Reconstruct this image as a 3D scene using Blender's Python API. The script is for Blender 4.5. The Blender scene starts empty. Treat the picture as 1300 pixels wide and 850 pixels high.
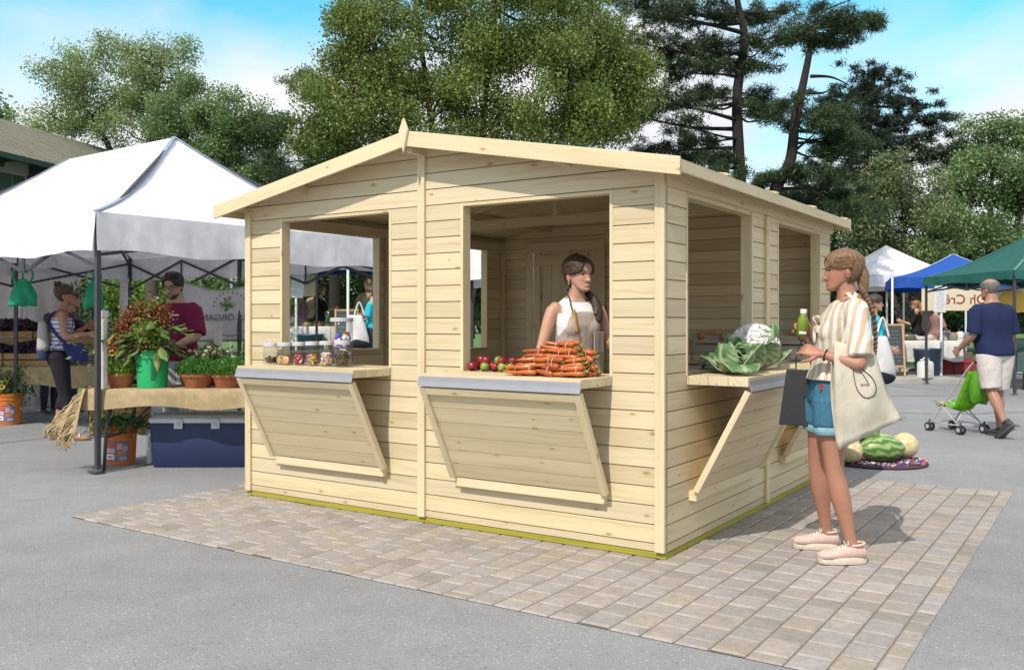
import bpy, math, random
import numpy as np
from mathutils import Vector as V, Matrix as MX, Quaternion as Q
random.seed(7); np.random.seed(7)
S = bpy.context.scene
COL = S.collection
PI = math.pi
rad = math.radians
U = random.uniform

# ------------------------------------------------------------------ camera
cam = bpy.data.cameras.new('camera'); co = bpy.data.objects.new('camera', cam); COL.objects.link(co)
co.location = (0, 0, 1.32); co.rotation_euler = (rad(90), 0, 0)
cam.sensor_width = 36; cam.lens = 36*1162/1300; cam.shift_y = -18/1300
cam.clip_start = .05; cam.clip_end = 2000
S.camera = co
FX, HY, CH = 1162.0, 407.0, 1.32
def G(px, py, z=0.0):                      # point of the ground (or of height z) seen in the photograph there
    Y = (CH-z)*FX/(py-HY); return V(((px-650)/FX*Y, Y, z))
def PT(px, py, Y): return V(((px-650)/FX*Y, Y, CH+(HY-py)/FX*Y))

# ------------------------------------------------------------------ materials
def nodes(name):
    m = bpy.data.materials.new(name); m.use_nodes = True
    nt = m.node_tree; b = nt.nodes['Principled BSDF']; return m, nt, b
def N(nt, t, **k):
    n = nt.nodes.new(t)
    for a, v in k.items():
        if a in n.inputs: n.inputs[a].default_value = v
        else: setattr(n, a, v)
    return n
def L(nt, a, b): nt.links.new(a, b)
def mixc(nt, fac, a, b, mode='MIX'):
    n = nt.nodes.new('ShaderNodeMix'); n.data_type = 'RGBA'; n.blend_type = mode; n.clamp_factor = True
    for i, x in ((0, fac), (6, a), (7, b)):
        if isinstance(x, (int, float)): n.inputs[i].default_value = x
        elif isinstance(x, (tuple, list)): n.inputs[i].default_value = (*x[:3], 1)
        else: L(nt, x, n.inputs[i])
    return n.outputs[2]
def math_(nt, op, a, b=None, c=None):
    n = nt.nodes.new('ShaderNodeMath'); n.operation = op
    for i, x in enumerate((a, b, c)):
        if x is None: continue
        if isinstance(x, (int, float)): n.inputs[i].default_value = x
        else: L(nt, x, n.inputs[i])
    return n.outputs[0]
def ramp(nt, fac, stops):
    r = nt.nodes.new('ShaderNodeValToRGB'); e = r.color_ramp.elements
    while len(e) < len(stops): e.new(.5)
    for q, (p, c) in zip(e, stops):
        q.position = p; q.color = (*c, 1) if len(c) == 3 else c
    L(nt, fac, r.inputs[0]); return r.outputs[0]
def noise(nt, vec, scale, detail=4, rough=.6, dist=0):
    n = N(nt, 'ShaderNodeTexNoise'); n.inputs['Scale'].default_value = scale; n.inputs['Detail'].default_value = detail
    n.inputs['Roughness'].default_value = rough; n.inputs['Distortion'].default_value = dist
    if vec is not None: L(nt, vec, n.inputs['Vector'])
    return n.outputs['Fac']
def mapv(nt, vec, scale=(1, 1, 1), loc=(0, 0, 0), rot=(0, 0, 0)):
    n = N(nt, 'ShaderNodeMapping'); n.inputs['Scale'].default_value = scale; n.inputs['Location'].default_value = loc
    n.inputs['Rotation'].default_value = rot
    L(nt, vec, n.inputs['Vector']); return n.outputs[0]
def bump(nt, b, h, strength=.3, dist=.01):
    n = N(nt, 'ShaderNodeBump'); n.inputs['Strength'].default_value = strength; n.inputs['Distance'].default_value = dist
    L(nt, h, n.inputs['Height']); L(nt, n.outputs[0], b.inputs['Normal'])
def g3(x): return (x, x, x)

def plain(name, c, rough=.6, var=.12, vscale=9, bumpy=0, bscale=60, metal=0, attr=False, trans=0, spec=None, coat=0):
    """base colour (or the vertex colour 'col') broken up by noise"""
    m, nt, b = nodes(name)
    tc = N(nt, 'ShaderNodeTexCoord').outputs['Object']
    if attr:
        base = N(nt, 'ShaderNodeAttribute', attribute_name='col').outputs['Color']
    else: base = c
    f = noise(nt, tc, vscale, 5)
    f = ramp(nt, f, [(.3, g3(1-var)), (.7, g3(1+var))])
    L(nt, mixc(nt, 1.0, base if attr else (*c, 1), f, 'MULTIPLY'), b.inputs['Base Color'])
    b.inputs['Roughness'].default_value = rough; b.inputs['Metallic'].default_value = metal
    if spec is not None: b.inputs['Specular IOR Level'].default_value = spec
    if coat: b.inputs['Coat Weight'].default_value = coat
    if bumpy: bump(nt, b, noise(nt, tc, bscale, 4), bumpy, .01)
    if trans:
        o = nt.nodes['Material Output']; t = N(nt, 'ShaderNodeBsdfTranslucent'); ms = N(nt, 'ShaderNodeMixShader')
        ms.inputs[0].default_value = trans
        src = b.inputs['Base Color'].links[0].from_socket
        L(nt, src, t.inputs['Color'])
        L(nt, b.outputs[0], ms.inputs[1]); L(nt, t.outputs[0], ms.inputs[2]); L(nt, ms.outputs[0], o.inputs['Surface'])
    return m

def cloth(name, c, wr=.35, wscale=9, stripes=None, c2=None, trans=0, attr=False):
    """woven cloth with folds; stripes=(axis vector, pitch, share)"""
    m, nt, b = nodes(name)
    tc = N(nt, 'ShaderNodeTexCoord').outputs['Object']
    if attr: base = N(nt, 'ShaderNodeAttribute', attribute_name='col').outputs['Color']
    else:
        base = mixc(nt, 0, c, c)
    if stripes:
        ax, pitch, share = stripes
        d = N(nt, 'ShaderNodeVectorMath', operation='DOT_PRODUCT'); L(nt, tc, d.inputs[0]); d.inputs[1].default_value = ax
        wob = math_(nt, 'MULTIPLY', noise(nt, tc, 5, 2), .035)
        fr = math_(nt, 'FRACT', math_(nt, 'DIVIDE', math_(nt, 'ADD', d.outputs['Value'], wob), pitch))
        k = ramp(nt, fr, [(share-.04, (0, 0, 0)), (share+.04, (1, 1, 1))])
        base = mixc(nt, k, c, c2)
    v = ramp(nt, noise(nt, tc, 7, 4), [(.3, g3(.9)), (.7, g3(1.06))])
    L(nt, mixc(nt, 1, base, v, 'MULTIPLY'), b.inputs['Base Color'])
    b.inputs['Roughness'].default_value = .85; b.inputs['Specular IOR Level'].default_value = .2
    h = math_(nt, 'ADD', noise(nt, mapv(nt, tc, (1, 1, .55)), wscale, 3, .5, .8), math_(nt, 'MULTIPLY', noise(nt, tc, 400, 2), .05))
    bump(nt, b, h, wr, .05)
    if trans:
        o = nt.nodes['Material Output']; t = N(nt, 'ShaderNodeBsdfTranslucent'); ms = N(nt, 'ShaderNodeMixShader')
        ms.inputs[0].default_value = trans; L(nt, b.inputs['Base Color'].links[0].from_socket, t.inputs['Color'])
        L(nt, b.outputs[0], ms.inputs[1]); L(nt, t.outputs[0], ms.inputs[2]); L(nt, ms.outputs[0], o.inputs['Surface'])
    return m

def wood(name, c, dark, knot, rough=.6, knots=1.0):
    """planed softwood: uv runs along the grain in metres; 'col' carries each board's own tone"""
    m, nt, b = nodes(name)
    uv = N(nt, 'ShaderNodeUVMap').outputs[0]
    tone = N(nt, 'ShaderNodeAttribute', attribute_name='col').outputs['Color']
    warp = noise(nt, mapv(nt, uv, (1.3, 5, 1)), 1.0, 3)
    wv = N(nt, 'ShaderNodeVectorMath', operation='ADD'); L(nt, uv, wv.inputs[0])
    cmb = N(nt, 'ShaderNodeCombineXYZ'); L(nt, math_(nt, 'MULTIPLY', warp, .09), cmb.inputs['Y']); L(nt, cmb.outputs[0], wv.inputs[1])
    gr = noise(nt, mapv(nt, wv.outputs[0], (2.2, 75, 1)), 1.0, 4, .55)
    gr2 = noise(nt, mapv(nt, wv.outputs[0], (.9, 17, 1)), 1.0, 3, .5)
    f = math_(nt, 'ADD', math_(nt, 'MULTIPLY', gr, .5), math_(nt, 'MULTIPLY', gr2, .5))
    base = ramp(nt, f, [(.33, dark), (.5, c), (.72, tuple(min(1, x*1.07) for x in c))])
    vo = N(nt, 'ShaderNodeTexVoronoi'); vo.voronoi_dimensions = '2D'; vo.inputs['Scale'].default_value = 1; vo.inputs['Randomness'].default_value = .9
    L(nt, mapv(nt, uv, (3.1, 7.5, 1)), vo.inputs['Vector'])
    rnd = N(nt, 'ShaderNodeSeparateColor'); L(nt, vo.outputs['Color'], rnd.inputs[0])
    size = math_(nt, 'MULTIPLY', math_(nt, 'GREATER_THAN', rnd.outputs[0], .66), math_(nt, 'ADD', .028, math_(nt, 'MULTIPLY', rnd.outputs[1], .065)))
    q = math_(nt, 'DIVIDE', vo.outputs['Distance'], math_(nt, 'ADD', size, .0001))
    k = ramp(nt, q, [(.0, g3(1)), (.45, g3(.95)), (.7, g3(.55)), (1.0, g3(.2)), (1.15, g3(0))])
    halo = ramp(nt, math_(nt, 'MULTIPLY', q, .4), [(.0, g3(.4)), (.9, g3(0))])
    base = mixc(nt, math_(nt, 'MULTIPLY', halo, knots), base, tuple(x*y for x, y in zip(c, (.84, .7, .5))))
    base = mixc(nt, math_(nt, 'MULTIPLY', k, .72*knots), base, knot)
    base = mixc(nt, 1, base, tone, 'MULTIPLY')
    L(nt, base, b.inputs['Base Color'])
    b.inputs['Roughness'].default_value = rough; b.inputs['Specular IOR Level'].default_value = .3
    bump(nt, b, f, .12, .004)
    return m

M = {}
M['wood'] = wood('planed_spruce', (.65, .55, .37), (.55, .435, .262), (.38, .18, .065))
M['wood_dull'] = wood('spruce_boarding', (.66, .57, .39), (.56, .47, .30), (.24, .12, .05))
M['oldwood'] = wood('whitewashed_crate_wood', (.42, .37, .33), (.29, .25, .22), (.16, .11, .08), .8)
M['green_wood'] = wood('green_treated_timber', (.36, .33, .045), (.27, .26, .035), (.18, .15, .03))
M['felt'] = plain('roof_felt', (.08, .085, .08), .95, .2, 30, .4, 200)
M['zinc'] = plain('zinc_flashing', (.27, .27, .31), .6, .06, 8)
M['nail'] = plain('nail_heads', (.12, .11, .1), .5, .1)
M['attr'] = plain('painted_mixed', (1, 1, 1), .55, .08, 14, attr=True)
M['attr_rough'] = plain('matt_mixed', (1, 1, 1), .9, .16, 22, .25, 80, attr=True)
M['attr_gloss'] = plain('glossy_mixed', (1, 1, 1), .25, .1, 20, attr=True, coat=.2)
M['leaf'] = plain('leaf_mixed', (1, 1, 1), .45, .14, 5, attr=True, trans=.36)
M['skin'] = plain('skin_tones', (1, 1, 1), .48, .05, 30, .03, 300, attr=True, spec=.4)
M['hair'] = plain('hair_strands', (1, 1, 1), .42, .25, 60, .5, 180, attr=True, spec=.5)
M['bark'] = plain('tree_bark', (.07, .055, .045), .95, .4, 8, .7, 20)
M['pinebark'] = plain('pine_bark', (.022, .018, .017), .95, .4, 8, .7, 20)
M['canvas_white'] = cloth('white_canopy_canvas', (.92, .91, .95), .4, 1.6, trans=.30)
M['canvas_blue'] = cloth('blue_canopy_canvas', (.03, .11, .47), .25, 1.6, trans=.2)
M['canvas_green'] = cloth('green_canopy_canvas', (.03, .13, .12), .25, 1.6, trans=.15)
M['steel'] = plain('dark_grey_tent_steel', (.055, .057, .068), .45, .15, 20, metal=.2)
M['whitemetal'] = plain('white_enamel_steel', (.72, .73, .76), .4, .06, 20)
M['burlap'] = plain('burlap', (.40, .30, .17), .95, .18, 16, .6, 160)
M['attr_cloth'] = cloth('coloured_cloth', (1, 1, 1), .35, 9, attr=True)

def glass():
    m = bpy.data.materials.new('clear_jar_glass'); m.use_nodes = True; nt = m.node_tree; nt.nodes.clear()
    o = N(nt, 'ShaderNodeOutputMaterial'); t = N(nt, 'ShaderNodeBsdfTransparent'); g = N(nt, 'ShaderNodeBsdfGlossy')
    t.inputs[0].default_value = (.90, .92, .92, 1); g.inputs['Roughness'].default_value = .06
    lw = N(nt, 'ShaderNodeLayerWeight'); lw.inputs[0].default_value = .5; fr = nt.nodes.new('ShaderNodeMath'); fr.operation = 'MULTIPLY_ADD'; L(nt, math_(nt, 'POWER', lw.outputs['Facing'], 3.5), fr.inputs[0]); fr.inputs[1].default_value = .6; fr.inputs[2].default_value = .06
    ms = N(nt, 'ShaderNodeMixShader'); L(nt, fr.outputs[0], ms.inputs[0]); L(nt, t.outputs[0], ms.inputs[1]); L(nt, g.outputs[0], ms.inputs[2])
    L(nt, ms.outputs[0], o.inputs[0]); return m
M['glass'] = glass()

# ------------------------------------------------------------------ mesh builder
def frame(t, up=V((0, 0, 1))):
    t = t.normalized()
    if abs(t.dot(up)) > .98: up = V((0, 1, 0)) if abs(t.y) < .9 else V((1, 0, 0))
    x = t.cross(up).normalized(); return x, x.cross(t).normalized(), t
def crom(pts, n):
    """Catmull-Rom resample of tuples"""
    P = [np.array(p, float) for p in pts]
    if len(P) == 2: return [tuple(P[0]+(P[1]-P[0])*i/n) for i in range(n+1)]
    out = []
    for i in range(len(P)-1):
        p0, p1, p2, p3 = P[max(i-1, 0)], P[i], P[i+1], P[min(i+2, len(P)-1)]
        for k in range(n):
            t = k/n
            out.append(tuple(.5*((2*p1)+(-p0+p2)*t+(2*p0-5*p1+4*p2-p3)*t*t+(-p0+3*p1-3*p2+p3)*t**3)))
    out.append(tuple(P[-1])); return out

class MB:
    def __init__(s): s.v = []; s.c = []; s.f = []; s.m = []; s.uv = []; s.big = []
    def add(s, vs, fs, col=(1, 1, 1), mi=0, uv=None):
        o = len(s.v); s.v += [tuple(p) for p in vs]
        s.c += list(col) if isinstance(col, list) else [tuple(col)]*len(vs)
        for i, f in enumerate(fs):
            s.f.append(tuple(o+k for k in f)); s.m.append(mi)
            s.uv.append([uv[k] for k in f] if uv else [(0, 0)]*len(f))
        return s
    def hexa(s, P, col=(1, 1, 1), mi=0, grain=None):
        """eight corners: bottom four, top four; grain = direction of the grain"""
        P = [V(p) for p in P]; uv = None
        if grain is not None:
            g = V(grain).normalized(); a, b2, _ = frame(g); r1, r2 = U(0, 40), U(0, 40)
            uv = [(p.dot(g)+r1, p.dot(a)+p.dot(b2)+r2) for p in P]
        return s.add(P, [(3, 2, 1, 0), (4, 5, 6, 7), (0, 1, 5, 4), (1, 2, 6, 5), (2, 3, 7, 6), (3, 0, 4, 7)], col, mi, uv)
    def box(s, c, d, R=None, col=(1, 1, 1), mi=0, grain=None):
        c = V(c); h = V(d)/2
        P = [V((a*h.x, b*h.y, e*h.z)) for e in (-1, 1) for a, b in ((-1, -1), (1, -1), (1, 1), (-1, 1))]
        if R is not None: P = [R @ p for p in P]; grain = R @ V(grain) if grain is not None else None
        return s.hexa([c+p for p in P], col, mi, grain)
    def span(s, a, b, col=(1, 1, 1), mi=0, grain=None):
        a = V(a); b = V(b); return s.box((a+b)/2, [abs(x) for x in (b-a)], None, col, mi, grain)
    def bar(s, p, q, w, h, up=(0, 0, 1), col=(1, 1, 1), mi=0, grain=True):
        p = V(p); q = V(q); x, y, t = frame(q-p, V(up)); P = []
        for e in (p, q):
            for a, b in ((-1, -1), (1, -1), (1, 1), (-1, 1)): P.append(e+x*a*w/2+y*b*h/2)
        return s.hexa(P, col, mi, t if grain else None)
    def rings(s, R, col=(1, 1, 1), mi=0, cap=True, close=True):
        n = len(R[0]); vs = [p for r in R for p in r]; fs = []
        m = n if close else n-1
        for i in range(len(R)-1):
            for k in range(m): fs.append((i*n+k, i*n+(k+1) % n, (i+1)*n+(k+1) % n, (i+1)*n+k))
        if cap and close:
            for i, fl in ((0, True), (len(R)-1, False)):
                c = sum((V(p) for p in R[i]), V())/n; vs.append(c); ci = len(vs)-1
                for k in range(n):
                    t = (i*n+k, i*n+(k+1) % n, ci); fs.append(t[::-1] if fl else t)
        return s.add(vs, fs, col, mi)
    def tube(s, pts, r, seg=8, col=(1, 1, 1), mi=0, cap=True, flat=1.0, up=(0, 0, 1)):
        pts = [V(p) for p in pts]; n = len(pts)
        if not isinstance(r, (list, tuple)): r = [r]*n
        R = []; x = None
        for i in range(n):
            t = (pts[min(i+1, n-1)]-pts[max(i-1, 0)])
            if t.length < 1e-9: t = V((0, 0, 1))
            t.normalize()
            if x is None: x, y, _ = frame(t, V(up))
            else:
                x = (x-t*x.dot(t)); x = x.normalized() if x.length > 1e-6 else frame(t)[0]
            y = x.cross(t)
            R.append([pts[i]+(x*math.cos(2*PI*k/seg)+y*math.sin(2*PI*k/seg)*flat)*r[i] for k in range(seg)])
        return s.rings(R, col, mi, cap)
    def lathe(s, prof, seg=24, at=(0, 0, 0), R=None, col=(1, 1, 1), mi=0, cap=True):
        at = V(at); RR = []
        for r, z in prof:
            ring = [V((r*math.cos(2*PI*k/seg), r*math.sin(2*PI*k/seg), z)) for k in range(seg)]
            if R is not None: ring = [R @ p for p in ring]
            RR.append([at+p for p in ring])
        return s.rings(RR, col, mi, cap)
    def ball(s, c, r, seg=12, rings_=8, R=None, col=(1, 1, 1), mi=0, lump=0):
        if isinstance(r, (int, float)): r = (r, r, r)
        c = V(c); vs = []; 
        for i in range(1, rings_):
            a = PI*i/rings_
            for k in range(seg):
                b = 2*PI*k/seg; p = V((r[0]*math.sin(a)*math.cos(b), r[1]*math.sin(a)*math.sin(b), r[2]*math.cos(a)))*(1+U(-lump, lump))
                vs.append(c+(R @ p if R is not None else p))
        for z in (1, -1):
            p = V((0, 0, z*r[2])); vs.append(c+(R @ p if R is not None else p))
        fs = []; T, B = len(vs)-2, len(vs)-1
        for i in range(rings_-2):
            for k in range(seg): fs.append((i*seg+k, (i+1)*seg+k, (i+1)*seg+(k+1) % seg, i*seg+(k+1) % seg))
        for k in range(seg):
            fs.append((T, k, (k+1) % seg)); fs.append((B, (rings_-2)*seg+(k+1) % seg, (rings_-2)*seg+k))
        return s.add(vs, fs, col, mi)
    def sheet(s, grid, th=.004, col=(1, 1, 1), mi=0):
        """grid of points (rows of V) turned into a thin closed sheet"""
        n, m = len(grid), len(grid[0]); g = [[V(p) for p in r] for r in grid]; vs = []
        for sg in (1, -1):
            for i in range(n):
                for j in range(m):
                    a = g[min(i+1, n-1)][j]-g[max(i-1, 0)][j]; b = g[i][min(j+1, m-1)]-g[i][max(j-1, 0)]
                    nn = a.cross(b); nn = nn.normalized() if nn.length > 1e-9 else V((0, 0, 1)); vs.append(g[i][j]+nn*th/2*sg)
        fs = []; o = n*m
        for i in range(n-1):
            for j in range(m-1):
                a, b, c, d = i*m+j, (i+1)*m+j, (i+1)*m+j+1, i*m+j+1
                fs.append((a, b, c, d)); fs.append((o+d, o+c, o+b, o+a))
        rim = [(0, j) for j in range(m)]+[(i, m-1) for i in range(1, n)]+[(n-1, j) for j in range(m-2, -1, -1)]+[(i, 0) for i in range(n-2, 0, -1)]
        rim = [i*m+j for i, j in rim]
        for k in range(len(rim)):
            a, b = rim[k], rim[(k+1) % len(rim)]; fs.append((a, b, o+b, o+a))
        return s.add(vs, fs, col, mi)
    def leaves(s, C, size, rnd, cols, asp=.55, nrm=None, droop=0, mul=None):
        """many leaf-shaped faces at the points C (n,3)"""
        C = np.asarray(C, float); n = len(C)
        a = rnd.normal(size=(n, 3)); 
        if nrm is not None: a += nrm
        a[:, 2] -= droop
        a /= np.linalg.norm(a, axis=1)[:, None]
        b = np.cross(a, rnd.normal(size=(n, 3))); b /= np.linalg.norm(b, axis=1)[:, None]+1e-9
        sz = size*rnd.uniform(.6, 1.3, (n, 1))
        P = np.stack([C-a*sz*.5, C+b*sz*asp*.5-a*sz*.05, C+a*sz*.5, C-b*sz*asp*.5-a*sz*.05], 1).reshape(-1, 3)
        cols = np.asarray(cols, float); w = rnd.randint(0, len(cols), n); cc = cols[w]*rnd.uniform(.75, 1.25, (n, 1))
        if mul is not None: cc = cc*mul[:, None]
        s.big.append((P, np.repeat(cc, 4, 0))); return s
    def mesh(s, name, mats, smooth=False):
        me = bpy.data.meshes.new(name); nv0 = len(s.v); nf0 = len(s.f)
        vv = np.array(s.v, np.float32).reshape(-1, 3); cv = np.array(s.c, np.float32).reshape(-1, 3) if s.c else np.zeros((0, 3), np.float32)
        nb = sum(len(q) for q, _ in s.big)
        if nb: vv = np.concatenate([vv]+[q.astype(np.float32) for q, _ in s.big]); cv = np.concatenate([cv]+[q.astype(np.float32) for _, q in s.big])
        nv = nv0+nb; nf = nf0+nb//4; ln = np.array([len(f) for f in s.f]+[4]*(nb//4), np.int32)
        lv = np.concatenate([np.array([k for f in s.f for k in f], np.int32), np.arange(nv0, nv, dtype=np.int32)])
        me.vertices.add(nv); me.vertices.foreach_set('co', vv.ravel())
        me.loops.add(len(lv)); me.polygons.add(nf)
        st = np.zeros(nf, np.int32); st[1:] = np.cumsum(ln)[:-1]
        me.polygons.foreach_set('loop_start', st); me.loops.foreach_set('vertex_index', lv)
        me.polygons.foreach_set('material_index', np.array(s.m+[0]*(nb//4), np.int32))
        me.polygons.foreach_set('use_smooth', np.full(nf, smooth))
        at_ = me.color_attributes.new('col', 'FLOAT_COLOR', 'POINT')
        c = np.ones((nv, 4), np.float32); c[:, :3] = cv; at_.data.foreach_set('color', c.ravel())
        u = me.uv_layers.new(name='UVMap'); uvs = np.zeros((len(lv), 2), np.float32)
        if nf0: q = np.array([q for f in s.uv for q in f], np.float32); uvs[:len(q)] = q
        u.data.foreach_set('uv', uvs.ravel())
        me.update(calc_edges=True); me.validate()
        for m in (mats if isinstance(mats, (list, tuple)) else [mats]): me.materials.append(m if not isinstance(m, str) else M[m])
        return me
    def build(s, name, mats, parent=None, smooth=False, bevel=0, loc=None, rotz=0, auto=None):
        o = bpy.data.objects.new(name, s.mesh(name, mats, smooth)); COL.objects.link(o)
        if parent: o.parent = parent
        if loc is not None: o.location = loc
        if rotz: o.rotation_euler = (0, 0, rotz)
        if bevel:
            b = o.modifiers.new('bevel', 'BEVEL'); b.width = bevel; b.segments = 2; b.limit_method = 'ANGLE'; b.angle_limit = rad(40)
        if auto and smooth:
            e = o.modifiers.new('edges', 'EDGE_SPLIT'); e.split_angle = rad(auto)
        return o
    def text(s, txt, M4, size=.1, depth=.002, mirror=False, col=(1, 1, 1), mi=0, center=True):
        cu = bpy.data.curves.new('lettering', 'FONT'); cu.body = txt; cu.size = size; cu.extrude = depth; cu.resolution_u = 3
        if center: cu.align_x = 'CENTER'; cu.align_y = 'CENTER'
        o = bpy.data.objects.new('lettering', cu); COL.objects.link(o)
        dg = bpy.context.evaluated_depsgraph_get(); me = bpy.data.meshes.new_from_object(o.evaluated_get(dg))
        bpy.data.objects.remove(o); bpy.data.curves.remove(cu)
        T = M4 @ MX.Scale(-1, 4, (1, 0, 0)) if mirror else M4
        s.add([T @ v.co for v in me.vertices], [tuple(p.vertices)[::-1] if mirror else tuple(p.vertices) for p in me.polygons], col, mi)
        bpy.data.meshes.remove(me); return s

def tag(o, label, cat, group=None, kind=None):
    if label: o['label'] = label
    if cat: o['category'] = cat
    if group: o['group'] = group
    if kind: o['kind'] = kind
    return o
def thing(name, label, cat, loc=(0, 0, 0), rotz=0, group=None):
    o = bpy.data.objects.new(name, None); o.empty_display_size = .1; COL.objects.link(o)
    o.location = loc; o.rotation_euler = (0, 0, rotz); return tag(o, label, cat, group)
def kids(o): return [c for c in bpy.data.objects if c.parent == o]
def copy_tree(o, parent=None):
    c = o.copy(); COL.objects.link(c); c.parent = parent
    for k in kids(o): copy_tree(k, c)
    return c
def dup(o, loc, rotz=0, label=None, scale=None):
    c = copy_tree(o); c.location = loc; c.rotation_euler = (0, 0, rotz)
    if label: c['label'] = label
    if scale: c.scale = (scale, scale, scale)
    return c
def remesh(mb, vox, smooth=4, fac=.5):
    me = mb.mesh('tmp', ['skin'], True); o = bpy.data.objects.new('tmp', me); COL.objects.link(o)
    r = o.modifiers.new('r', 'REMESH'); r.mode = 'VOXEL'; r.voxel_size = vox
    if smooth: q = o.modifiers.new('s', 'SMOOTH'); q.iterations = smooth; q.factor = fac
    dg = bpy.context.evaluated_depsgraph_get(); e = bpy.data.meshes.new_from_object(o.evaluated_get(dg))
    vs = [tuple(v.co) for v in e.vertices]; fs = [tuple(p.vertices) for p in e.polygons]
    bpy.data.objects.remove(o); bpy.data.meshes.remove(me); bpy.data.meshes.remove(e)
    return vs, fs
def rot2(a): return MX.Rotation(a, 3, 'Z')

# ------------------------------------------------------------------ light and sky
K1 = V((-.8328, .5536, 0)); K2 = V((.5538, .8327, 0)); K0 = V((.841, 5.01, 0)); KROT = math.atan2(-.5536, .8328)
EL = rad(47); TR = (K2*.996+K1*.07).normalized()
sun = bpy.data.lights.new('sun', 'SUN'); sun.energy = 3.4; sun.angle = rad(.55); sun.color = (1, .93, .81)
so = bpy.data.objects.new('sun', sun); COL.objects.link(so)
SD = V((-TR.x*math.cos(EL), -TR.y*math.cos(EL), math.sin(EL)))
so.rotation_euler = SD.to_track_quat('Z', 'Y').to_euler(); so.location = SD*60
w = bpy.data.worlds.new('World'); S.world = w; w.use_nodes = True
nt = w.node_tree; bg = nt.nodes['Background']
sky = N(nt, 'ShaderNodeTexSky'); sky.sky_type = 'NISHITA'; sky.sun_disc = False; sky.sun_elevation = EL
sky.sun_rotation = math.atan2(SD.x, SD.y); sky.air_density = 1.0; sky.dust_density = .6; sky.ozone_density = 1.0
tc = N(nt, 'ShaderNodeTexCoord').outputs['Generated']
sx = N(nt, 'ShaderNodeSeparateXYZ'); L(nt, tc, sx.inputs[0])
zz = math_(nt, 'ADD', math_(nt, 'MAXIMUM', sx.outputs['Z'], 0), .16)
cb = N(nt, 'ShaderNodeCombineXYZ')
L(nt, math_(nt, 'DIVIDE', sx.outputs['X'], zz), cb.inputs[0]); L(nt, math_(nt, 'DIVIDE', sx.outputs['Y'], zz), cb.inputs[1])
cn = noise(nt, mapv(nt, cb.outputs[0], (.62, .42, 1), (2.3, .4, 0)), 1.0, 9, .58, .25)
low = ramp(nt, sx.outputs['Z'], [(.0, g3(.42)), (.12, g3(.32)), (.21, g3(.18)), (.33, g3(.0)), (.46, g3(.10)), (.62, g3(.34))])  # upper stops add unseen overhead cloud to raise the fill light
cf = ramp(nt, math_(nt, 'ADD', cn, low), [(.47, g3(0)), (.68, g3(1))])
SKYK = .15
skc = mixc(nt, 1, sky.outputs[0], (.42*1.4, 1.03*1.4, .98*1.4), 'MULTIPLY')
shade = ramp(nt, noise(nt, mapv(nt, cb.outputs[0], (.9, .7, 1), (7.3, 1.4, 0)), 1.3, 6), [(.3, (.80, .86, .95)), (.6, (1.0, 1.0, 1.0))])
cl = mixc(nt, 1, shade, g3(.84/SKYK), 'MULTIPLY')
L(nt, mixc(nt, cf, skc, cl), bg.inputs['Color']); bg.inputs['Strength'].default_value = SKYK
S.view_settings.view_transform = 'Standard'; S.view_settings.look = 'None'; S.view_settings.exposure = .26; S.view_settings.gamma = 1
S.view_settings.use_curve_mapping = False

# ------------------------------------------------------------------ ground
def asphalt():
    m, nt, b = nodes('weathered_asphalt'); tc = N(nt, 'ShaderNodeTexCoord').outputs['Object']
    big = noise(nt, tc, .35, 5); mid = noise(nt, tc, 3.5, 5); fine = noise(nt, tc, 160, 3, .8)
    vo = N(nt, 'ShaderNodeTexVoronoi'); vo.inputs['Scale'].default_value = 130; L(nt, tc, vo.inputs['Vector'])
    c = ramp(nt, fine, [(.25, (.186, .188, .197)), (.5, (.261, .265, .281)), (.75, (.348, .353, .378))])
    sc = N(nt, 'ShaderNodeSeparateColor'); L(nt, vo.outputs['Color'], sc.inputs[0])
    c = mixc(nt, ramp(nt, sc.outputs[0], [(.95, g3(0)), (.98, g3(.6))]), c, (.50, .49, .47))
    c = mixc(nt, ramp(nt, sc.outputs[1], [(.93, g3(0)), (.97, g3(.5))]), c, (.10, .10, .10))
    c = mixc(nt, 1, c, ramp(nt, big, [(.3, g3(.82)), (.7, g3(1.1))]), 'MULTIPLY')
    c = mixc(nt, 1, c, ramp(nt, mid, [(.3, g3(.93)), (.7, g3(1.06))]), 'MULTIPLY')
    st = noise(nt, mapv(nt, tc, (.7, 1.6, 1), (3, 9, 0)), 1.1, 6, .6, .6)
    c = mixc(nt, ramp(nt, st, [(.60, g3(0)), (.74, g3(.38))]), c, (.12, .12, .12))
    L(nt, c, b.inputs['Base Color']); b.inputs['Roughness'].default_value = .88; b.inputs['Specular IOR Level'].default_value = .3
    bump(nt, b, math_(nt, 'ADD', fine, math_(nt, 'MULTIPLY', vo.outputs['Distance'], .8)), .5, .006); return m
M['asphalt'] = asphalt()
def sheet_z(name, x0, x1, y0, y1, z, mat, kind='structure'):
    mb = MB(); nx, ny = 1, 1
    mb.add([(x0, y0, z), (x1, y0, z), (x1, y1, z), (x0, y1, z)], [(0, 1, 2, 3)])
    return tag(mb.build(name, mat), None, None, kind=kind)
sheet_z('ground', -400, 400, -60, 900, 0, 'asphalt')
M['concrete'] = plain('pavement_concrete', (.36, .35, .33), .9, .14, 3, .3, 90)
M['grass_soil'] = plain('lawn', (.075, .15, .03), 1, .35, 2.5, .8, 40)
def slab(name, x0, x1, y0, y1, z, mat):
    mb = MB(); mb.span((x0, y0, -.05), (x1, y1, z)); return tag(mb.build(name, mat, bevel=.015), None, None, kind='structure')
slab('pavement', 6.6, 40, 19.45, 24.5, .10, 'concrete')
slab('kerb', 6.4, 40, 19.30, 19.446, .105, 'concrete')
sheet_z('lawn', -90, 120, 26, 160, .012, 'grass_soil')
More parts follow.
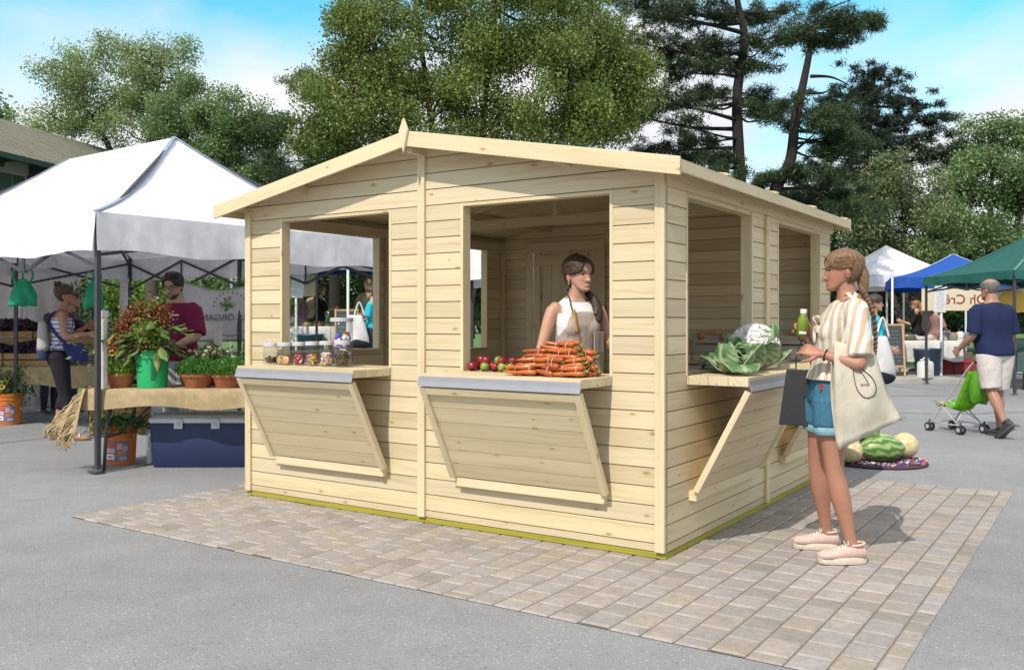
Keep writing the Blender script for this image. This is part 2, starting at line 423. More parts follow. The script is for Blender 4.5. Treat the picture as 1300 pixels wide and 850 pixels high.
sheet_z('lawn', -60, -4.95, 14.6, 25.9, .012, 'grass_soil')
def crack(name, pts, wd):
    mb = MB(); P = [V((x, y, .003)) for x, y, *_ in crom([(a, b) for a, b in pts], 10)]
    P = [p+V((U(-.03, .03), U(-.03, .03), 0)) for p in P]
    vs = []
    for i, p in enumerate(P):
        t = P[min(i+1, len(P)-1)]-P[max(i-1, 0)]; n = V((-t.y, t.x, 0)).normalized()*wd*U(.4, 1)
        vs += [p-n, p+n]
    mb.add(vs, [(2*i, 2*i+2, 2*i+3, 2*i+1) for i in range(len(P)-1)]); return tag(mb.build(name, M['seam_or_fold']), None, None, kind='structure')
M['seam_or_fold'] = plain('asphalt_seam', (.07, .07, .075), .95, .2, 20)
crack('asphalt_crack', [(4.9, 13.2), (6.4, 13.0), (8.4, 13.4), (11, 13.1)], .018)
crack('asphalt_crack', [(6.0, 15.9), (8.0, 16.1), (10.5, 15.7), (13, 16)], .02)
crack('asphalt_crack', [(7.4, 19.1), (8.2, 17.2), (9.6, 16.4)], .02)

# block paving around the hut: individual tumbled setts laid in one sheet
def pavers():
    m, nt, b = nodes('tumbled_block_paving'); tc = N(nt, 'ShaderNodeTexCoord').outputs['Object']
    col = N(nt, 'ShaderNodeAttribute', attribute_name='col').outputs['Color']
    f = ramp(nt, noise(nt, tc, 45, 5, .7), [(.25, g3(.74)), (.5, g3(1)), (.78, g3(1.2))])
    f2 = ramp(nt, noise(nt, tc, 9, 4), [(.3, g3(.9)), (.7, g3(1.08))])
    c = mixc(nt, 1, mixc(nt, 1, col, f, 'MULTIPLY'), f2, 'MULTIPLY')
    L(nt, c, b.inputs['Base Color']); b.inputs['Roughness'].default_value = .85
    bump(nt, b, noise(nt, tc, 90, 4), .35, .004); return m
M['pavers'] = pavers()
mb = MB(); tones = [tuple(x*y for x, y in zip(q, (1.175, 1.19, 1.24))) for q in [(.265, .228, .198), (.285, .245, .215), (.25, .222, .203), (.275, .235, .19), (.225, .197, .172), (.262, .236, .222), (.29, .258, .232), (.27, .235, .212)]]
x0, x1, y0, y1 = -3.80, 1.39, -1.16, 3.34          # local: x = -u
mb.add([(x0+.004, y0+.004, .004), (x1-.004, y0+.004, .004), (x1-.004, y1-.004, .004), (x0+.004, y1-.004, .004)], [(0, 1, 2, 3)], (.17, .145, .12))
px = x0; row = 0
while px < x1-.05:
    wx = min(.15, x1-px); py = y0-(row % 2)*.08+U(-.02, .02); row += 1
    while py < y1-.02:
        ly = U(.158, .182); a, b_ = max(py, y0), min(py+ly, y1)
        if b_-a > .03:
            g = .003; e = .011; z1 = .0085+U(0, .003); t = random.choice(tones); k = U(.95, 1.05); t = tuple(q*k for q in t)
            X0, X1, Y0, Y1 = px+g, px+wx-g, a+g, b_-g; j = lambda: U(-.002, .002)
            vs = [(X0, Y0, .003), (X1, Y0, .003), (X1, Y1, .003), (X0, Y1, .003), (X0+e+j(), Y0+e+j(), z1), (X1-e+j(), Y0+e+j(), z1), (X1-e+j(), Y1-e+j(), z1), (X0+e+j(), Y1-e+j(), z1)]
            lt = tuple(q*1.12 for q in t)
            mb.add(vs, [(4, 5, 6, 7), (0, 1, 5, 4), (1, 2, 6, 5), (2, 3, 7, 6), (3, 0, 4, 7)], [lt]*4+[t]*4)
        py += ly
    px += .15
o = mb.build('block_paving', 'pavers', loc=K0, rotz=KROT); tag(o, None, None, kind='structure')
# ================================================================== the timber kiosk
W = 3.41
def KW(u, v, z=0): return K0+K1*u+K2*v+V((0, 0, z))
kiosk = thing('market_kiosk', 'large pale timber market kiosk with open serving hatches and a low gabled roof', 'kiosk', K0, KROT)
def bt(lo=.86, hi=1.07):
    k = U(lo, hi); return (k, k*U(.975, 1.0), k*U(.93, 1.0))
PITCH, ZTOP, ZB, TH = .1038, 2.062, .044, .03
maps = {'front': (lambda s, z, n: V((-s, -n, z)), V((1, 0, 0))), 'right': (lambda s, z, n: V((n, s, z)), V((0, 1, 0))),
        'left': (lambda s, z, n: V((-W-n, s, z)), V((0, 1, 0))), 'back': (lambda s, z, n: V((-s, W+n, z)), V((1, 0, 0)))}
RS, RE = .1856, 2.172                                   # roof slope, underside of the roof over the outer wall face
def wall(side, s0, s1, openings, gable, mat):
    mp, gr = maps[side]; mb = MB()
    top = (lambda s: RE+RS*min(s, W-s)) if gable else (lambda s: 2.12)
    zmax = RE+RS*W/2 if gable else 2.12
    edges = [ZTOP-PITCH*k for k in range(19, -8, -1)]; edges = [ZB]+[e for e in edges if ZB+.02 < e < zmax-.004]+[zmax]
    def sr(z):
        if not gable or z <= RE: return s0, s1
        d = (z-RE)/RS; return max(s0, d), min(s1, W-d)
    for a, b in zip(edges[:-1], edges[1:]):
        cuts = sorted({a, b} | {z for o in openings for z in o[2:] if a < z < b} | ({RE} if gable and a < RE < b else set()))
        tone = bt()
        for za, zb in zip(cuts[:-1], cuts[1:]):
            zm = (za+zb)/2; iv = [(None, None)]
            bl = sorted((o[0], o[1]) for o in openings if o[2] <= zm <= o[3])
            xs = [None]; 
            for o in bl: xs += [o[0], o[1]]
            xs.append(None)
            for k in range(0, len(xs), 2):
                lo, hi = xs[k], xs[k+1]
                la, ra = sr(za); lb, rb = sr(zb)
                A0, A1 = (la if lo is None else lo), (ra if hi is None else hi); B0, B1 = (lb if lo is None else lo), (rb if hi is None else hi)
                if A1-A0 < .01: continue
                z0 = za+(.0065 if za == a else 0); t2 = tone if random.random() < .5 else bt()
                mid = [x for x in ()]
                def hx(z0, zt, n0, n1, col):
                    mb.hexa([mp(A0, z0, n0), mp(A1, z0, n0), mp(A1, z0, n1), mp(A0, z0, n1), mp(B0, zt, n0), mp(B1, zt, n0), mp(B1, zt, n1), mp(B0, zt, n1)], col, 0, gr)
                hx(z0, zb, -TH, 0, t2)
                hx(za, zb, -TH*.72, -TH*.35, (.55, .50, .42))
    return mb.build(side+'_wall' if False else 'wall', mat, kiosk)
ZO = 1.005
OF = [(.323, 1.398, ZO, ZTOP), (1.975, 3.044, ZO, ZTOP)]
OR = [(.285, 1.42, ZO, ZTOP-.012), (1.965, 3.10, ZO, ZTOP-.012)]
OL = [(.285, 1.42, 1.06, ZTOP), (1.965, 3.06, 1.03, ZTOP)]
OB = [(2.20, 3.01, .06, 2.06)]
wf = wall('front', 0, W, OF, True, 'wood'); wr = wall('right', TH, W-TH, OR, False, 'wood')
wl = wall('left', TH, W-TH, OL, False, 'wood'); wb = wall('back', 0, W, OB, True, 'wood')
for q in (wf, wr, wl, wb): q['side'] = 'wall'
# battens on corners and centre
def cover(side, sa, sb, z0, z1, proud=.018, par=None, name='cover_strip', n0=.0005):
    mp, _ = maps[side]; mb = MB(); a, b = mp(sa, z0, n0), mp(sb, z1, proud); mb.span(a, b, bt(.97, 1.06), 0, (0, 0, 1))
    for k in range(6):
        z = z0+(z1-z0)*(k+.5)/6; p = mp((sa+sb)/2+U(-.008, .008), z, proud); R = MX.Identity(3)
        mb.ball(p, (.0028, .0028, .0028), 6, 4, None, (1, 1, 1), 1)
    return mb.build(name, ['wood', 'nail'], par or kiosk, bevel=.0015)
cover('front', 0.0, .058, .05, 2.135); cover('front', W-.058, W, .05, 2.135); cover('front', 1.679, 1.738, .05, 2.44, .02)
cover('right', 1.665, 1.735, .05, 2.05, .02); cover('back', 1.68, 1.74, .05, 2.44); cover('left', 1.67, 1.73, .05, 2.05)
# base frame and its green treated bearers
mb = MB()
for a, b in (((-W, .004), (-.0, .05)), ((-W, W-.05), (0, W-.004))): mb.span((a[0], a[1], .012), (b[0], b[1], ZB), bt(), 0, (1, 0, 0))
for x in (-W+.004, -.05): mb.span((x, .052, .012), (x+.046, W-.052, ZB), bt(), 0, (0, 1, 0))
mb.build('base_bearer', 'green_wood', kiosk, bevel=.002)
mb = MB()
for k in range(32): 
    y = .04+k*.104; mb.span((-W+.04, y, .046), (-.04, min(y+.1, W-.04), .066), bt(.8, .95), 0, (1, 0, 0))
mb.build('floor', 'wood_dull', kiosk)
# window linings
def lining(side, o, cillboard=True, depth=.075):
    mp, gr = maps[side]; s0, s1, z0, z1 = o; t = .02; mb = MB()
    for a, b in ((s0, s0+t), (s1-t, s1)): mb.span(mp(a, z0+.0005, .004), mp(b, z1, -depth), bt(.98, 1.07), 0, (0, 0, 1))
    mb.span(mp(s0+t, z1-t, .0035), mp(s1-t, z1-.0005, -depth+.001), bt(.9, 1), 0, gr)
    if cillboard: mb.span(mp(s0+t, z0+.0005, .0035), mp(s1-t, z0+t, -depth-.01), bt(.9, 1), 0, gr)
    return mb.build('window_lining', 'wood', kiosk, bevel=.0015)
for o in OF: lining('front', o, False)
for o in OR: lining('right', o, False)
for o in OL: lining('left', o, True, .07)
# wall plate under the eaves, corner and window posts inside
mb = MB()
for x, sg in ((.0005, 1), (-W-.0005, -1)): mb.span((x, -.002, ZTOP-.004), (x+sg*.022, W+.002, 2.165), bt(.9, 1), 0, (0, 1, 0))
for x in (-TH-.0005, -W+TH+.0005): mb.span((x, TH+.001, 2.052), (x+(-.045 if x > -1 else .045), W-TH-.001, 2.13), bt(.85, .95), 0, (0, 1, 0))
mb.build('wall_plate', 'wood', kiosk, bevel=.002)
for x, y in ((-.055, .06), (-W+.055, .06), (-.055, W-.055), (-W+.055, W-.055), (-.055, 1.53), (-.055, 1.86), (-W+.055, 1.53), (-W+.055, 1.86), (-1.71, W-.055)):
    mb = MB(); mb.span((x-.021, y-.021, .067), (x+.021, y+.021, 2.05), bt(.9, 1), 0, (0, 0, 1)); mb.build('inner_post', 'wood', kiosk, bevel=.002)
# truss, ridge beam, purlins
mb = MB(); v = 1.70
mb.bar((-.06, v, 2.13), (-W+.06, v, 2.13), .045, .075, (0, 0, 1), bt(.9, 1))
mb.bar((-W/2, v, 2.17), (-W/2, v, 2.36), .045, .07, (0, 1, 0), bt(.9, 1))
for sg in (-1, 1): mb.bar((-W/2+sg*.03, v+.001, 2.40), (-W/2+sg*1.62, v+.001, 2.12), .043, .07, (0, 0, 1), bt(.9, 1))
mb.build('roof_truss', 'wood', kiosk, bevel=.002)
mb = MB(); zr = lambda u: RE+RS*min(u, W-u)
mb.span((-W/2-.02, -.14, zr(W/2)-.10), (-W/2+.02, W+.02, zr(W/2)-.012), bt(), 0, (0, 1, 0))
for u in (.62, W-.62): mb.span((-u-.02, -.12, zr(u)-.066), (-u+.02, W+.02, zr(u)-.004), bt(), 0, (0, 1, 0))
mb.build('roof_beam', 'wood', kiosk, bevel=.002)
# roof: boarded slab, felt, battens, bargeboards, finial, fascia
roof = MB(); EO, VF, VB = .143, -.158, 3.43
def slope_pts(u0, u1, y0, y1, za, zb, sg):
    f = lambda u: RE+RS*u
    X = (lambda u: -u) if sg > 0 else (lambda u: -W+u)
    return [V((X(u0), y0, f(u0)+za)), V((X(u1), y0, f(u1)+za)), V((X(u1), y1, f(u1)+za)), V((X(u0), y1, f(u0)+za)),
            V((X(u0), y0, f(u0)+zb)), V((X(u1), y0, f(u1)+zb)), V((X(u1), y1, f(u1)+zb)), V((X(u0), y1, f(u0)+zb))]
for sg in (1, -1):
    n = 18; st = (W/2+EO)/n
    for k in range(n):
        a = -EO+k*st; roof.hexa(slope_pts(a+.0025, a+st-.0005, VF, VB, .001, .02, sg), bt(.85, 1), 0, (0, 1, 0))
rf = roof.build('roof', 'wood_dull', kiosk)
mb = MB()
for sg in (1, -1): mb.hexa(slope_pts(-EO-.012, W/2, VF-.005, VB+.01, .0205, .027, sg))
mb.build('felt', 'felt', rf)
mb = MB()
for y in (.55, 1.47, 2.39, 3.36):
    for sg in (1, -1): mb.hexa(slope_pts(-EO-.016, W/2-.02, y-.025, y+.025, .0275, .042, sg), bt(1, 1.06), 0, (1, 0, 0))
mb.build('felt_batten', 'wood', rf, bevel=.002)
for y0, y1 in ((VF-.024, VF-.0055), (VB+.0105, VB+.028)):
    for sg in (1, -1):
        mb = MB(); mb.hexa(slope_pts(-EO-.018, W/2, y0, y1, -.062, .036, sg), bt(1, 1.06), 0, (1, 0, RS*-sg))
        mb.build('bargeboard', 'wood', rf, bevel=.003)
mb = MB()
for x, sg in ((EO+.001, 1), (-W-EO-.001, -1)):
    z = RE-RS*EO; mb.span((x, VF+.001, z-.045), (x+sg*.016, VB, z+.021), bt(.95, 1), 0, (0, 1, 0))
mb.build('fascia', 'wood', rf, bevel=.002)
mb = MB(); zt = RE+RS*W/2+.04; c = (-W/2, VF-.025, zt)
P = [(0, -.15), (.036, -.005), (0, .075), (-.036, -.005)]
f0 = [V((c[0]+a, VF-.0245, zt+b)) for a, b in P]; f1 = [V((c[0]+a, VF-.043, zt+b)) for a, b in P]
mb.hexa(f0+f1, bt(1, 1.05), 0, (0, 0, 1)); mb.build('finial', 'wood', rf, bevel=.003)
# counters and hatches
CD = .365
def counter(side, o):
    mp, gr = maps[side]; s0, s1 = o[0]+.003, o[1]+.035; root = MB()
    n0, n1 = -.22, CD; bw = (n1-n0)/5
    for k in range(5):
        a = n0+k*bw
        if a < 0 < a+bw or a < 0:   # boards inside stop at the opening
            pass
        lo = o[0]+.021 if a < .0 else s0; hi = o[1]-.021 if a < .0 else s1
        if a < 0 < a+bw:
            root.span(mp(o[0]+.021, ZO-.048, a+.001), mp(o[1]-.021, ZO, .002), bt(), 0, gr); a2 = .003
            root.span(mp(s0, ZO-.05, a2), mp(s1, ZO, a+bw-.001), bt(), 0, gr)
        else: root.span(mp(lo, ZO-.05, a+.001), mp(hi, ZO, a+bw-.001), bt(), 0, gr)
    for k in range(9):
        s = s0+(s1-s0)*(k+.5)/9
        for n in (.06, .18, .34): root.ball(mp(s, ZO, n), .003, 6, 4, None, (1, 1, 1), 1)
    for q in range(3):
        for e in (s0, s1): root.ball(mp(e, ZO-.04, .08+.1*q), .004, 6, 4, None, (1, 1, 1), 1)
    c = root.build('counter', ['wood', 'nail'], kiosk, bevel=.0015)
    mb = MB(); th = .003
    prof = [(CD+.002, ZO-.018), (CD+.006, ZO-.045), (CD+.017, ZO-.075), (CD+.020, ZO-.075), (CD+.0095, ZO-.045), (CD+.0055, ZO-.016)]
    a = [mp(s0-.004, z, n) for n, z in prof]; b = [mp(s1+.004, z, n) for n, z in prof]; mb.rings([a, b])
    mb.build('metal_flashing', 'zinc', c)
    # the let-down hatch leans back to the wall
    hz = MB(); T0 = V((CD-.008, ZO-.078)); T1 = V((.052, .345)); d = (T1-T0); Ln = d.length; d.normalize(); nn = V((-d.y, d.x)); nn = nn if nn.x > 0 else -nn
    def q(s, t, h): p = T0+d*t+nn*h; return mp(s, p.y, p.x)
    def bx(mb, sa, sb, ta, tb, ha, hb, col, g):
        P = [q(sa, ta, ha), q(sb, ta, ha), q(sb, tb, ha), q(sa, tb, ha), q(sa, ta, hb), q(sb, ta, hb), q(sb, tb, hb), q(sa, tb, hb)]
        mb.hexa(P, col, 0, g)
    gl = q(0, 1, 0)-q(0, 0, 0)
    h = MB(); bw = .042
    bx(h, s0, s0+bw, .0, Ln, -.015, .02, bt(1, 1.06), gl); bx(h, s1-bw, s1, .0, Ln, -.015, .02, bt(1, 1.06), gl)
    bx(h, s0+bw+.0005, s1-bw-.0005, .001, .045, -.014, .019, bt(), gr)
    fr = h.build('serving_hatch', 'wood', kiosk, bevel=.002)
    b = MB(); n = 6; st = (Ln-.046)/n
    for k in range(n): bx(b, s0+bw+.0006, s1-bw-.0006, .0455+k*st, .0455+(k+1)*st-.004, -.012, .002, bt(.93, 1.05), gr)
    bx(b, s0+bw+.0006, s1-bw-.0006, .05, Ln-.004, -.0145, -.0125, (1.1, 1.05, .95), gr)
    b.build('hatch_boarding', 'wood', fr)
    mb = MB(); mb.span(mp(s0+.03, .285, .0006 if side != 'front' else .0006), mp(s1-.035, .342, .048), bt(1.0, 1.06), 0, gr); mb.build('hatch_ledge', 'wood', kiosk, bevel=.002)
for o in OF: counter('front', o)
for o in OR: counter('right', o)
# door in the back wall
dm = MB(); n = 7; st = (.81-.05)/n
for k in range(n): dm.span((-3.01+.025+k*st, W-.03, .067), (-3.01+.025+(k+1)*st-.004, W-.01, 2.055), bt(.9, 1), 0, (0, 0, 1))
dr = dm.build('door', 'wood', kiosk)
mb = MB()
for a, b in ((.12, .23), (1.0, 1.1), (1.88, 1.99)): mb.span((-2.98, W-.05, a), (-2.225, W-.0305, b), bt(.9, 1), 0, (1, 0, 0))
for a in (-2.98, -2.305): mb.span((a, W-.048, .07), (a+.08, W-.0302, 2.03), bt(.9, 1), 0, (0, 0, 1))
mb.build('door_brace', 'wood', dr, bevel=.002)
mb = MB()
for a in (-3.065, -2.225): mb.span((a, W-.068, .067), (a+.08, W-.0515, 2.02), bt(.9, 1), 0, (0, 0, 1))
mb.span((-3.065, W-.067, 2.021), (-2.145, W-.0305, 2.12), bt(.9, 1), 0, (1, 0, 0)); mb.build('door_frame', 'wood', kiosk, bevel=.002)

# ================================================================== goods on the counters
def jar(lab, u, v, r, h, fill, kind):
    t = thing('glass_jar', lab, 'jar', KW(u, v, ZO+.001), KROT, 'glass sweet jars on the kiosk counter')
    g = MB(); hb = h-.028
    g.lathe([(r*.9, .002), (r, .012), (r, hb-.02), (r*.9, hb)], 24, cap=True); g.build('glass_body', 'glass', t, True)
    l = MB(); l.lathe([(r*.99, hb), (r*1.03, hb+.002), (r*1.03, h-.006), (r*.97, h), (0.001, h)], 28, col=(.46, .44, .48)); l.build('lid', 'attr', t, True, auto=35)
    c = MB(); rr = r*.9
    def fillb(rad_, cols, n, lump=0, asp=1):
        for _ in range(n):
            a = U(0, 2*PI); q = rr*math.sqrt(U(.25, 1))-rad_; z = U(rad_, fill); R = MX.Rotation(U(0, PI), 3, V((U(-1, 1), U(-1, 1), U(-1, 1))).normalized())
            c.ball((q*math.cos(a), q*math.sin(a), z+.006), (rad_, rad_, rad_*asp), 7, 5, R, random.choice(cols), 0, lump)
    if kind == 'choc': fillb(.013, [(.09, .03, .015), (.13, .05, .02), (.06, .02, .012)], 70, .2, .5)
    if kind == 'coffee': fillb(.011, [(.085, .045, .02), (.12, .065, .03), (.05, .025, .012)], 190, .2, .7)
    if kind == 'biscuit':
        for k in range(5):
            a = [1.2, 1.9, 2.7, 4.6, 5.4][k]; R = MX.Rotation(U(-.3, .3), 3, 'Y') @ MX.Rotation(PI/2*U(.85, 1), 3, 'X')
            c.lathe([(.001, -.006), (.027, -.006), (.030, 0), (.027, .006), (.001, .006)], 16, ((k-2)*.016, -.022+.012*(k % 2), .036), R, (.66, .36, .17))
        fillb(.016, [(.09, .12, .03), (.6, .35, .17)], 14, .1, .6)
    if kind == 'red': fillb(.011, [(.42, .02, .06), (.5, .05, .1), (.3, .01, .03), (.75, .55, .5)], 120, .1)
    if kind == 'yellow': fillb(.010, [(.75, .55, .03), (.75, .4, .03), (.2, .4, .05), (.6, .05, .04), (.1, .12, .5)], 150)
    if kind == 'mix': fillb(.010, [(.75, .2, .35), (.05, .3, .7), (.8, .6, .1), (.8, .75, .7), (.75, .3, .1)], 170)
    if kind == 'gum': fillb(.019, [(.8, .8, .78), (.75, .06, .05), (.06, .06, .55), (.8, .6, .06), (.8, .8, .78), (.07, .08, .5)], 90)
    c.build('contents', 'attr_gloss', t, True)
jar('pale-lidded jar of dark chocolate drops at the left end', 3.03, -.10, .055, .155, .045, 'choc')
jar('pale-lidded jar with round orange biscuits standing inside', 2.885, -.10, .055, .16, .06, 'biscuit')
jar('pale-lidded jar of dark red sweets', 2.745, -.10, .046, .165, .068, 'red')
jar('pale-lidded jar of yellow and green sweets', 2.615, -.10, .047, .17, .07, 'yellow')
jar('pale-lidded jar of pink, blue and yellow candy beads', 2.475, -.10, .05, .175, .085, 'mix')
jar('pale-lidded jar of brown coffee beans at the right end of the row', 2.33, -.10, .054, .18, .10, 'coffee')
jar('tall wide jar of white, red and blue gumballs behind the small jars', 2.47, .04, .078, .335, .215, 'gum')

# carrots: each bunch a thing
def carrot_bunch():
    t = thing('carrot_bunch', '', 'carrots')
    m = MB()
    for k, (y, z) in enumerate(((-.033, 0), (0, .003), (.033, 0), (-.017, .031), (.017, .032))):
        L_ = U(.125, .155); r = U(.0145, .0185); x0 = -L_*.5+U(-.012, .012); yy = y*1.1; y2 = y*.55
        pts = [(x0-.002+L_*s, yy*s+y2*(1-s)+math.sin(s*5+k)*.002, z+.014+math.sin(s*4+k)*.002) for s in (0, .06, .25, .5, .75, .93, 1.0)]
        m.tube(pts, [.002, r*.3, r*.62, r*.85, r, r*.9, r*.4], 9, random.choice([(.46, .115, .024), (.40, .09, .02), (.50, .135, .028), (.34, .075, .02)]))
    m.build('roots', 'attr_gloss', t, True)
    g = MB()
    for k in range(5):
        a = V((.062, U(-.03, .03), .022+U(-.006, .015))); g.tube([a, a+V((.02, U(-.006, .006), .002)), a+V((U(.022, .036), U(-.014, .014), U(-.008, .012)))], [.0035, .003, .002], 5, random.choice([(.16, .30, .05), (.10, .22, .03), (.24, .36, .09)]))
    g.build('green_tops', 'attr', t, True)
    b = MB(); R = [(.022, .053*math.cos(q*PI/8), .030+.036*math.sin(q*PI/8)) for q in range(17)]
    b.tube(R, .0015, 5, (.75, .55, .42)); b.build('tie_band', 'attr', t, True); return t
protos = [carrot_bunch() for _ in range(3)]
lay = [(0, [.43, .53, .63, .73, .83], (-.22, -.10)), (1, [.46, .56, .66, .76], (-.20, -.09)), (2, [.49, .59, .69], (-.18, -.08)), (3, [.53, .63], (-.15,))]
first = {}
used = 0
for ly, us, vs in lay:
    for v in vs:
        for u in us:
            u2 = u+U(-.028, .028)-(v+.1)*.15
            src = protos[used % 3]; loc = KW(u2, v+U(-.012, .012), ZO+.003+ly*.045+U(0, .006)); rz = KROT+U(-.55, .45)+.1
            o = src if used < 3 else copy_tree(src)
            o.location = loc; o.rotation_euler = (U(-.16, .16), U(-.16, .2), rz); o.scale = (U(.9, 1.12),)*3
            o['group'] = 'carrot bunches heaped on the counter'; o['label'] = 'bunch of orange carrots tied with a band in the heap on the counter'; used += 1
# apples
def apple(col, col2, lab, first=[0]):
    t = thing('apple', lab, 'apple', group='apples heaped on the counter')
    b = MB(); n, m = 16, 12; vs = []; cs = []
    prof = [(.001, .024), (.006, .027), (.014, .033), (.024, .034), (.033, .024), (.037, .006), (.035, -.012), (.027, -.027), (.015, -.034), (.006, -.031), (.001, -.029)]
    RR = [[V((r*math.cos(2*PI*k/n), r*math.sin(2*PI*k/n), z+.034)) for k in range(n)] for r, z in prof]
    b.rings(RR, col); o = len(b.v)
    for i, p in enumerate(b.v):
        k = .5+.5*math.sin(p[0]*90+p[1]*60); b.c[i] = tuple(a*k+c*(1-k) for a, c in zip(col, col2))
    b.build('fruit', 'attr_gloss', t, True)
    s = MB(); s.tube([(0, 0, .058), (.002, 0, .068), (.005, .001, .076)], .0014, 5, (.08, .05, .02)); s.build('stem', 'attr', t, True); return t
ra = apple((.30, .015, .025), (.20, .012, .025), 'red apple in the heap on the kiosk counter'); ga = apple((.20, .29, .035), (.26, .32, .06), 'green apple in the heap on the kiosk counter')
ap = [(1.36, .10, 0), (1.29, .12, 1), (1.22, .10, 0), (1.15, .11, 0), (1.08, .10, 1), (1.02, .12, 0), (.96, .09, 1), (1.33, .04, 0), (1.25, .04, 1), (1.17, .04, 0), (1.11, .03, 1), (1.04, .04, 1), (.97, .04, 0), (1.36, .165, 0), (1.27, .18, 0), (1.18, .17, 1), (1.09, .175, 0), (1.00, .17, 0), (1.26, .08, 10), (1.13, .08, 10), (1.20, .13, 11), (1.05, .08, 10), (1.33, .12, 10), (.93, .15, 0), (.90, .07, 1)]
ur = ug = False
for u, v, k in ap:
    z = ZO+.001+(.036 if k >= 10 else 0); k %= 10; s = ga if k else ra; fresh = not (ug if k else ur)
    o = s if fresh else copy_tree(s)
    if k: ug = True
    else: ur = True
    o.location = KW(u, v, z); o.rotation_euler = (U(-.3, .3), U(-.3, .3), U(0, 6)); o.scale = (.76, .76, .76)

# cauliflowers on the right-hand counter
def cauli(lab, u, v, r, head, tilt, nleaf, seed):
    random.seed(seed); t = thing('cauliflower', lab, 'cauliflower', KW(u, v, ZO+.002), KROT+seed)
    c = MB()
    if head:
        hr = head; cz = r*1.02
        c.ball((0, 0, cz), (hr*.9, hr*.9, hr*.78), 20, 14, None, (.62, .56, .55))
        for k in range(620):
            z = U(-.25, 1); a = U(0, 2*PI); q = math.sqrt(1-z*z); p = V((q*math.cos(a)*hr*.92, q*math.sin(a)*hr*.92, cz+z*hr*.8)); w = U(.72, .92)
            c.ball(p, hr*U(.045, .085), 7, 5, None, (w*.88, w*.83, w*.83), 0, .15)
        c.build('white_head', 'attr_rough', t, True)
    l = MB()
    for k in range(nleaf):
        ring = k/(nleaf-1); a = k*2.4+U(-.25, .25); ln = r*(1.75+.35*ring)*U(.9, 1.1); w = r*(1.15+.15*ring)*U(.9, 1.15); g = []
        # midrib: rises along the head, then curls (inner leaves over the top, outer leaves flop out and down)
        out_ = max(0, ring-.68)/.32 if not head else max(0, ring-.45)/.55; an = (.15+.5*(1-ring)); pr, pz = r*(.22+.2*ring), r*.06; prof = []
        for i in range(11):
            prof.append((pr, pz)); st = ln/10
            an += (.27+.10*(1-ring))*(1-out_*1.0)*(.75 if head else 1)+(.12 if i < 4 else -.24)*out_; pr += math.cos(an)*st; pz += math.sin(an)*st
        for i in range(11):
            s = i/10; R_, Z_ = prof[i]; ww = w*math.sin(PI*min(.96, .14+.74*s))**.75; row = []
            for j in range(11):
                e = (j-5)/5; rip = .055*r*math.sin(e*8+k*1.7+s*7)*abs(e)**1.5*(.3+s); cup = .42*ww*e*e*(1-out_*.8); A2 = a+e*.10
                x = (R_-cup+rip*.5); y = ww*e*.72
                row.append(V((math.cos(A2)*x-math.sin(A2)*y, math.sin(A2)*x+math.cos(A2)*y, max(.006, Z_+rip+.10*ww*e*e))))
            g.append(row)
        o = len(l.v); l.sheet(g, .005); k2 = U(.85, 1.2)
        for q in range(2):
            for i in range(11):
                for j in range(11):
                    e = abs(j-5)/5; s = i/10; base = (.085, .19, .06) if ring > .45 else (.14, .26, .08)
                    vein = 1 if e < .05 else (.8 if e < .25 and s < .6 else (.62 if abs((s*4.5-e*2.2) % 1-.5) < .15 and e < .85 else 0))
                    kk = min(1, vein*(1-.45*s)+(.75*(1-s/.3) if s < .3 else 0)+(.35 if e > .95 else 0)); l.c[o+q*121+i*11+j] = tuple((x*(1-kk)+y*kk)*k2 for x, y in zip(base, (.55, .62, .43)))
    l.build('leaves', 'leaf_big', t, True); random.seed(7+seed)
    return t
M['leaf_big'] = plain('brassica_leaf', (1, 1, 1), .45, .25, 26, .35, 55, attr=True, trans=.12)
cauli('green leafy cauliflower with curled pale-veined leaves at the near end of the right counter', -.16, .60, .10, None, 0, 15, 3)
cauli('large cauliflower with a broad white head in open green leaves', -.10, 1.16, .15, .165, 0, 11, 5)
cauli('leafy cauliflower with curled leaves against the white-headed one', -.15, .86, .105, None, 0, 15, 8)
# crates of bread rolls on a stand against the back wall inside
def slat_crate(lab, loc, rz, w, d, h, n, roll=True):
    t = thing('wooden_crate', lab, 'crate', loc, rz, 'whitewashed crates inside the kiosk'); c = MB()
    for sy in (-1, 1):
        for k in range(n): z0 = .004+k*(h/n); c.span((-w/2, sy*d/2-.006, z0+.006), (w/2, sy*d/2+.006, z0+h/n-.006), bt(.85, 1.1), 0, (1, 0, 0))
    for sx in (-1, 1):
        for k in range(n): z0 = .004+k*(h/n); c.span((sx*w/2-.006, -d/2+.007, z0+.006), (sx*w/2+.006, d/2-.007, z0+h/n-.006), bt(.85, 1.1), 0, (0, 1, 0))
    c.span((-w/2+.007, -d/2+.007, 0), (w/2-.007, d/2-.007, .01), bt(), 0, (1, 0, 0)); c.build('slats', 'oldwood', t, bevel=.0015)
    p = MB()
    for sx in (-1, 1):
        for sy in (-1, 1): p.span((sx*(w/2-.02)-.011, sy*(d/2-.02)-.011, .011), (sx*(w/2-.02)+.011, sy*(d/2-.02)+.011, h+.004), bt(), 0, (0, 0, 1))
    p.build('corner_post', 'oldwood', t); return t
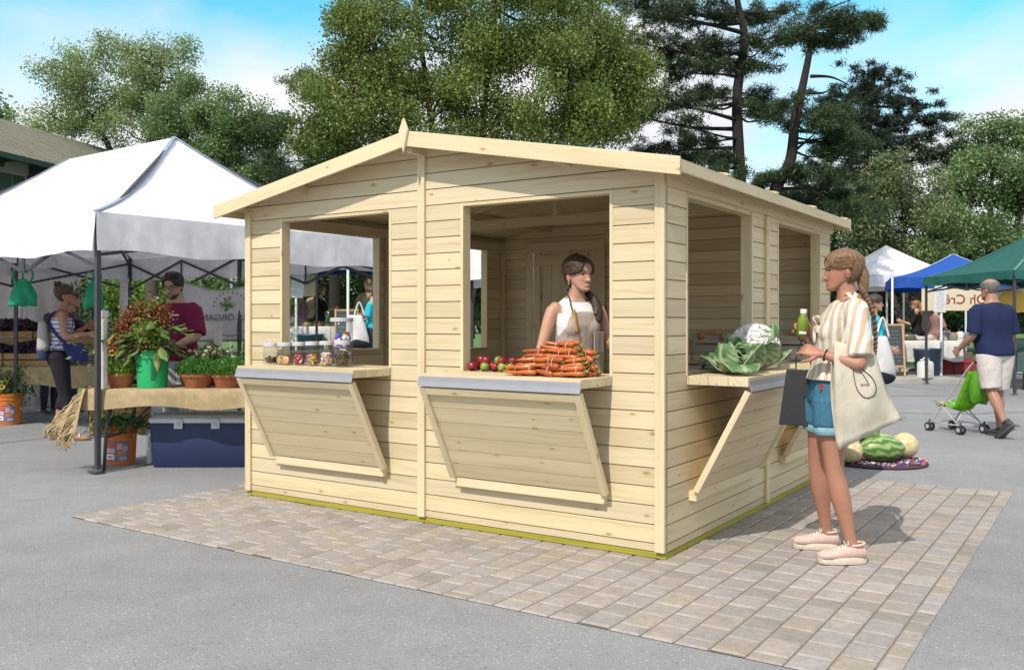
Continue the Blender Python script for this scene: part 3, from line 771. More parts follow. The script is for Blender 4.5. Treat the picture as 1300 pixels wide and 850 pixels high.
def bread(lab, loc, rz, L_=.17, r=.055, grp='bread rolls in the crates'):
    b = MB(); R = MX.Rotation(PI/2, 3, 'Y'); c = (.30, .15, .06)
    b.ball((0, 0, r*.8), (L_/2, r, r*.85), 16, 10, None, c)
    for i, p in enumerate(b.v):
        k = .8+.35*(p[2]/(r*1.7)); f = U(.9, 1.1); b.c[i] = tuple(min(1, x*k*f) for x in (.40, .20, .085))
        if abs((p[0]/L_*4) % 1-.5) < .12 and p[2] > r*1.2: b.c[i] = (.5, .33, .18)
    o = b.build('bread_roll', 'attr_rough', None, True, loc=loc, rotz=rz); return tag(o, lab, 'bread', grp)
stand = thing('display_stand', 'stepped wooden display stand carrying crates along the back wall of the kiosk', 'stand', KW(.78, 3.03, .066), KROT)
mb = MB(); mb.span((-.68, -.27, .76), (.68, .03, .79), bt(), 0, (1, 0, 0)); mb.build('lower_shelf', 'wood', stand, bevel=.002)
mb = MB(); mb.span((-.68, .031, .935), (.68, .29, .965), bt(), 0, (1, 0, 0)); mb.build('upper_shelf', 'wood', stand, bevel=.002)
for sx in (-.64, .64):
    for sy, h in ((-.24, .759), (.26, .934)): mb = MB(); mb.span((sx-.02, sy-.02, .001), (sx+.02, sy+.02, h), bt(), 0, (0, 0, 1)); mb.build('leg', 'wood', stand)
zl, zu = .066+.791, .066+.966
slat_crate('low whitewashed crate of rolls on the lower step, left end', KW(1.17, 2.91, zl), KROT, .5, .26, .165, 2)
slat_crate('low whitewashed crate of rolls on the lower step, right of the corner crate', KW(.63, 2.91, zl), KROT, .5, .26, .165, 2)
slat_crate('higher whitewashed crate of rolls on the upper step, by the middle of the back wall', KW(.86, 3.2, zu), KROT, .5, .24, .16, 2)
slat_crate('higher whitewashed crate of rolls on the upper step, nearest the right wall', KW(.32, 3.2, zu), KROT, .5, .24, .16, 2)
i = 0
for (cu, cv, cz) in ((1.17, 2.91, zl+.085), (.63, 2.91, zl+.085), (.86, 3.2, zu+.085), (.32, 3.2, zu+.085)):
    nm = ['lower left crate', 'lower right crate', 'upper crate near the middle', 'upper crate near the right wall'][i]; i += 1
    for k in range(6):
        bread('brown bread roll in the '+nm+' of the kiosk stand', KW(cu-.17+.17*(k % 3)+U(-.02, .02), cv-.06+.11*(k//3), cz+U(0, .02)), KROT+PI/2+U(-.5, .5))
slat_crate('small whitewashed crate on the farther right-hand counter', KW(-.06, 2.62, ZO+.001), KROT+.2, .3, .2, .10, 1)
bread('single bread roll in the small crate on the farther right counter', KW(-.06, 2.62, ZO+.04), KROT+.9, .17, .05, None)
# ================================================================== people
def nrm(v): return V(v).normalized()
def hand(mb, w, d, pn, thumb, sc=1.0, curl=(.5, .6, .5), spread=.05, tc=.5, fc=None):
    """w wrist, d towards the fingers, pn palm normal (fingers curl towards it), thumb side (+1/-1 across d x pn)"""
    d = nrm(d); pn = V(pn); pn = (pn-d*pn.dot(d)).normalized(); ax = d.cross(pn)*thumb     # ax points to the thumb side
    pal = [(0, .026, .019), (.02, .031, .017), (.055, .040, .0155), (.082, .041, .0135), (.094, .037, .010)]
    R = []
    for t, a, b in pal:
        c = w+d*t*sc; R.append([c+(ax*math.cos(2*PI*k/12)*a+pn*math.sin(2*PI*k/12)*b)*sc for k in range(12)])
    mb.rings(R)
    for i, (off, ln, r) in enumerate(((.031, .074, .0088), (.0105, .083, .0092), (-.0105, .077, .0088), (-.0305, .061, .0078))):
        c1 = curl if fc is None else fc[i]
        p = w+d*.078*sc+ax*off*sc; an = 0; dr = (d+ax*spread*(1.2-i*.8)).normalized(); pts = [p, p+dr*.014*sc]; p = pts[-1]
        for j, fr in enumerate((.45, .31, .24)):
            an += c1[j]; dd = dr*math.cos(an)+pn*math.sin(an); p = p+dd*ln*fr*sc; pts.append(p)
        q = crom([tuple(x) for x in pts], 3); n = len(q); mb.tube(q, [r*sc*(1.02-.28*k/(n-1)) for k in range(n)], 8)
        mb.ball(pts[-1], r*sc*.72, 8, 6)
    b = w+d*.022*sc+ax*.024*sc+pn*.004*sc; t1 = (d*.62+ax*.72+pn*tc*.55).normalized(); t2 = (d*.86+ax*.28+pn*tc).normalized()
    pts = [b, b+t1*.038*sc, b+t1*.038*sc+t2*.030*sc, b+t1*.038*sc+t2*.030*sc+(t2+pn*tc*.6-ax*tc*.3).normalized()*.024*sc]
    q = crom([tuple(x) for x in pts], 3); n = len(q); mb.tube(q, [sc*(.0135-.0045*k/(n-1)) for k in range(n)], 8); mb.ball(pts[-1], .0088*sc, 8, 6)

HEAD = [(0.00, .016, .074, .046), (.03, .030, .087, .036), (.08, .041, .091, .020), (.14, .049, .089, -.010), (.22, .057, .087, -.040), (.30, .063, .0865, -.060), (.40, .068, .086, -.078),
        (.50, .072, .086, -.090), (.60, .0745, .091, -.097), (.70, .0755, .090, -.099), (.79, .0715, .081, -.094), (.87, .062, .064, -.080), (.94, .045, .038, -.055), (.98, .027, .012, -.035), (1.0, .006, -.006, -.016)]
def head_pts(fem, inflate=None):
    """dense head grid: returns vertices (chin at 0, height .222) and grid sizes; inflate(phi, s)->metres"""
    T = np.array(HEAD); ns, nk = 60, 72; vs = []; SS = []
    ss = [0.0]+[1-(1-i/(ns-1))**1.0 for i in range(1, ns)]
    for s in ss:
        w, f, b = [float(np.interp(s, T[:, 0], T[:, i])) for i in (1, 2, 3)]
        if not fem: w *= 1.04; f += .004*math.exp(-((s-.06)/.07)**2); w += .006*math.exp(-((s-.15)/.1)**2)
        for k in range(nk):
            a = 2*PI*k/nk; x = w*math.sin(a); cy = (f+b)/2; ry = (f-b)/2; y = cy+ry*math.cos(a)
            # square the face plane off a little
            if math.cos(a) > 0: x = w*math.copysign(abs(math.sin(a))**.86, math.sin(a))
            z = s*.222
            if y > cy:
                fr = max(0, min(1, (y-cy)/ry*1.3-.15))
                g = lambda dx, sx, dz, sz: math.exp(-((abs(x)-dx)/sx)**2-((s-dz)/sz)**2)
                br = max(0, min(1, (.53-s)/.19)) if s > .335 else max(0, min(1, (s-.265)/.05))
                nw = .0095+.006*math.exp(-((s-.33)/.05)**2)
                y += fr*(.004+.021*br**1.25)*math.exp(-(x/nw)**2)*(1 if .26 < s < .56 else 0)
                y -= fr*.0105*g(.031, .0155, .505, .042)
                y += fr*.0045*g(.031, .010, .495, .022)             # eyeball
                y += fr*.004*g(.028, .022, .585, .03)              # brow
                y += fr*.005*math.exp(-(x/.021)**2)*(math.exp(-((s-.212)/.016)**2)+math.exp(-((s-.172)/.018)**2))
                y -= fr*.0025*math.exp(-(x/.02)**2)*math.exp(-((s-.192)/.007)**2)
                y += fr*.004*g(.046, .02, .37, .07)
                y += fr*.005*math.exp(-(x/.018)**2-((s-.055)/.045)**2)
                y -= fr*.003*math.exp(-(x/.025)**2-((s-.125)/.025)**2)
            if inflate:
                h = inflate(a if a <= PI else a-2*PI, s)
                dirv = V((x, y-cy*.8, (s-.5)*.16)).normalized()*h; x += dirv.x; y += dirv.y; z += dirv.z
            vs.append(V((x, y, z))); SS.append((s, a))
    fs = []
    for i in range(ns-1):
        for k in range(nk): fs.append((i*nk+k, i*nk+(k+1) % nk, (i+1)*nk+(k+1) % nk, (i+1)*nk+k))
    vs.append(sum(vs[:nk], V())/nk); vs.append(sum(vs[(ns-1)*nk:ns*nk], V())/nk)
    for k in range(nk): fs.append((k, len(vs)-2, (k+1) % nk)); fs.append(((ns-1)*nk+k, (ns-1)*nk+(k+1) % nk, len(vs)-1))
    SS += [(0, 0), (1, 0)]
    return vs, fs, SS

TORSO_F = [(.79, .070, .065, 0), (.84, .150, .098, -.006), (.90, .170, .113, -.012), (.97, .160, .106, -.008), (1.04, .132, .090, 0), (1.10, .122, .086, 0), (1.18, .130, .095, .004), (1.26, .143, .106, .004), (1.33, .152, .098, -.002), (1.375, .150, .078, -.008), (1.405, .112, .064, -.010), (1.432, .066, .056, -.008), (1.47, .050, .052, 0), (1.52, .047, .051, .012), (1.56, .047, .050, .018)]
TORSO_M = [(.79, .080, .070, 0), (.84, .145, .098, -.006), (.90, .160, .112, -.010), (.97, .155, .108, -.004), (1.04, .148, .104, .004), (1.10, .147, .104, .006), (1.18, .156, .108, .004), (1.26, .168, .114, .002), (1.33, .176, .106, -.004), (1.38, .170, .084, -.010), (1.412, .128, .072, -.010), (1.44, .076, .062, -.006), (1.475, .060, .058, 0), (1.52, .056, .057, .010), (1.56, .055, .056, .016)]
class Person: pass
def person(label, loc, rotz, h, fem=True, skin=(.47, .265, .175), lean=((0, 0), (0, 0), (0, 0)), legs=None, arms=None, hands=None, yaw=0, pitch=0, roll=0, vox=.011, belly=0, wide=1.0, lips=(.45, .16, .14), face=True, group=None, brow=(.06, .035, .02), smile=0):
    """lean: x,y of pelvis, chest, neck; legs/arms: {L: [joints], R: [...]} in metres for a 1.70 m figure (local: +y forward, +x right)"""
    P = Person(); k = h/1.70; P.k = k; P.fem = fem
    P.root = thing('person', label, 'person', loc, rotz, group)
    T = TORSO_F if fem else TORSO_M
    def off(z): return (float(np.interp(z, (.85, 1.25, 1.45), [l[0] for l in lean])), float(np.interp(z, (.85, 1.25, 1.45), [l[1] for l in lean])))
    P.off = off
    def torso(mb, z0, z1, inf=0, flare=0, cap=True, rows=None, n=24, lo=0):
        R = []; zs = [z0]+[t[0] for t in T if z0+.015 < t[0] < z1-.015]+[z1]; A = np.array(T)
        for z in zs:
            rx, ry, dy = [float(np.interp(z, A[:, 0], A[:, i])) for i in (1, 2, 3)]; ox, oy = off(z); rx *= wide; e = inf
            if flare: e += flare*max(0, (z0+.28-z)/.28)
            if belly: b_ = belly*math.exp(-((z-1.06)/.13)**2); ry += b_*.6; dy += b_*.5; rx += b_*.45
            ring = []
            for q in range(n):
                a = 2*PI*q/n; c_, s_ = math.cos(a), math.sin(a); x = (rx+e)*math.copysign(abs(c_)**.88, c_); y = (ry+e)*math.copysign(abs(s_)**.88, s_)
                ring.append(V((x+ox, y+dy+oy, z))*k)
            R.append(ring)
        mb.rings(R, cap=cap)
        if fem and z0 < 1.2 < z1:
            ox, oy = off(1.25)
            for sx in (-1, 1): mb.ball(V((ox+sx*.066*wide, oy+.072, 1.245))*k, V((.058+inf*.7, .050+inf*.7, .056+inf*.7))*k, 14, 10)
    P.torso = torso
    px, py = lean[0]
    LG = {'L': [(-.085+px, py, .90), (-.09, .02, .49), (-.09, -.01, .085)], 'R': [(.085+px, py, .90), (.09, .02, .49), (.09, -.01, .085)]}
    cx_, cy_ = lean[2]; sw = (.168 if fem else .192)*wide
    AR = {'L': [(-sw+cx_, cy_-.008, 1.372), (-sw-.055, cy_-.03, 1.09), (-sw-.05, cy_+.03, .85)], 'R': [(sw+cx_, cy_-.008, 1.372), (sw+.055, cy_-.03, 1.09), (sw+.05, cy_+.03, .85)]}
    if legs: LG.update(legs)
    if arms:
        for s_, j in arms.items(): AR[s_] = [AR[s_][0]]+list(j) if len(j) == 2 else j
    P.LG = {s_: [V(p)*k for p in j] for s_, j in LG.items()}; P.AR = {s_: [V(p)*k for p in j] for s_, j in AR.items()}
    m_ = 1.0 if fem else 1.1
    def leg(mb, s_, t0=0.0, t1=1.0, inf=0, flare=0):
        a, b, c = P.LG[s_]
        pts = [(*(a+V((0, 0, .0))), .088), (*a.lerp(b, .3), .080), (*a.lerp(b, .65), .064), (*a.lerp(b, .9), .052), (*b.lerp(c, .04), .0495), (*b.lerp(c, .22), .0535), (*b.lerp(c, .4), .0515), (*b.lerp(c, .7), .037), (*b.lerp(c, .92), .0315), (*c, .034)]
        q = crom(pts, 4); n = len(q)-1; i0, i1 = int(t0*n), int(round(t1*n)); q = q[i0:i1+1]
        # calf bulges backwards
        m2 = len(q); fl = lambda i: flare*(i/(m2-1)) if m2 > 1 else 0
        mb.tube([V(p[:3]) for p in q], [(p[3]*m_*(1 if fem else .98)+inf+fl(i))*k for i, p in enumerate(q)], 16)
    def arm(mb, s_, t0=0.0, t1=1.0, inf=0, flare=0):
        a, b, c = P.AR[s_]
        pts = [(*(a-V((math.copysign(.006, a.x), 0, .008))), .047), (*a.lerp(b, .25), .045), (*a.lerp(b, .6), .0405), (*a.lerp(b, .92), .0355), (*b.lerp(c, .08), .0355), (*b.lerp(c, .28), .0375), (*b.lerp(c, .65), .030), (*b.lerp(c, .93), .0235), (*c, .0235)]
        q = crom(pts, 4); n = len(q)-1; i0, i1 = int(t0*n), int(round(t1*n)); q = q[i0:i1+1]; m2 = len(q)
        mb.tube([V(p[:3]) for p in q], [(p[3]*(.95 if fem else 1.16)+inf+flare*(i/(m2-1)))*k for i, p in enumerate(q)], 14)
    P.leg, P.arm = leg, arm
    b = MB(); torso(b, .79, 1.56)
    for s_ in 'LR':
        leg(b, s_); arm(b, s_); a = P.AR[s_][0]; b.ball(a-V((math.copysign(.018, a.x), 0, .016))*k, V((.046, .048, .056))*k*(1 if fem else 1.16), 12, 8)
        ank = P.LG[s_][2]; kn = P.LG[s_][1]
        fd = P.foot_dir(s_) if hasattr(P, 'foot_dir') else V((0, 1, 0))
    vs, fs = remesh(b, vox, 5); B = MB(); B.add(vs, fs, skin)
    # hands
    hd = MB(); H_ = hands or {}
    for s_ in 'LR':
        a, e, w_ = P.AR[s_]; o = dict(d=(w_-e), pn=V((1 if s_ == 'L' else -1, 0, 0)), curl=(.35, .45, .35), tc=.4, fc=None); o.update(H_.get(s_, {}))
        d_ = V(o['d']).normalized(); th = o.get('thumb')
        if th is None:
            ax = d_.cross(V(o['pn'])); th = 1 if ax.dot(V((0, 1, 0))) > 0 else -1
        hand(hd, w_-d_*.012*k, d_, V(o['pn']), th, k*(.93 if fem else 1.04), o['curl'], .05, o['tc'], o['fc'])
    if vox < .02:
        vs, fs = remesh(hd, .0036 if vox < .0105 else .0055, 2); B.add(vs, fs, tuple(x*y for x, y in zip(skin, (1.02, .95, .92))))
    else: hd.c = [skin]*len(hd.v); B.add(hd.v, hd.f, skin)
    # head
    ox, oy = off(1.45); P.hm = MX.Translation(V((ox, oy+.006, 1.478))*k) @ MX.Translation(V((0, 0, .05))*k) @ MX.Rotation(yaw, 4, 'Z') @ MX.Rotation(-pitch, 4, 'X') @ MX.Rotation(roll, 4, 'Y') @ MX.Translation(V((0, .012, -.05))*k) @ MX.Scale(k, 4)
    hv, hf, ss = head_pts(fem); cs = []
    for p, (s, a) in zip(hv, ss):
        c = np.array(skin, float); x = abs(p.x); front = p.y > .05
        if front:
            blush = math.exp(-((x-.045)/.02)**2-((s-.33)/.1)**2); c = c*(1+blush*np.array((.10, -.08, -.06)))
            if x < .026-smile*0+.004*smile and .158-.012*smile < s < .228 and face:
                mz = .192+smile*.02*(x/.026)**2
                wl = 1-(x/(.026+.004*smile))**2
                if abs(s-mz) < .034*wl**.5+.002: c = np.array(lips)
                if smile and abs(s-mz) < .011*wl: c = np.array((.75, .70, .66))
                elif abs(s-mz) < .005: c = c*.5
            ex = (x-.031)/.0148; es = (s-.502)/.024
            if ex*ex+es*es < 1 and face:
                c = np.array((.62, .58, .55)) if (x-.031)**2+((s-.502)*.222)**2 > .0058**2 else np.array((.04, .025, .02))
            if face and abs(ex) < 1.15 and 0 < s-(.502+.021*math.sqrt(max(0, 1-min(1, ex*ex)))) < .014: c = np.array(brow)*.7
            bs = .588+.012*(1-((x-.034)/.024)**2)
            if face and .013 < x < .054 and abs(s-bs) < (.012 if fem else .016)*(1-.5*abs(x-.03)/.03): c = np.array(brow)
        if s < .02: c = c*.95
        cs.append(tuple(c))
    B.add([P.hm @ p for p in hv], hf, cs)
    for sx in (-1, 1):          # ears
        e = MB(); e.ball((0, 0, 0), (.007, .017, .030), 12, 10); e.ball((sx*.003, -.004, .001), (.007, .011, .020), 10, 8)
        Rm = MX.Rotation(sx*.35, 3, 'Z') @ MX.Rotation(-.15, 3, 'X')
        B.add([P.hm @ (V((sx*.074, -.012, .094))+Rm @ V(p)) for p in e.v], e.f, tuple(x*y for x, y in zip(skin, (1.05, .88, .84))))
    B.build('body', 'skin', P.root, True); P.skin = skin
    return P
def garment(P, fn, name, mat, vox=.011, col=(1, 1, 1), smooth=4, colf=None):
    mb = MB(); fn(mb); vs, fs = remesh(mb, vox*P.k, smooth)
    g = MB(); g.add(vs, fs, [colf(V(p)) for p in vs] if colf else col); return g.build(name, mat, P.root, True)
def shoe(P, s_, yawf, upper, sole, pit=0, length=.255, high=.0, name='shoe', mat='attr', laces=None, heelz=None, bare=False):
    """shoe under the ankle; yawf = toe direction angle from +y; pit = heel lifted"""
    k = P.k; a = P.LG[s_][2]; R = MX.Rotation(yawf, 3, 'Z') @ MX.Rotation(-pit, 3, 'X'); base = V((a.x, a.y, a.z-.085*k))
    def T(p): q = V(p)*k; q2 = R @ (q-V((0, 0, .085*k))); return base+V((0, 0, .085*k))+q2
    m = MB(); secs = [(-.070, .012, .030, .045), (-.060, .026, .062, .045), (-.03, .034, .076, .03), (.01, .036, .074, .02), (.05, .040, .062, .0), (.09, .046, .050, 0), (.125, .046, .044, 0), (.155, .038, .038, 0), (.175, .022, .030, 0), (.181, .008, .024, 0)]
    R_ = []; z0 = .022+high
    for y, w, hh, _ in secs:
        ring = []
        for q in range(16):
            an = 2*PI*q/16; c_, s2 = math.cos(an), math.sin(an); ring.append(T((w*math.copysign(abs(c_)**.8, c_), y*length/.25, z0-.004+(hh*(.5+.5*s2) if s2 > -.2 else 0))))
        R_.append(ring)
    m.rings(R_, upper)
    if not bare:
        m.tube([T((.036*math.cos(t), -.022+.042*math.sin(t), z0+.070+.006*math.sin(t+PI))) for t in [2*PI*i/14 for i in range(15)]], .0075*k, 6, upper)
    o = m.build(name, mat, P.root, True)
    so_ = MB(); n = 28; out = []
    for i in range(n):
        an = 2*PI*i/n; y = .055+.128*math.sin(an); w = (.047 if y > .05 else .041)*(1-.0) ; x = w*math.copysign(abs(math.cos(an))**.75, math.cos(an)); out.append((x, y*length/.25))
    so_.rings([[T((x*.96, y*.98, .002)) for x, y in out], [T((x, y, .006)) for x, y in out], [T((x, y, z0)) for x, y in out], [T((x*.93, y*.96, z0+.004)) for x, y in out]], sole)
    so_.build('sole', mat, o, True, auto=50)
    if laces:
        l = MB()
        for i in range(5):
            y = .035+.019*i; z = z0+.068-.0075*i; l.tube([T((-.022, y-.006, z-.008)), T((0, y, z+.003)), T((.022, y+.007, z-.008))], .0032*k, 6, laces)
            l.tube([T((.022, y-.006, z-.008)), T((0, y+.002, z+.004)), T((-.022, y+.007, z-.008))], .0032*k, 6, laces)
        for sx in (-1, 1): l.tube([T((0, .033, z0+.073)), T((sx*.018, .03, z0+.088)), T((sx*.034, .036, z0+.072)), T((sx*.012, .037, z0+.073))], .003*k, 6, laces)
        l.build('laces', mat, o, True)
    return o
def hairshell(P, front=.80, side=.55, nape=.16, thick=.013, col=(.12, .06, .03), temple=.62, bulk=None, name='hair', extra=None, streak=.3, part=True, widow=0, bald=None):
    """scalp hair as a closed shell; front/temple/nape = height of the hairline around the head"""
    def line(a):
        a = abs(a)
        if a < .62: return front-(front-temple)*(a/.62)**3-widow*math.exp(-(a/.12)**2)
        if a < 1.25: return temple-(temple-side)*((a-.62)/.63)
        if a < 1.86: return side
        if a < 2.25: return side-(side-nape)*((a-1.86)/.39)
        return nape
    def inf(a, s):
        d = (s-line(a))/.05; g = max(0, min(1, d+.5)); g = g*g*(3-2*g)
        if bald: g *= max(0, min(1, (bald-s)/.06+.5))
        t = thick+(bulk(a, s) if bulk else 0); rip = .0016*math.sin(a*26+s*9)+.001*math.sin(a*61+s*15)
        return -.016+(t+.016+rip)*g
    hv, hf, ss = head_pts(P.fem, inf); m = MB(); cs = []
    for p, (s, a) in zip(hv, ss):
        f = .8+streak*math.sin(a*34+s*16+2*math.sin(s*9))*math.sin(a*13+1.3)+U(-.08, .08); cs.append(tuple(max(0, c*f*1.1) for c in col))
    m.add([P.hm @ p for p in hv], hf, cs)
    if extra: extra(m)
    return m.build(name, 'hair', P.root, True)
def strands(m, T, pts, r, col, n=7, tw=.5):
    """a tress: many thin tubes twisted round a path of (x,y,z,width)"""
    q = crom([tuple(p) for p in pts], 5)
    for i in range(n):
        a0 = 2*PI*i/n; path = []; rr = []
        for j, p in enumerate(q):
            an = a0+tw*j*.35; w = p[3]; path.append(T(V((p[0]+math.cos(an)*w*.55, p[1]+math.sin(an)*w*.55, p[2])))); rr.append(max(.0015, w*r))
        k = U(.7, 1.3); m.tube(path, rr, 7, tuple(c*k for c in col))

# ------------------------------------------------ customer with juice bottle and tote
M['shirt_stripe'] = cloth('striped_blouse', (.66, .635, .59), .6, 9, ((.62, .78, .04), .046, .55), (.54, .40, .29))
M['denim'] = cloth('blue_denim', (.05, .155, .245), .4, 14)
M['calico'] = cloth('cream_calico', (.55, .50, .415), .5, 5)
M['blackpaper'] = plain('black_paper', (.006, .0065, .009), .5, .15, 6, .2, 12)
O = V((1.80, 5.08, .0105)); TH_ = rad(84)
c = person('young woman in striped blouse and denim shorts holding a green juice bottle', O, TH_, 1.70, True, (.375, .18, .118),
    lean=((.01, .045), (.0, -.02), (.0, -.055)),
    legs={'L': [(-.08, .045, .885), (-.105, .035, .485), (-.125, -.055, .085)], 'R': [(.085, .05, .885), (.13, .075, .49), (.175, .01, .085)]},
    arms={'L': [(-.275, -.06, 1.075), (-.185, .135, 1.135)], 'R': [(.225, -.02, 1.09), (.125, .12, 1.235)]},
    hands={'L': dict(d=(.32, .92, .30), pn=(.75, -.1, -.55), fc=[(.35, .8, .5), (.7, 1.0, .7), (.8, 1.1, .8), (.9, 1.1, .8)], tc=.5, thumb=None), 'R': dict(d=(-.25, .55, .80), pn=(-.8, .25, -.45), fc=[(.75, 1.0, .6), (.8, 1.0, .6), (.85, 1.0, .6), (.9, 1.0, .6)], tc=.5)},
    yaw=rad(-4), pitch=rad(4), vox=.0085, brow=(.13, .075, .04))
CUST = c
def f(mb):
    c.torso(mb, .985, 1.41, .020, .018)
    for s_ in 'LR': c.arm(mb, s_, 0, .34, .020, .014)
    for s_, sx in (('L', -1), ('R', 1)): mb.ball(c.AR[s_][0]+V((-sx*.02, 0, -.002)), (.066, .070, .064), 14, 10)
    ox, oy = c.off(1.43); mb.lathe([(.085, 1.37), (.072, 1.415), (.066, 1.425), (.0, 1.42)], 20, (ox, oy-.006, 0))
garment(c, f, 'blouse', 'shirt_stripe', .0085)
mb = MB(); ox, oy = c.off(1.38)          # collar and the knotted front tie
for sx in (-1, 1):
    g = [[V((ox+sx*(.02+.055*s-.0*t), oy+.066-.11*s-.0*t+.03*t*(1-s), 1.405+.045*s-.045*t)) for t in (0, .5, 1)] for s in (0, .25, .5, .75, 1)]
    mb.sheet(g, .006)
for a, b, r in (((-.02, .10, 1.29), (-.075, .115, 1.335), .016), ((-.02, .10, 1.29), (-.07, .115, 1.245), .014), ((-.02, .10, 1.285), (.03, .11, 1.33), .016), ((0, .10, 1.27), (-.03, .125, 1.19), .012)):
    a = V(a); b = V(b); mb.tube([a, a.lerp(b, .5)+V((-.005, .01, .008)), b], [.006, r, r*.8], 8, flat=.5)
mb.ball((-.015, .105, 1.288), (.014, .012, .014), 10, 8)
mb.build('collar_and_tie', 'shirt_stripe', c.root, True)
def f(mb):
    c.torso(mb, .86, 1.045, .012)
    for s_ in 'LR': c.leg(mb, s_, 0, .15, .017, .012)
garment(c, f, 'shorts', 'denim', .0085)
for s_ in 'LR':
    mb = MB(); a, b, _ = c.LG[s_]; t0 = .46; dirv = (b-a).normalized(); mid = a.lerp(b, .43)
    x, y, t = frame(dirv); mb.rings([[mid+dirv*d+(x*math.cos(q*PI/12)+y*math.sin(q*PI/12))*r for q in range(24)] for d, r in ((-.025, .088), (-.022, .098), (.022, .099), (.026, .092), (.022, .084))])
    mb.c = [(1.6, 1.5, 1.35)]*len(mb.v); mb.build('turn_up', plain('pale_denim_turn_up', (.20, .36, .43), .9, .15, 30, .3, 90) if s_ == 'L' else bpy.data.materials['pale_denim_turn_up'], c.root, True)
mb = MB()        # red and white label in the pocket
mb.box((-.128, .10, .95), (.004, .045, .03), MX.Rotation(.5, 3, 'Z'), (.62, .05, .05)); mb.box((-.136, .060, .951), (.004, .03, .032), MX.Rotation(.5, 3, 'Z'), (.8, .8, .8)); mb.build('pocket_label', 'attr', c.root)
M['shoe_pink'] = plain('pink_canvas_shoe', (1, 1, 1), .85, .12, 60, .3, 220, attr=True)
for s_, yw in (('L', .12), ('R', -.05)): shoe(c, s_, yw, (.62, .43, .385), (.60, .52, .43), 0, .262, .012, 'shoe', 'shoe_pink', (.74, .66, .60))
hc = (.21, .115, .055)
def ex(m):
    T = lambda p: c.hm @ p
    strands(m, T, [(0, -.085, .125, .040), (.0, -.100, .085, .040), (-.004, -.104, .04, .034), (-.008, -.104, .0, .026), (-.010, -.105, -.035, .020)], .42, hc, 9, .5)
    # hair swept back from the temple in long strands
    for i in range(260):
        a = -.70-1.5*(i/260)+U(-.08, .08) if i % 2 else .70+1.5*(i/260)
        s0 = .60+.24*U(0, 1); T_ = np.array(HEAD); path = []
        for t in (0, .25, .5, .75, 1):
            ang = math.copysign(abs(a)+(2.75-abs(a))*t, a); s = s0+(.43-s0)*t+.10*math.sin(PI*t)
            w, f_, b_ = [float(np.interp(s, T_[:, 0], T_[:, j])) for j in (1, 2, 3)]; cy = (f_+b_)/2; ry = (f_-b_)/2
            path.append(c.hm @ V(((w+.0145)*math.sin(ang), cy+(ry+.0145)*math.cos(ang), s*.222)))
        k = U(.5, 1.7); m.tube(crom([tuple(p+V((U(-.002, .002), U(-.002, .002), U(-.002, .003)))) for p in path], 4), [.0008]+[.0019]*15+[.001], 4, tuple(x*k for x in hc), flat=.6)
hairshell(c, .80, .52, .17, .013, hc, .60, lambda a, s: .014*max(0, -math.cos(a))*math.exp(-((s-.55)/.3)**2), extra=ex)
mb = MB(); bx = []      # the braid falls down her back over the shoulder
ox, oy = c.off(1.4); pts = [(-.012, oy-.088, 1.475), (-.03, oy-.112, 1.42), (-.055, oy-.132, 1.36), (-.075, oy-.140, 1.27), (-.085, oy-.140, 1.19), (-.09, oy-.135, 1.13)]
q = crom(pts, 6)
for i, p in enumerate(q):
    t = i/len(q); sg = 1 if i % 2 else -1; r = .021*(1-.45*t); k = U(.6, 1.1)
    mb.ball((p[0]+sg*r*.42, p[1], p[2]), (r*.78, r*.8, r*1.15), 10, 8, MX.Rotation(sg*.7, 3, 'Y'), tuple(x*k*.8 for x in hc))
for i in range(16): mb.tube([q[-1], V(q[-1])+V((U(-.012, .012), U(-.01, .01), -.05)), V(q[-1])+V((U(-.016, .012), U(-.012, .012), U(-.12, -.08)))], [.005, .004, .001], 5, tuple(x*U(.6, 1.1) for x in hc))
mb.build('braid', 'hair', c.root, True)
mb = MB(); w_ = c.AR['L'][2]; e_ = c.AR['L'][1]; dd = (w_-e_).normalized(); x, y, t = frame(dd); p = w_-dd*.035
mb.tube([p+(x*math.cos(q*PI/10)+y*math.sin(q*PI/10))*.031 for q in range(21)], .0035, 6, (.05, .03, .02)); mb.build('bracelet', 'attr', c.root, True)
# bottle of green juice
def W_(P, p): return P.root.matrix_basis @ V(p) if False else (MX.Translation(P.root.location) @ MX.Rotation(P.root.rotation_euler.z, 4, 'Z')) @ V(p)
wr_ = c.AR['R'][2]; bc = W_(c, wr_+V((-.055, .052, .06)))
t = thing('juice_bottle', "small bottle of green juice in the customer's raised hand", 'bottle', bc-V((0, 0, .07)), 0); t.rotation_euler = (.05, .06, 0)
mb = MB(); mb.lathe([(.024, 0), (.030, .006), (.031, .07), (.028, .095), (.017, .118), (.016, .124), (.0, .124)], 24, col=(.16, .23, .015)); mb.build('juice_body', 'attr_gloss', t, True)
mb = MB(); mb.lathe([(.018, .1245), (.0185, .127), (.0185, .148), (.017, .151), (0, .151)], 24, col=(.62, .63, .60)); mb.build('cap', 'attr', t, True, auto=40)
mb = MB(); mb.rings([[V((.0315*math.cos(a), .0315*math.sin(a), z)) for a in [-2.4+.1*i for i in range(15)]] for z in (.012, .026)], (.72, .76, .70), cap=False, close=False); mb.build('label', 'attr', t, True)
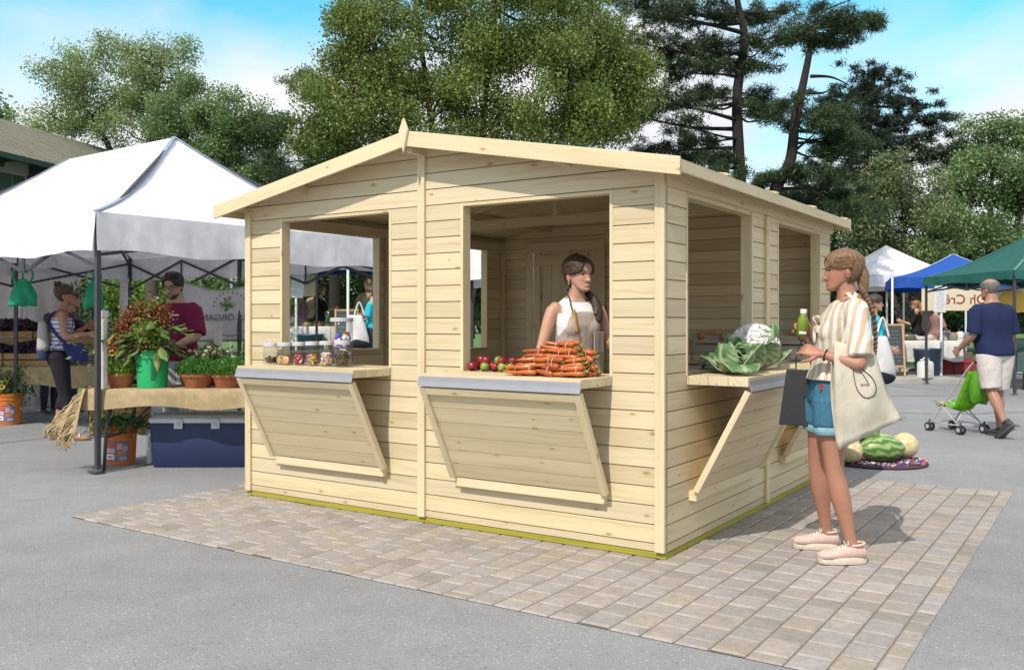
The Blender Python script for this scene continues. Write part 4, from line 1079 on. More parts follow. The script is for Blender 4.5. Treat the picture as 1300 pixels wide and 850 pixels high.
# tote bag on her left shoulder
def tote():
    t = thing('tote_bag', '', 'bag', W_(c, (-.215, -.03, .035)), TH_+.12)
    t['label'] = 'cream cotton tote bag with a drawn black loop, carried by the woman in shorts'
    # local: y across the bag (towards her front +), x thickness (outwards -), z up; top edge z 1.17, bottom z .70
    m = MB(); n, q = 14, 16
    def sp(u, v, side):       # u 0..1 front->back, v 0..1 top->bottom
        wtop, wbot = .21, .335; wd = wtop+(wbot-wtop)*v**.8; y = .10-.02*v-wd*u+.02*math.sin(v*3); z = 1.17-.47*v-(.06*(1-u)-.0)*v+.05*u*v*0+(-.05*(u > .0)*(u*(1-v)))+.10*v*v*(u-.45)
        b = (.012+.050*math.sin(PI*min(1, v*1.05))*math.sin(PI*u)**.6)*side
        fold = .010*math.sin(u*9+v*4)*math.sin(PI*v)*side+.006*math.sin(u*21-v*7)
        return V((b+fold-.02*v, y, z))
    for side in (1, -1): m.sheet([[sp(u/n, v/q, side) for v in range(q+1)] for u in range(n+1)], .004)
    o = m.build('bag_cloth', 'calico', t, True)
    h = MB(); sh = V((.075, -.03, 1.405)); 
    for u, dx in ((.18, -.01), (.78, .012)):
        a = sp(u, 0, -1)+V((0, 0, -.03)); h.tube(crom([tuple(a), tuple(a.lerp(sh, .45)+V((-.035, 0, 0))), tuple(a.lerp(sh, .85)+V((-.025, 0, .0))), tuple(sh+V((.0, dx*2, .018))), tuple(sh+V((.05, dx, .005)))], 6), .013, 8, flat=.25, up=(1, 0, 0))
    h.build('strap', 'calico', t, True)
    d = MB()      # drawn loop with a small scribble
    def on(u, v): p = sp(u, v, -1); return p+V((-.006, 0, 0))
    loop = [(.42, .02), (.40, .16), (.36, .34), (.40, .50), (.52, .58), (.66, .56), (.74, .46), (.70, .36), (.58, .28), (.46, .20), (.43, .12)]
    d.tube([on(u, v) for u, v in crom(loop, 6)], .0022, 6, (.02, .02, .02)); d.tube([on(u, v) for u, v in crom([(.43, .12), (.47, .24), (.56, .34), (.60, .42)], 5)], .0018, 6, (.02, .02, .02))
    d.tube([on(.47+.012*i, .435+(.014 if i % 2 else -.012)) for i in range(13)], .0017, 5, (.02, .02, .02)); d.build('drawn_loop', 'attr', t, True)
tote()
# black paper bag from her right arm
t = thing('paper_bag', 'black paper carrier bag hanging beside the denim shorts', 'bag', W_(c, (.115, .165, 0)), TH_-.25); m = MB()
P8 = [V((-.06, -.11, .715)), V((.06, -.11, .725)), V((.06, .12, .735)), V((-.06, .12, .72)), V((-.022, -.10, 1.03)), V((.022, -.10, 1.03)), V((.022, .08, 1.035)), V((-.022, .08, 1.035))]
m.hexa(P8); m.build('bag_body', 'blackpaper', t, bevel=.004); m = MB()
for sx in (-.02, .02): m.tube(crom([(sx, -.05, 1.02), (sx*.8, -.045, 1.12), (sx*.5, -.01, 1.20), (sx*.8, .025, 1.12), (sx, .03, 1.02)], 5), .0035, 6, (.02, .02, .02))
m.build('handle', 'attr', t, True)

# ------------------------------------------------ seller in the kiosk
M['white_top'] = cloth('white_sleeveless_top', (.78, .78, .78), .35, 9)
M['apron'] = cloth('taupe_apron', (.43, .35, .31), .35, 8)
sl = person('smiling brunette seller in a taupe apron and white top inside the kiosk', (.405, 5.80, .066), rad(203), 1.655, True, (.52, .285, .205), lean=((0, 0), (0, 0), (0, .01)),
    arms={'R': [(.255, .0, 1.09), (.235, .14, .88)], 'L': [(-.235, .03, 1.10), (-.215, .22, 1.235)]}, hands={'L': dict(pn=(.9, 0, -.2), curl=(.6, .8, .5))}, yaw=rad(17), pitch=rad(3), vox=.009, smile=1, lips=(.46, .15, .14), brow=(.03, .018, .012))
TOPCUT = True
def f(mb):
    mb2 = MB(); sl.torso(mb2, .70 if False else .80, 1.345, .019); mb.add(mb2.v, mb2.f)
    mb.lathe([(.20, .45), (.185, .80), (.17, .90)], 24)
def cut(P, vs, fs, keep): 
    m = {}; out = []; of = []
    for f_ in fs:
        if all(keep(V(vs[i])) for i in f_): of.append(f_)
    for f_ in of:
        for i in f_:
            if i not in m: m[i] = len(out); out.append(vs[i])
    return out, [tuple(m[i] for i in f_) for f_ in of]
mb = MB(); sl.torso(mb, .93, 1.445, .009); vs, fs = remesh(mb, .007, 4); vs, fs = cut(sl, vs, fs, lambda p: (p.z < 1.30 or abs(p.x) < .128-.10*max(0, p.z-1.34)) and not (p.y > -.01 and p.z > 1.375+.9*max(0, abs(p.x)-.055)) and p.z < 1.415)
g = MB(); g.add(vs, fs); tp_ = g.build('top', 'white_top', sl.root, True); so1 = tp_.modifiers.new('s', 'SOLIDIFY'); so1.thickness = .003
mb = MB(); sl.torso(mb, .80, 1.36, .020); mb.lathe([(.19, .50), (.185, .80), (.175, .90)], 24)
vs, fs = remesh(mb, .009, 5); ox = 0
vs, fs = cut(sl, vs, fs, lambda p: p.y > -.02 and abs(p.x) < (.17 if p.z < 1.10 else .17-.40*(p.z-1.10)) and p.z < 1.315)
g = MB(); g.add(vs, fs); ap_ = g.build('apron', 'apron', sl.root, True); so2 = ap_.modifiers.new('s', 'SOLIDIFY'); so2.thickness = .003
mb = MB()
for sx, cc in ((1, (.10, .09, .09)), (-1, (.10, .09, .09))):
    mb.tube(crom([(sx*.075, .118, 1.295), (sx*.088, .105, 1.345), (sx*.082, .06, 1.412), (sx*.06, -.02, 1.445), (0, -.05, 1.45)], 5), .0125, 8, cc, flat=.3, up=(0, 0, 1))
mb.build('neck_strap', 'attr_cloth', sl.root, True)
mb = MB(); mb.tube(crom([(.076, .124, 1.325), (.070, .136, 1.26), (.062, .142, 1.185)], 5), .012, 8, (.56, .27, .06), flat=.3); mb.box((.01, .128, 1.045), (.13, .008, .022), None, (.50, .22, .06)); mb.build('leather_strap', 'attr', sl.root, True)
mb = MB(); mb.box((-.095, .128, 1.12), (.10, .008, .13), MX.Rotation(.45, 3, 'Z')); mb.build('apron_pocket', 'apron', sl.root, bevel=.003)
hc2 = (.055, .028, .017)
def ex(m):
    T = lambda p: sl.hm @ p
    strands(m, T, [(-.02, -.098, .10, .03), (-.05, -.09, .055, .03), (-.078, -.045, .02, .03), (-.085, .02, -.02, .03), (-.085, .075, -.065, .034), (-.082, .105, -.12, .034), (-.078, .118, -.175, .026), (-.075, .118, -.20, .010)], .42, hc2, 10, .6)
def sweep(P, m, col, n, r, hi=1.0):
    T_ = np.array(HEAD)
    for i in range(n):
        sg = 1 if i % 2 else -1; a = .75+1.5*(i/n); s0 = (.87 if a < .9 else .70)+U(.0, .11)*hi; path = []
        for t in (0, .25, .5, .75, 1):
            ang = sg*(a+(2.8-a)*t*.9); s = min(.985, s0+(.40-s0)*t+.14*math.sin(PI*t)); w, f_, b_ = [float(np.interp(s, T_[:, 0], T_[:, j])) for j in (1, 2, 3)]; cy = (f_+b_)/2; ry = (f_-b_)/2
            path.append(P.hm @ V(((w+.0165)*math.sin(ang), cy+(ry+.0165)*math.cos(ang), s*.222)))
        k = U(.5, 1.8); m.tube(crom([tuple(p+V((U(-.002, .002), U(-.002, .002), U(-.001, .003)))) for p in path], 4), [.0008]+[r]*15+[.001], 4, tuple(x*k for x in col))
_ex = ex
def ex(m): _ex(m); sweep(sl, m, hc2, 200, .0019)
hairshell(sl, .83, .47, .16, .016, hc2, .56, lambda a, s: .012*max(0, -math.cos(a)), extra=ex)
mb = MB(); mb.tube([sl.hm @ V((.078+.0*q, -.008+.006*math.cos(q*PI/6), .055+.012*math.sin(q*PI/6))) for q in range(13)], .0016, 6, (.5, .42, .25)); mb.build('earring', 'attr', sl.root, True)
def f(mb):
    for s_ in 'LR': sl.leg(mb, s_, 0, .98, .012)
    sl.torso(mb, .80, .98, .009)
garment(sl, f, 'trousers', 'denim', .013)
for s_ in 'LR': shoe(sl, s_, 0, (.05, .05, .05), (.5, .5, .5))

# ------------------------------------------------ man with the pushchair, seen from behind
M['navy'] = cloth('navy_polo', (.016, .024, .075), .4, 7); M['khaki'] = cloth('stone_shorts', (.58, .53, .50), .4, 9)
mn = person('grey-haired man in a navy polo and pale shorts pushing a stroller', (5.50, 10.42, 0), rad(14), 1.80, False, (.36, .19, .13), lean=((0, 0), (0, .02), (0, .05)),
    legs={'L': [(-.09, 0, .89), (-.075, -.03, .50), (-.055, -.20, .165)], 'R': [(.09, 0, .89), (.085, .05, .48), (.075, .02, .085)]},
    arms={'L': [(-.255, .02, 1.10), (-.27, .22, .94)], 'R': [(.25, .02, 1.10), (.25, .22, .95)]}, hands={'L': dict(curl=(.9, .9, .6)), 'R': dict(curl=(.9, .9, .6))}, belly=.05, wide=1.06, vox=.012, pitch=rad(6), yaw=rad(10))
def f(mb):
    mn.torso(mb, .87, 1.43, .022, .012)
    for s_ in 'LR': mn.arm(mb, s_, 0, .40, .022, .014)
    for s_, sx in (('L', -1), ('R', 1)): mb.ball(mn.AR[s_][0]+V((-sx*.02, 0, -.004)), (.070, .074, .066), 12, 8)
    ox, oy = mn.off(1.44); mb.lathe([(.10, 1.46), (.082, 1.53), (.0, 1.53)], 18, (ox, oy-.01, 0))
garment(mn, f, 'polo_shirt', 'navy', .012)
def f(mb):
    mn.torso(mb, .80, 1.0, .02)
    for s_ in 'LR': mn.leg(mb, s_, 0, .36, .03, .022)
garment(mn, f, 'shorts', 'khaki', .012)
hg = (.16, .145, .135); hairshell(mn, 1.2, .50, .20, .006, hg, .72, name='hair', bald=.84)
shoe(mn, 'L', .1, (.04, .042, .05), (.07, .072, .075), .75, .29); shoe(mn, 'R', -.05, (.04, .042, .05), (.07, .072, .075), 0, .29)

# ------------------------------------------------ shopper with a bun under the white canopy
M['stripe_top'] = cloth('striped_vest', (.74, .74, .78), .3, 9, ((0, .05, 1), .045, .68), (.14, .16, .40)); M['leggings'] = cloth('dark_leggings', (.022, .018, .024), .3, 8)
sh = person('woman with a hair bun and sunglasses in a striped vest top and dark leggings', (-4.98, 10.12, 0), rad(-68), 1.72, True, (.42, .215, .145), lean=((0, -.02), (0, .0), (0, .02)), wide=1.05,
    legs={'L': [(-.085, -.02, .89), (-.085, .02, .49), (-.08, -.06, .085)], 'R': [(.085, -.02, .89), (.09, .05, .49), (.095, .11, .085)]},
    arms={'R': [(.235, .05, 1.12), (.215, .29, 1.17)], 'L': [(-.21, .06, 1.12), (-.15, .24, 1.24)]}, hands={'R': dict(d=(0, 1, .05), pn=(-.6, 0, -.8)), 'L': dict(curl=(.9, 1, .7))}, vox=.0115, pitch=rad(-1), brow=(.04, .022, .015))
garment(sh, lambda mb: sh.torso(mb, .93, 1.335, .011), 'vest_top', 'stripe_top', .011)
mb = MB(); sh.torso(mb, 1.17, 1.385, .007); vs, fs = remesh(mb, .010, 4); vs, fs = cut(sh, vs, fs, lambda p: abs(p.x) < .10)
g = MB(); g.add(vs, fs, (.23, .035, .10)); g.build('purple_back_panel', 'attr_cloth', sh.root, True)
def f(mb):
    sh.torso(mb, .80, 1.0, .012)
    for s_ in 'LR': sh.leg(mb, s_, 0, .66, .014)
garment(sh, f, 'leggings', 'leggings', .011)
hb = (.085, .038, .026)
def ex(m):
    for k in range(26):
        a, b_ = U(0, 6.28), U(-1, 1); p = V((math.cos(a)*.026, -.075+math.sin(a)*.024, .232+b_*.018)); m.ball(sh.hm @ p, (.016, .016, .014), 8, 6, None, tuple(x*U(.7, 1.2) for x in hb))
hairshell(sh, .80, .50, .18, .010, hb, .60, lambda a, s: .008*max(0, -math.cos(a)), extra=ex)
mb = MB()
for sx in (-1, 1):
    mb.ball(sh.hm @ V((sx*.031, .092, .112)), (.021, .010, .016), 12, 8, MX.Rotation(0, 3, 'Z'), (.012, .012, .014)); mb.tube([sh.hm @ V((sx*.05, .085, .117)), sh.hm @ V((sx*.074, .04, .117)), sh.hm @ V((sx*.08, -.02, .112))], .0035, 6, (.012, .012, .014))
mb.tube([sh.hm @ V((-.03, .1, .118)), sh.hm @ V((.03, .1, .118))], .003, 6, (.012, .012, .014)); mb.build('sunglasses', 'attr_gloss', sh.root, True)
for s_ in 'LR': 
    sh2 = shoe(sh, s_, 0, (.45, .24, .16), (.20, .09, .05), 0, .25, -.012, 'sandal', bare=True)
    st = MB(); a = sh.LG[s_][2]; st.tube([a+V((.042*math.cos(q*PI/7), .075+.02*math.sin(q*PI/7)*0, -.055+.045*math.sin(q*PI/7))) for q in range(8)], .009, 6, (.6, .58, .57)); st.build('sandal_strap', 'attr', sh2, True)
# rucksack and shoulder strap
t = thing('rucksack', 'grey canvas rucksack with a navy base on the back of the woman with the bun', 'bag', W_(sh, (.03, -.175, 0)), rad(-68)); m = MB()
def rk(m, z0, z1, col, s0=1, s1=1):
    R = []
    for i in range(8):
        z = z0+(z1-z0)*i/7; s = s0+(s1-s0)*i/7; R.append([V((.14*s*math.copysign(abs(math.cos(a))**.7, math.cos(a)), .065*s*math.copysign(abs(math.sin(a))**.7, math.sin(a))-.02*(1-s), z)) for a in [2*PI*q/20 for q in range(20)]])
    m.rings(R, col)
rk(m, 1.0, 1.31, (.42, .40, .38), 1.05, .70); m.build('upper_bag', 'attr_cloth', t, True)
m = MB(); rk(m, .90, .999, (.045, .055, .12), .96, 1.06); m.build('navy_base', 'attr_cloth', t, True)
m = MB()
for sx in (-.09, .09): m.tube(crom([(sx*.8, .03, 1.29), (sx*1.1, .11, 1.40), (sx*1.25, .19, 1.435), (sx*1.3, .29, 1.36), (sx*1.5, .27, 1.18), (sx*1.7, .15, 1.06), (sx*1.3, .03, .98)], 5), .014, 6, (.03, .025, .05), flat=.3)
m.build('shoulder_strap', 'attr_cloth', t, True)
t = thing('sling_bag', 'navy cloth sling bag at the hip of the woman with the bun', 'bag', W_(sh, (.0, 0, 0)), rad(-68)); m = MB()
m.tube(crom([(-.12, -.02, 1.45), (.02, -.13, 1.36), (.16, -.06, 1.2), (.205, .06, 1.06), (.20, .13, .97)], 6), .016, 6, (.04, .045, .14), flat=.3); m.build('strap', 'attr_cloth', t, True)
m = MB(); m.sheet([[V((.205+.02*math.sin(u*3.1)*math.sin(v*3.1), .02+.20*u+.10*v, 1.06-.20*v+.02*u)) for v in [i/8 for i in range(9)]] for u in [i/8 for i in range(9)]], .03, (.035, .04, .13)); m.build('pouch', 'attr_cloth', t, True)

# ------------------------------------------------ stallholder in maroon
M['maroon'] = cloth('maroon_tshirt', (.16, .012, .045), .4, 8)
mr = person('stallholder in a maroon T-shirt and glasses behind the burlap table', (-3.28, 9.05, 0), rad(163), 1.79, False, (.44, .25, .18), lean=((0, 0), (0, .03), (0, .07)), arms={'L': [(-.27, .10, 1.12), (-.16, .30, 1.02)], 'R': [(.27, .10, 1.12), (.16, .30, 1.02)]}, pitch=rad(18), yaw=rad(8), vox=.0125, brow=(.02, .014, .01), wide=1.02)
def f(mb):
    mr.torso(mb, .88, 1.42, .020, .008)
    for s_ in 'LR': mr.arm(mb, s_, 0, .40, .02, .016)
    for s_, sx in (('L', -1), ('R', 1)): mb.ball(mr.AR[s_][0]+V((-sx*.02, 0, -.004)), (.068, .072, .064), 12, 8)
garment(mr, f, 'tshirt', 'maroon', .0125)
mb = MB(); ox, oy = mr.off(1.3); M4 = MX.Translation(V((ox-.06, oy+.142, 1.37))) @ MX.Rotation(PI, 4, 'Z') @ MX.Rotation(rad(82), 4, 'X')
for i in range(7): mb.box((-.02-.016*i, oy+.150-.003*abs(i-3), 1.375), (.010, .006, .012+.004*(i % 3)), None, (.7, .66, .68))
mb.build('chest_print', 'attr', mr.root)
def f(mb):
    mr.torso(mb, .80, .98, .012)
    for s_ in 'LR': mr.leg(mb, s_, 0, .98, .02)
garment(mr, f, 'trousers', cloth('grey_trousers', (.42, .42, .45), .4, 8), .014)
def ex(m):
    for i in range(60):
        a = U(-1.3, 1.3); x = math.sin(a)*.066; k = U(.6, 1.3)
        m.tube([mr.hm @ V((x*.6, -.01, .222*1.055)), mr.hm @ V((x*.9-.01, .060*math.cos(a), .222*1.03)), mr.hm @ V((x-.025*abs(math.cos(a)), .098*math.cos(a), .222*.88))], [.005, .007, .003], 5, (.018*k, .014*k, .012*k))
hairshell(mr, .80, .46, .17, .017, (.018, .014, .012), .60, extra=ex)
mb = MB()
for sx in (-1, 1):
    mb.tube([mr.hm @ V((sx*.033+.022*math.cos(q*PI/8), .104, .110+.017*math.sin(q*PI/8))) for q in range(17)], .003, 6, (.012, .012, .012)); mb.tube([mr.hm @ V((sx*.055, .10, .114)), mr.hm @ V((sx*.077, .05, .114)), mr.hm @ V((sx*.08, -.01, .11))], .003, 6, (.012, .012, .012))
mb.tube([mr.hm @ V((-.011, .106, .113)), mr.hm @ V((.011, .106, .113))], .003, 6, (.012, .012, .012)); mb.build('glasses', 'attr_gloss', mr.root, True)
g = MB()
# light beard
hv, hf, ss = head_pts(False, lambda a, s: (.004 if (s < .2 and abs(a) < 1.7 and s > .0 and not (.165 < s < .225 and abs(a) < .3)) or (.225 < s < .26 and abs(a) < .42) else -.012)); g.add([mr.hm @ p for p in hv], hf, (.035, .022, .017)); g.build('beard', 'hair', mr.root, True)
for s_ in 'LR': shoe(mr, s_, 0, (.05, .05, .05), (.4, .4, .4))

# ------------------------------------------------ distant stall people
def far_person(label, loc, rotz, h, fem, top, topcol, haircol, arms=None, pitch=0, sleeve=.4, long_hair=False, skin=(.46, .27, .19), legs=(.04, .045, .07), group=None):
    p = person(label, loc, rotz, h, fem, skin, arms=arms, pitch=pitch, vox=.022, group=group)
    def f(mb):
        p.torso(mb, .90, 1.42, .02, .01)
        for s_ in 'LR': p.arm(mb, s_, 0, sleeve, .02, .012)
    garment(p, f, top, 'attr_cloth', .02, topcol)
    def f(mb):
        p.torso(mb, .80, .98, .012)
        for s_ in 'LR': p.leg(mb, s_, 0, .98, .018)
    garment(p, f, 'trousers', 'attr_cloth', .022, legs)
    def ex(m):
        if long_hair: strands(m, lambda q: p.hm @ q, [(0, -.09, .15, .05), (0, -.115, .06, .065), (0, -.12, -.05, .06), (0, -.115, -.15, .03)], .42, haircol, 9, .3)
    hairshell(p, .80, .48, .16, .014, haircol, .6, extra=ex)
    for s_ in 'LR': shoe(p, s_, 0, (.05, .045, .04), (.2, .2, .2))
    return p
fwd = {'L': [(-.24, .08, 1.10), (-.12, .28, 1.0)], 'R': [(.24, .08, 1.10), (.12, .28, 1.0)]}
# ================================================================== market stalls
rnd = np.random.RandomState(11)
def W3(x, y, z=0): return V((x, y, z))
def canopy(label, mat, C, ang, L1, L2, ze, vh, zp, ins, legmat='steel', legs=None, seam_or_fold=None, truss=True, group=None, sag=.10, nscis=2, sway=.02, rise=0, legw=.042):
    """pop-up canopy: corner C, first side along ang, second side along ang-90 deg; hip roof with ridge inset `ins`"""
    e1 = V((math.cos(ang), math.sin(ang), 0)); e2 = V((math.sin(ang), -math.cos(ang), 0)); C = V((C[0], C[1], rise))
    t = thing('canopy_tent', label, 'canopy', C, 0, group)
    P = lambda a, b, z: e1*a+e2*b+V((0, 0, z))
    c = [P(0, 0, ze), P(L1, 0, ze), P(L1, L2, ze), P(0, L2, ze)]; r0, r1 = P(ins, L2/2, zp), P(L1-ins, L2/2, zp)
    m = MB(); n = 18
    sg = lambda s: -sag*math.sin(PI*s)*(1-.35*s)
    for A, B, T0, T1 in ((c[0], c[1], r0, r1), (c[1], c[2], r1, r1), (c[2], c[3], r1, r0), (c[3], c[0], r0, r0)):
        g = []
        for j in range(n+1):
            s = j/n; row = []
            for i in range(n+1):
                u = i/n; p = A.lerp(B, u).lerp(T0.lerp(T1, u), s); w = math.sin(PI*u)*math.sin(PI*s)
                p = p+V((0, 0, sg(s)-.05*w+.012*w*math.sin(u*17+s*5)+.01*w*math.sin(u*7-s*13))); row.append(p)
            g.append(row)
        m.sheet(g, .004)
    for A, B, od in ((c[0], c[1], -e2), (c[1], c[2], e1), (c[2], c[3], e2), (c[3], c[0], -e1)):
        g = []; Ls = (B-A).length; k = max(10, int(Ls*9))
        for j in range(7):
            s = j/6
            g.append([A.lerp(B, i/k)+od*(.006+.012*s+sway*s*(math.sin(i*1.9)*.5+math.sin(i*.73+s*2)*.6))+V((0, 0, -vh*s+.02*s*math.sin(i*.5))) for i in range(k+1)])
        m.sheet(g, .003)
    m.build('canopy_cloth', mat, t, True, auto=30)
    if seam_or_fold:  # coloured strip along each hip; on white canvas it paints a shadowy fold
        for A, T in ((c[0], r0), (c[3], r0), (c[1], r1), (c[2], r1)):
            q = MB(); q.tube([A.lerp(T, s/14)+V((0, 0, sg(s/14)+.006)) for s in range(15)], .028, 8, seam_or_fold, flat=.35); q.build('hip_fold_shading', 'attr_cloth', t, True)
    pos = legs or [(0, 0), (L1, 0), (L1, L2), (0, L2)]
    for a, b in pos:
        a2 = a+(.03 if a == 0 else -.03 if a == L1 else 0); b2 = b+(.03 if b == 0 else -.03 if b == L2 else 0)
        q = MB(); w = legw; R = MX((e1, -e2, V((0, 0, 1)))).transposed()
        q.box(P(a2, b2, ze*.5+.02), (w, w, ze-.04), R); q.box(P(a2, b2, .42), (w*1.25, w*1.25, .05), R); lg = q.build('leg', legmat, t, bevel=.004)
        q = MB(); q.box(P(a2, b2, .004+.003), (.10, .10, .008), R); q.build('foot_plate', legmat, lg)
    if truss:
        for (A, B, L_) in ((P(.03, .03, 0), P(L1-.03, .03, 0), L1), (P(L1-.03, .03, 0), P(L1-.03, L2-.03, 0), L2), (P(L1-.03, L2-.03, 0), P(.03, L2-.03, 0), L1), (P(.03, L2-.03, 0), P(.03, .03, 0), L2)):
            q = MB(); k = nscis*(2 if L_ > 4.5 else 1); hi, lo = ze-.08, ze-vh-(.13 if not (L_ == L2 and (A-P(0, L2, 0)).length < .1) else .03)
            for i in range(k):
                a, b = A.lerp(B, i/k), A.lerp(B, (i+1)/k); d = (b-a).cross(V((0, 0, 1))).normalized()*.012
                q.bar(a+V((0, 0, hi))+d, b+V((0, 0, lo))+d, .014, .03); q.bar(a+V((0, 0, lo))-d, b+V((0, 0, hi))-d, .014, .03)
                if i: q.box(a+V((0, 0, (hi+lo)/2)), (.02, .02, hi-lo)); q.box(a+V((0, 0, lo)), (.05, .05, .03))
            q.build('truss', legmat, t)
        for s in (0, 1):
            q = MB(); a = P(ins if s == 0 else L1-ins, L2/2, zp-.04)
            for cc in (c[0], c[3]) if s == 0 else (c[1], c[2]): q.bar(a, cc.lerp(a, .05)+V((0, 0, -.12)), .02, .03)
            q.build('roof_strut', legmat, t)
    return t
A1 = math.atan2(.6, -.8)
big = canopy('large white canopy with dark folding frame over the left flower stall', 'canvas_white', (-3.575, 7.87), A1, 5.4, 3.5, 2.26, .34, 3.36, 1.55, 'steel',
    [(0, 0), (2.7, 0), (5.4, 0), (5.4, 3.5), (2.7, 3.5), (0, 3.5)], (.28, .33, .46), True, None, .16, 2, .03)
canopy('white canopy with a closed side wall behind the flower stall', 'canvas_white', (-11.2, 14.2), rad(8), 4.5, 3.2, 2.35, .3, 3.3, 1.5, 'steel', None, None, False)
# its white side wall
M['curtain'] = cloth('white_side_wall', (.74, .73, .72), .35, 2.2, trans=.2)
mb = MB(); mb.sheet([[W3(-7.65+1.05*i/20, 13.2+.25*i/20+.02*math.sin(i*1.3), 2.02-1.95*j/10) for i in range(21)] for j in range(11)], .003); tag(mb.build('side_curtain', 'curtain', None, True), 'plain white side curtain hanging behind the woman with the bun', 'curtain')
canopy('small white canopy seen through the far left kiosk window', 'canvas_white', (-.62, 13.6), rad(-10), 2.8, 2.8, 2.1, .3, 2.8, 1.4, 'steel', None, None, False)

# ---------------- tables
def table(label, x0, x1, y0, y1, z, rise=0, top=(.62, .62, .60), legcol='steel', group=None):
    t = thing('folding_table', label, 'table', ((x0+x1)/2, (y0+y1)/2, rise), 0, group); w, d = (x1-x0)/2, (y1-y0)/2
    m = MB(); m.span((-w, -d, z-.035), (w, d, z), top); m.build('table_top', 'attr', t, bevel=.006)
    for sx in (-1, 1):
        for sy in (-1, 1): q = MB(); q.tube([(sx*(w-.22), sy*(d-.06), z-.036), (sx*(w-.16), sy*(d-.05), .36), (sx*(w-.14), sy*(d-.05), .003)], .016, 8); q.build('leg', legcol, t, True)
    for sx in (-1, 1):
        q = MB(); q.tube([(sx*(w-.165), -d+.06, .30), (sx*(w-.165), d-.06, .30)], .011, 6); q.tube([(sx*(w-.165), 0, .30), (sx*(w*.35), 0, z-.05)], .010, 6); q.build('brace', legcol, t, True)
    return t
def drape(label, x0, x1, y0, y1, z, hang, mat, col=(1, 1, 1), rise=0, wave=.02, seed=0, group=None, cat='tablecloth', name='tablecloth', left=0, right=0):
    """cloth over a table: flat top, hanging hems front and back, optionally over the ends"""
    m = MB(); nx = max(20, int((x1-x0)*14)); prof = [(y1+.012, -hang*.9), (y1+.012, -hang*.45), (y1+.008, -.006), (y1, .004)]+[(y1+(y0-y1)*k/6, .005) for k in range(1, 6)]+[(y0, .004), (y0-.010, -.008), (y0-.016, -hang*.35), (y0-.02, -hang*.7), (y0-.022, -hang)]
    g = []
    for i in range(nx+1):
        x = x0+(x1-x0)*i/nx; row = []
        for (y, dz) in prof:
            dr = max(0, -dz-.01); row.append(V((x+.01*math.sin(dz*30+i), y+(-1 if y < (y0+y1)/2 else 1)*dr*wave/.1*(math.sin(i*.9+seed)*.5+math.sin(i*.37)*.5), rise+z+dz*(1+.12*math.sin(i*.45+seed)))))
        g.append(row)
    m.sheet(g, .005, col)
    for side, ln in ((-1, left), (1, right)):
        if ln:
            xe = x0 if side < 0 else x1; ny = 16; g = []
            for j in range(ny+1):
                y = y0+(y1-y0)*j/ny; g.append([V((xe+side*(.003+.02*(s > 0)+.045*s*(1+.5*math.sin(j*1.1+s*3))), y, rise+z+.003-ln*s*(1+.1*math.sin(j*.8)))) for s in (0, .04, .25, .5, .75, 1)])
            m.sheet(g, .005, col)
    o = m.build(name, mat, None, True, auto=50); return tag(o, label, cat, group)
table('folding table of the flower stall under the burlap cloth', -3.72, -1.95, 7.98, 8.62, .715)
drape('tan burlap cloth with a fringed end over the flower stall table', -3.74, -1.93, 7.97, 8.63, .718, .155, 'burlap', seed=1)
# fringed burlap end hanging out to the left
mb = MB(); g = []
for i in range(15):
    s = i/14; row = []
    for j in range(13):
        u = j/12; p = V((-3.76, 8.36, .735)).lerp(V((-3.70, 7.94, .735)), u).lerp(V((-4.02, 8.02, .40)).lerp(V((-3.70, 7.78, .33)), u), s)
        row.append(p+V((-.03*math.sin(u*9)*s, -.02*math.sin(u*9+1)*s, .06*math.sin(PI*s)+.012*math.sin(u*16+s*5)*s)))
    g.append(row)
mb.sheet(g, .006, (1.15, 1.12, 1.02)); end = g[-1]
bc_ = tag(mb.build('burlap_runner', 'burlap', None, True), 'fringed end of a burlap runner hanging off the left end of the table', 'cloth')
mb = MB()
for j in range(38):
    k = j/37*12; a = end[int(k)].lerp(end[min(12, int(k)+1)], k-int(k)); p = a+V((0, -.008, .02)); l = U(.06, .15); q = [p, p+V((U(-.06, .0), U(-.03, .03), -l*.4)), p+V((U(-.10, .02), U(-.03, .03), -l))]; mb.tube(crom([tuple(x) for x in q], 4), .0065, 6, (1.2, 1.15, 1.0))
for j in range(40):
    s = U(.25, .95); u = U(0, 1); p = g[int(s*14)][int(u*12)]+V((-.004, -.012, .010)); q = [p, p+V((-.05, U(-.03, .03), -.03)), p+V((-.08, U(-.05, .05), -.10))]; mb.tube(crom([tuple(x) for x in q], 4), .0055, 6, (1.2, 1.15, 1.0))
mb.build('fringe', 'burlap', bc_, True)

